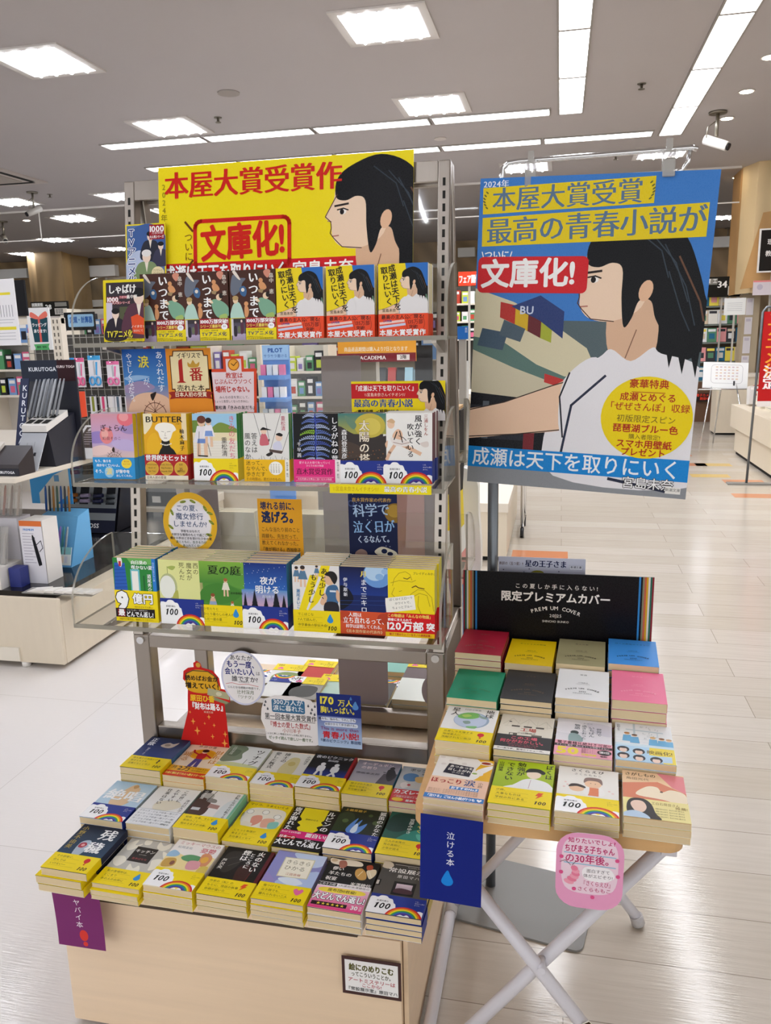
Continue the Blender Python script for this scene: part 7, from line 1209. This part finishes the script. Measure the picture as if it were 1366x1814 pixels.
for k in range(5):
    z_ = .55+k*.15; b = MB(); b.box(-W_/2, .0, z_, W_/2, .1, z_+.03); b.build('shelf', mat('bright_blue_board', '5a8fd8', .45), d)
    for i in range(4): b = MB(); b.box(-W_/2+.01+i*.044, .02, z_+.03, -W_/2+.046+i*.044, .06, z_+.1); b.build('small_pack', mat('pack_'+('e8e8ee', 'e07aa8', 'cfd8ea')[(i+k) % 3], ('e8e8ee', 'e07aa8', 'cfd8ea')[(i+k) % 3], .5), d)
# register counter behind the grey card
d = thing('service_counter', 'pale grey service counter behind the red and yellow banner card', 'counter', (at(735, 700, 6.7).x-.1, 6.7, 0)); b = MB(); b.box(-.75, 0, 0, .72, .5, .91); b.build('counter_body', LAM2, d); b = MB(); b.box(-.78, -.03, .91, .75, .53, .94); b.build('counter_top', OFFW, d)
pack('counter_sign', 'orange and maroon store sign over the service counter', 'sign', (598, 600, 736, 641), 6.3, .02, lambda A: (A.R(0, 0, 100, A.h, 'e8a030'), A.R(0, A.h*.62, 100, A.h, '7a1f2a'), A.T('商品返品期間は購入より7日となります', 8, A.h*.34, 6, 'f6ead0', b=.01, fit=82), A.T('ACADEMIA', 28, A.h*.7, 6.5, 'f4ecea', mi=1, b=.01), A.R(76, A.h*.7, 92, A.h*.94, 'ece4e0'), A.C('2階', 84, A.h*.71, 5.4, '3a2a2a', b=.02)), 'e8a030', post=1)
pack('monitor', 'black monitor edge on the service counter', 'monitor', (735, 606, 765, 690), 6.85, .05, None, '17181c', z0=.9405)
for i, (x, c) in enumerate(((668, '4a4e54'), (686, 'b04a4a'), (702, '2f3238'), (716, '9cc4d8'))): pack('upright_folder', '%s folder leaning on the service counter' % ('grey', 'red', 'charcoal', 'pale blue')[i], 'folder', (x, 650, x+14, 690), 6.8, .12, None, c, lean=14, z0=.972)
pack('hand_gel_bottle', 'small blue and white pump bottle on the service counter', 'bottle', (766, 668, 777, 690), 6.8, .05, lambda A: (A.R(0, 0, 100, A.h, 'e8ecf0'), A.R(10, 60, 90, 150, '4a86c8')), 'e8ecf0', z0=.9405)
# cabinets seen low behind the rack
for nm, px, Y, H_, dep, l in (('low_cabinet', (243, 330), 4.8, .33, .6, 'low laminate cabinet end seen under the oval card'), ('low_cabinet', (330, 520), 5.5, .36, .62, 'long low laminate cabinet behind the amber card'), ('low_cabinet', (823, 898), 4.95, .38, 1.3, 'low cabinet with white ledge right of the rack')):
    xl, xr = at(px[0], 900, Y).x, at(px[1], 900, Y).x; t = thing(nm, l, 'cabinet', ((xl+xr)/2, Y, 0)); W_ = xr-xl
    b = MB(); b.box(-W_/2, 0, .03, W_/2, dep, H_-.06); b.build('body', LAM2, t); b = MB(); b.box(-W_/2-.01, -.01, H_-.06, W_/2+.01, dep, H_); b.build('ledge', OFFW, t, bevel=.004); b = MB(); b.box(-W_/2+.02, .02, .001, W_/2-.02, dep-.02, .03); b.build('plinth', DARK, t)
pack('stock_tray', 'black tray with white price tag behind the oval card', 'tray', (246, 872, 330, 897), 4.85, .5, lambda A: (A.R(0, 0, 100, A.h, '1b1a1e'), A.R(28, A.h*.3, 46, A.h*.75, 'e8e6e4')), '1b1a1e', z0=.3305)
for i, c in enumerate(('d8b84a', 'd8b84a', 'e0c25a', 'd88a8a', 'cfa0a0', '6a8a9a', '4a6a7a')): pack('file_folder', 'thin %s folder standing in the low cabinet behind the amber card' % ('yellow', 'yellow', 'yellow', 'rose', 'rose', 'blue grey', 'blue grey')[i], 'folder', (424+i*9, 858, 432+i*9, 887), 5.75, .25, None, c, 'folders in the low cabinet', z0=.3605)
pack('carton', 'white carton behind the bottom shelf between amber and blue cards', 'carton', (505, 866, 574, 915), 5.55, .3, lambda A: (A.R(0, 0, 100, A.h, 'e4e8ea'), A.R(30, 0, 60, 6, '8a8f94')), 'e4e8ea', z0=.3605)
# ---- right of the rack
d = thing('standee', 'narrow tall standee with black top and coloured bands beside the rack', 'standee', (at(808, 900, 2.5).x, 2.5, 0))
b = MB(); pts = []
for k, (z_, c) in enumerate(((0, '7cb0e0'), (.55, '7cb0e0'), (.62, 'e49a94'), (.72, 'efeeea'), (.80, 'f0d63a'), (.92, '1d1c1f'))):
    z1 = (.55, .62, .72, .80, .92, 1.19)[k]; dx = .02*math.sin(z_*5); b.hull([(-.025+dx, 0, z_), (.022+dx, .0, z_), (.03+dx, .1, z_), (-.025+dx, .1, z_), (-.025+.02*math.sin(z1*5), 0, z1), (.022+.02*math.sin(z1*5), 0, z1), (.03+.02*math.sin(z1*5), .1, z1), (-.025+.02*math.sin(z1*5), .1, z1)], c=lin(c))
b.build('body', CARD, d); art_board(.044, .2, lambda A: (A.R(0, 0, 100, A.h, '1d1c1f'), A.C('限定', 50, 110, 34, 'd8d4d0', b=.03), A.C('COVER', 50, 190, 22, 'b8b4b0')), -.02, -.002, .96, 'front_print', d, col='1d1c1f'); b = MB(); b.box(-.045, -.003, 1.19, .012, .1, 1.2); b.build('top_edge', OAK, d)
d = thing('brochure_holder', 'rounded white plastic holder standing right of the rack', 'holder', (at(836, 960, 2.66).x, 2.66, 0)); b = MB(); q = []
for k in range(13): a = math.radians(90*k/12); q.append((-.03+.055*math.sin(a)*1.0, 0, .98-.10*(1-math.cos(a))))
b.prism([(-.03, 0, .62), (.03, 0, .62)]+[(.026+.006*math.cos(k*.4), 0, .66+k*.03) for k in range(7)]+q[::-1][3:], (0, .06, 0)); b.build('shell', mat('white_plastic', 'e9e6e0', .25), d); b = MB(); b.tube([(-.005, .03, .0), (-.005, .03, .62)], .012, 10); b.build('post', GALV, d)
pack('blue_tag', 'small blue shelf tag by the right upright', 'tag', (808, 578, 829, 601), 2.75, .01, lambda A: (A.R(0, 0, 100, A.h, '2f74c8'), A.T('高田', 74, 10, 22, 'e8f0f8', v=1)), '2f74c8', post=1)
pack('plastic_bag', 'clear wrapped white magazine hung right of the rack', 'magazine', (815, 640, 829, 812), 2.85, .03, lambda A: (A.R(0, 0, 100, A.h, 'e2e0dc'), A.R(20, 30, 80, 160, 'c4c0bc'), A.R(30, 400, 70, 700, 'd0ccd8')), 'e2e0dc', post=1)
pack('event_sign', 'red orange sign behind the left edge of the blue poster', 'sign', (812, 481, 850, 506), 9.0, .02, lambda A: (A.R(0, 0, 100, A.h, 'e8482a'), A.T('フェア開催', 2, 14, 40, 'fbf4f0', b=.03, fit=96)), 'e8482a', post=1)
far_shelf('dark shelf of small signs behind the left poster edge', (800, 505, 862, 600), 9.4, 3, 4, 'shelf behind the left poster edge', back='3a3632')
d = thing('rolling_rack', 'chrome rolling rack on black casters below the blue poster', 'rack', (at(925, 940, 5.6).x, 5.6, 0))
for y in (-.0, .35):
    b = MB(); b.tube([(.0, y, .07), (.0, y, 1.3)], .014, 10); b.build('pole', CHROME, d); b = MB(); b.tube([(-.012, y-.01, .037), (.012, y-.01, .037)], .036, 14); b.build('caster', BLACK, d); b = MB(); b.box(-.015, y-.012, .06, .015, y+.012, .08); b.build('caster_fork', CHROME, d)
b = MB(); b.tube([(.0, 0, .1), (0, .35, .1)], .012, 8); b.tube([(0, 0, 1.3), (0, .35, 1.3)], .012, 8); b.build('cross_bar', CHROME, d)
# far right: bookcase, easel, low table of books, banner
t = thing('bookcase', 'far bookcase of face-out books under the aisle sign 34', 'bookcase', (at(1278, 700, 13.3).x, 13.3, 0)); xl, xr = at(1195, 640, 13.3).x-t.location.x, at(1318, 640, 13.3).x-t.location.x
b = MB(); b.box(xl, .34, 0, xr, .38, 2.05); b.build('back_board', mat('bookcase_back', '7a6a56', .6), t); b = MB(); b.box(xl, -.0, 0, xr, .34, .62); b.build('cabinet', mat('dark_wood', '6a4a34', .5), t)
ZS = [.64, .93, 1.22, 1.49, 1.76]
for z_ in ZS: b = MB(); b.box(xl, .0, z_-.02, xr, .34, z_); b.build('shelf', mat('grey_green_shelf', '7a837c', .4), t)
BC = (('2a6a8a', 'teal'), ('e8e4da', 'white'), ('e8a0a0', 'pink'), ('f0dc5a', 'yellow'), ('e8e8e8', 'pale grey'), ('3a3a40', 'charcoal'), ('d8c4a8', 'tan'), ('5a8a6a', 'green'))
for r, z_ in enumerate(ZS):
    for i in range(5):
        c, cn = BC[(i*3+r*2) % 8]; pxx = 1236+i*17; x = at(pxx, 600, 13.3).x; w_ = .135; h_ = .21
        mb = MB(); mb.box(0, 0, 0, w_, .03, h_, c=lin(c)); A = Art(100, 140); A.R(10, 12, 90, 40, BC[(i+r+1) % 8][0]); A.R(20, 60, 80, 120, BC[(i*2+r+4) % 8][0]); A.emit(mb, A.top, lambda u_, v_, q: (u_, -.0004-q, h_-v_), w_/100, 0, 1e-4); o = mb.build('magazine', CARD); o.matrix_world = Matrix.Translation((x, 13.31, z_+.006)) @ Matrix.Rotation(-.12, 4, 'X')
        tag(o, '%s magazine, %s on the %s shelf of the far bookcase' % (cn, ('first', 'second', 'third', 'fourth', 'fifth')[i], ('lowest', 'second', 'third', 'fourth', 'topmost')[r]), 'magazine', 'magazines in the far bookcase')
pack('red_banner', 'red lettered strip along the foot of the far bookcase', 'sign', (1232, 697, 1258, 711), 13.25, .02, lambda A: (A.R(0, 0, 100, A.h, '2a2422'), A.T('電子カメ', 4, 2, 22, 'e0402a', b=.03), A.T('開催中', 30, 26, 22, 'e0402a', b=.03)), '2a2422')
pk = at(1316, 700, 12.9); b = MB(); b.box(pk.x-.13, 12.7, .0, pk.x+.1, 12.95, 1.9); struct(b.build('trim_8', [mat('pale_end_panel', 'b9a88c', .6)]))
for i in range(4): pack('end_notice', '%s of the white notices on the pale end panel at the right' % ('topmost', 'second', 'third', 'lowest')[i], 'notice', (1322-i*3, 528+i*34, 1335-i*3, 558+i*34), 12.693, .005, lambda A: (A.R(0, 0, 100, A.h, 'e6e0e2'), A.R(16, 20, 80, 60, 'cfc6d0')), 'e6e0e2')
pack('wall_sign', 'black category sign in white frame at the right edge', 'sign', (1344, 404, 1400, 482), 12.15, .03, lambda A: (A.R(0, 0, 100, A.h, 'efeae4'), A.R(5, 5, 95, A.h-5, '1f1a16'), A.T('理工', 26, 34, 20, 'f2eee8', b=.02), A.T('教育', 22, 72, 20, 'f2eee8', b=.02)), 'efeae4', post=1)
pack('shelf_notice', 'pale pink notice board under the category sign at the right', 'notice', (1334, 496, 1410, 522), 12.06, .01, lambda A: (A.R(0, 0, 100, A.h, 'd8cdd2'), A.R(0, 0, 100, 4, 'e88a8a'), A.E(16, 16, 7, 7, 'bfb4c2')), 'd8cdd2', post=1)
pack('map_sign', 'white plan sheet in front of the far bookcase', 'sign', (1283, 528, 1321, 558), 12.2, .006, lambda A: (A.R(0, 0, 100, A.h, 'e6e6e2'), [A.L([14, 24+i*9, 84, 24+i*9], 1.6, 'b0b0b4') for i in range(5)]), 'e6e6e2', post=1)
d = thing('easel_sign', 'white floor plan board leaning on a metal easel, far right', 'sign', (at(1283, 700, 10.2).x, 10.2, 0))
A = Art(100, 62, 'eef0f0'); A.RR(18, 6, 88, 50, 8, 'b8b8bc', .8)
for i in range(6):
    for j in range(5): A.R(28+i*9, 10+j*7, 33+i*9, 13+j*7, ('e0c8b0', 'd0c0c8', 'd8c8c0')[(i+j) % 3])
A.R(68, 44, 72, 55, '3a3a3e'); b = MB(); W_ = at(1322, 660, 10.2).x-at(1242, 660, 10.2).x; H_ = W_*.62; b.box(-W_/2, 0, 0, W_/2, .01, H_, c=lin('eef0f0')); A.emit(b, A.top, lambda x, y, z: (x-W_/2, -.0005-z, H_-y), W_/100, 0, 1e-4); b.build('board', CARD, d, mtx=Matrix.Translation((0, 0, at(1283, 688, 10.2).z)) @ Matrix.Rotation(.04, 4, 'Y') @ Matrix.Rotation(-.25, 4, 'X'))
zb = at(1283, 688, 10.2).z
for x in (-.22, .2): b = MB(); b.tube([(x*1.3, -.25, .01), (x*.6, .04, zb+.1)], .009, 8); b.build('leg', CHROME, d)
b = MB(); b.tube([(0, .5, .01), (0, .1, zb+.3)], .009, 8); b.build('leg', CHROME, d); b = MB(); b.tube([(-.3, -.02, zb-.01), (.3, -.02, zb-.01)], .008, 8); b.build('ledge', CHROME, d)
X0 = 2.0
d = thing('low_book_table', 'long pale low display table of books at the right edge', 'table', (X0+.75, 9.0, 0)); b = MB(); b.box(-.75, -2.2, .04, .8, .85, .30); b.build('lower_body', LAM2, d); b = MB(); b.box(-.78, -2.3, .30, .9, 1.0, .56); b.build('upper_body', LAM2, d, bevel=.004); b = MB(); b.box(-.73, -2.18, .001, .78, .83, .04); b.build('plinth', DARK, d)
d = thing('low_cabinet', 'pale corner cabinet with leaflets behind the low book table', 'cabinet', (at(1290, 700, 11.6).x+.25, 11.6, 0)); b = MB(); b.box(-.4, 0, .03, .5, .34, .78); b.build('body', LAM2, d); b = MB(); b.box(-.42, -.02, .78, .52, .36, .82); b.build('top_board', OFFW, d); b = MB(); b.box(-.38, .02, .001, .48, .32, .03); b.build('plinth', DARK, d)
for i, (x, y, n, c, cn) in enumerate(((1.25, 9.5, 7, 'e8e6e6', 'white'), (1.28, 9.2, 5, '8a8690', 'grey'), (1.62, 9.3, 6, 'd84a34', 'red'), (1.2, 8.55, 4, 'e4dcd8', 'cream'), (1.3, 7.9, 5, 'b0a496', 'taupe'), (1.62, 8.4, 6, 'e6e0de', 'ivory'), (1.62, 7.5, 7, 'dcd6d4', 'pale'), (1.28, 7.2, 5, '4a4a50', 'charcoal'))):
    for k in range(n):
        mb = MB(); mb.box(-.1, -.13, 0, .1, .13, .022, c=lin('e4dcc8')); mb.box(-.102, -.132, .022, .102, .132, .024, c=lin(c)); o = mb.build('stacked_book', CARD); o.matrix_world = Matrix.Translation((x+X0-1.0, y, .5605+k*.0246)) @ Matrix.Rotation(jit(.06), 4, 'Z')
        tag(o, '%s book of the %s stack on the low table at the right' % (ORD[n-1-k] if n-1-k < 10 else 'lowest', cn), 'book', 'stacked books on the low table')
for i, c in enumerate(('d8d4d0', 'c43a34', '8a8a90', 'e0785a')): pack('upright_book', '%s book standing at the right edge above the low table' % ('pale', 'red', 'grey', 'coral')[i], 'book', (1328+i*10, 690-i*2, 1337+i*10, 722), 9.7, .14, lambda A: A.R(20, 30, 80, 80, 'f0ece8'), c, lean=8, z0=.585)
d = thing('banner_stand', 'red vertical banner with orange lettering on a grey pole stand', 'banner', (at(1322, 860, 7.85).x, 7.85, 0)); P = d.location
b = MB(); b.box(-.17, -.045, .002, .22, .045, .014); b.build('foot', mat('grey_foot', '8f8d8a', .4, .3), d); b = MB(); b.tube([(0, 0, .014), (.03, 0, 1.56), (.06, 0, 1.6), (.24, 0, 1.6)], .011, 10); b.build('pole', mat('grey_pole', '6f7377', .35, .7), d)
A = Art(100, 340, 'c01c1c'); A.C('TV', 50, 6, 34, 'f4a83a', b=.02); A.T('アニメ化', 14, 44, 66, 'f4a83a', v=1, b=.02, sp=.92, mi=1); A.R(50, 270, 100, 340, '2a2060'); A.T('決定', 14, 234, 62, 'fbeeee', v=1, b=.02, sp=.86, mi=1)
w_ = .2; b = MB(); b.box(.04, -.002, .77, .04+w_, .004, 1.56, c=lin('c01c1c')); A.emit(b, A.top, lambda x, y, z: (.04+x, -.0026-z, 1.56-y), w_/100, 0, 1e-4); b.box(.04, -.001, .72, .04+w_, .003, .77, c=lin('efe8e4')); b.build('banner_cloth', CARD, d)
bpy.data.objects.remove(FO)
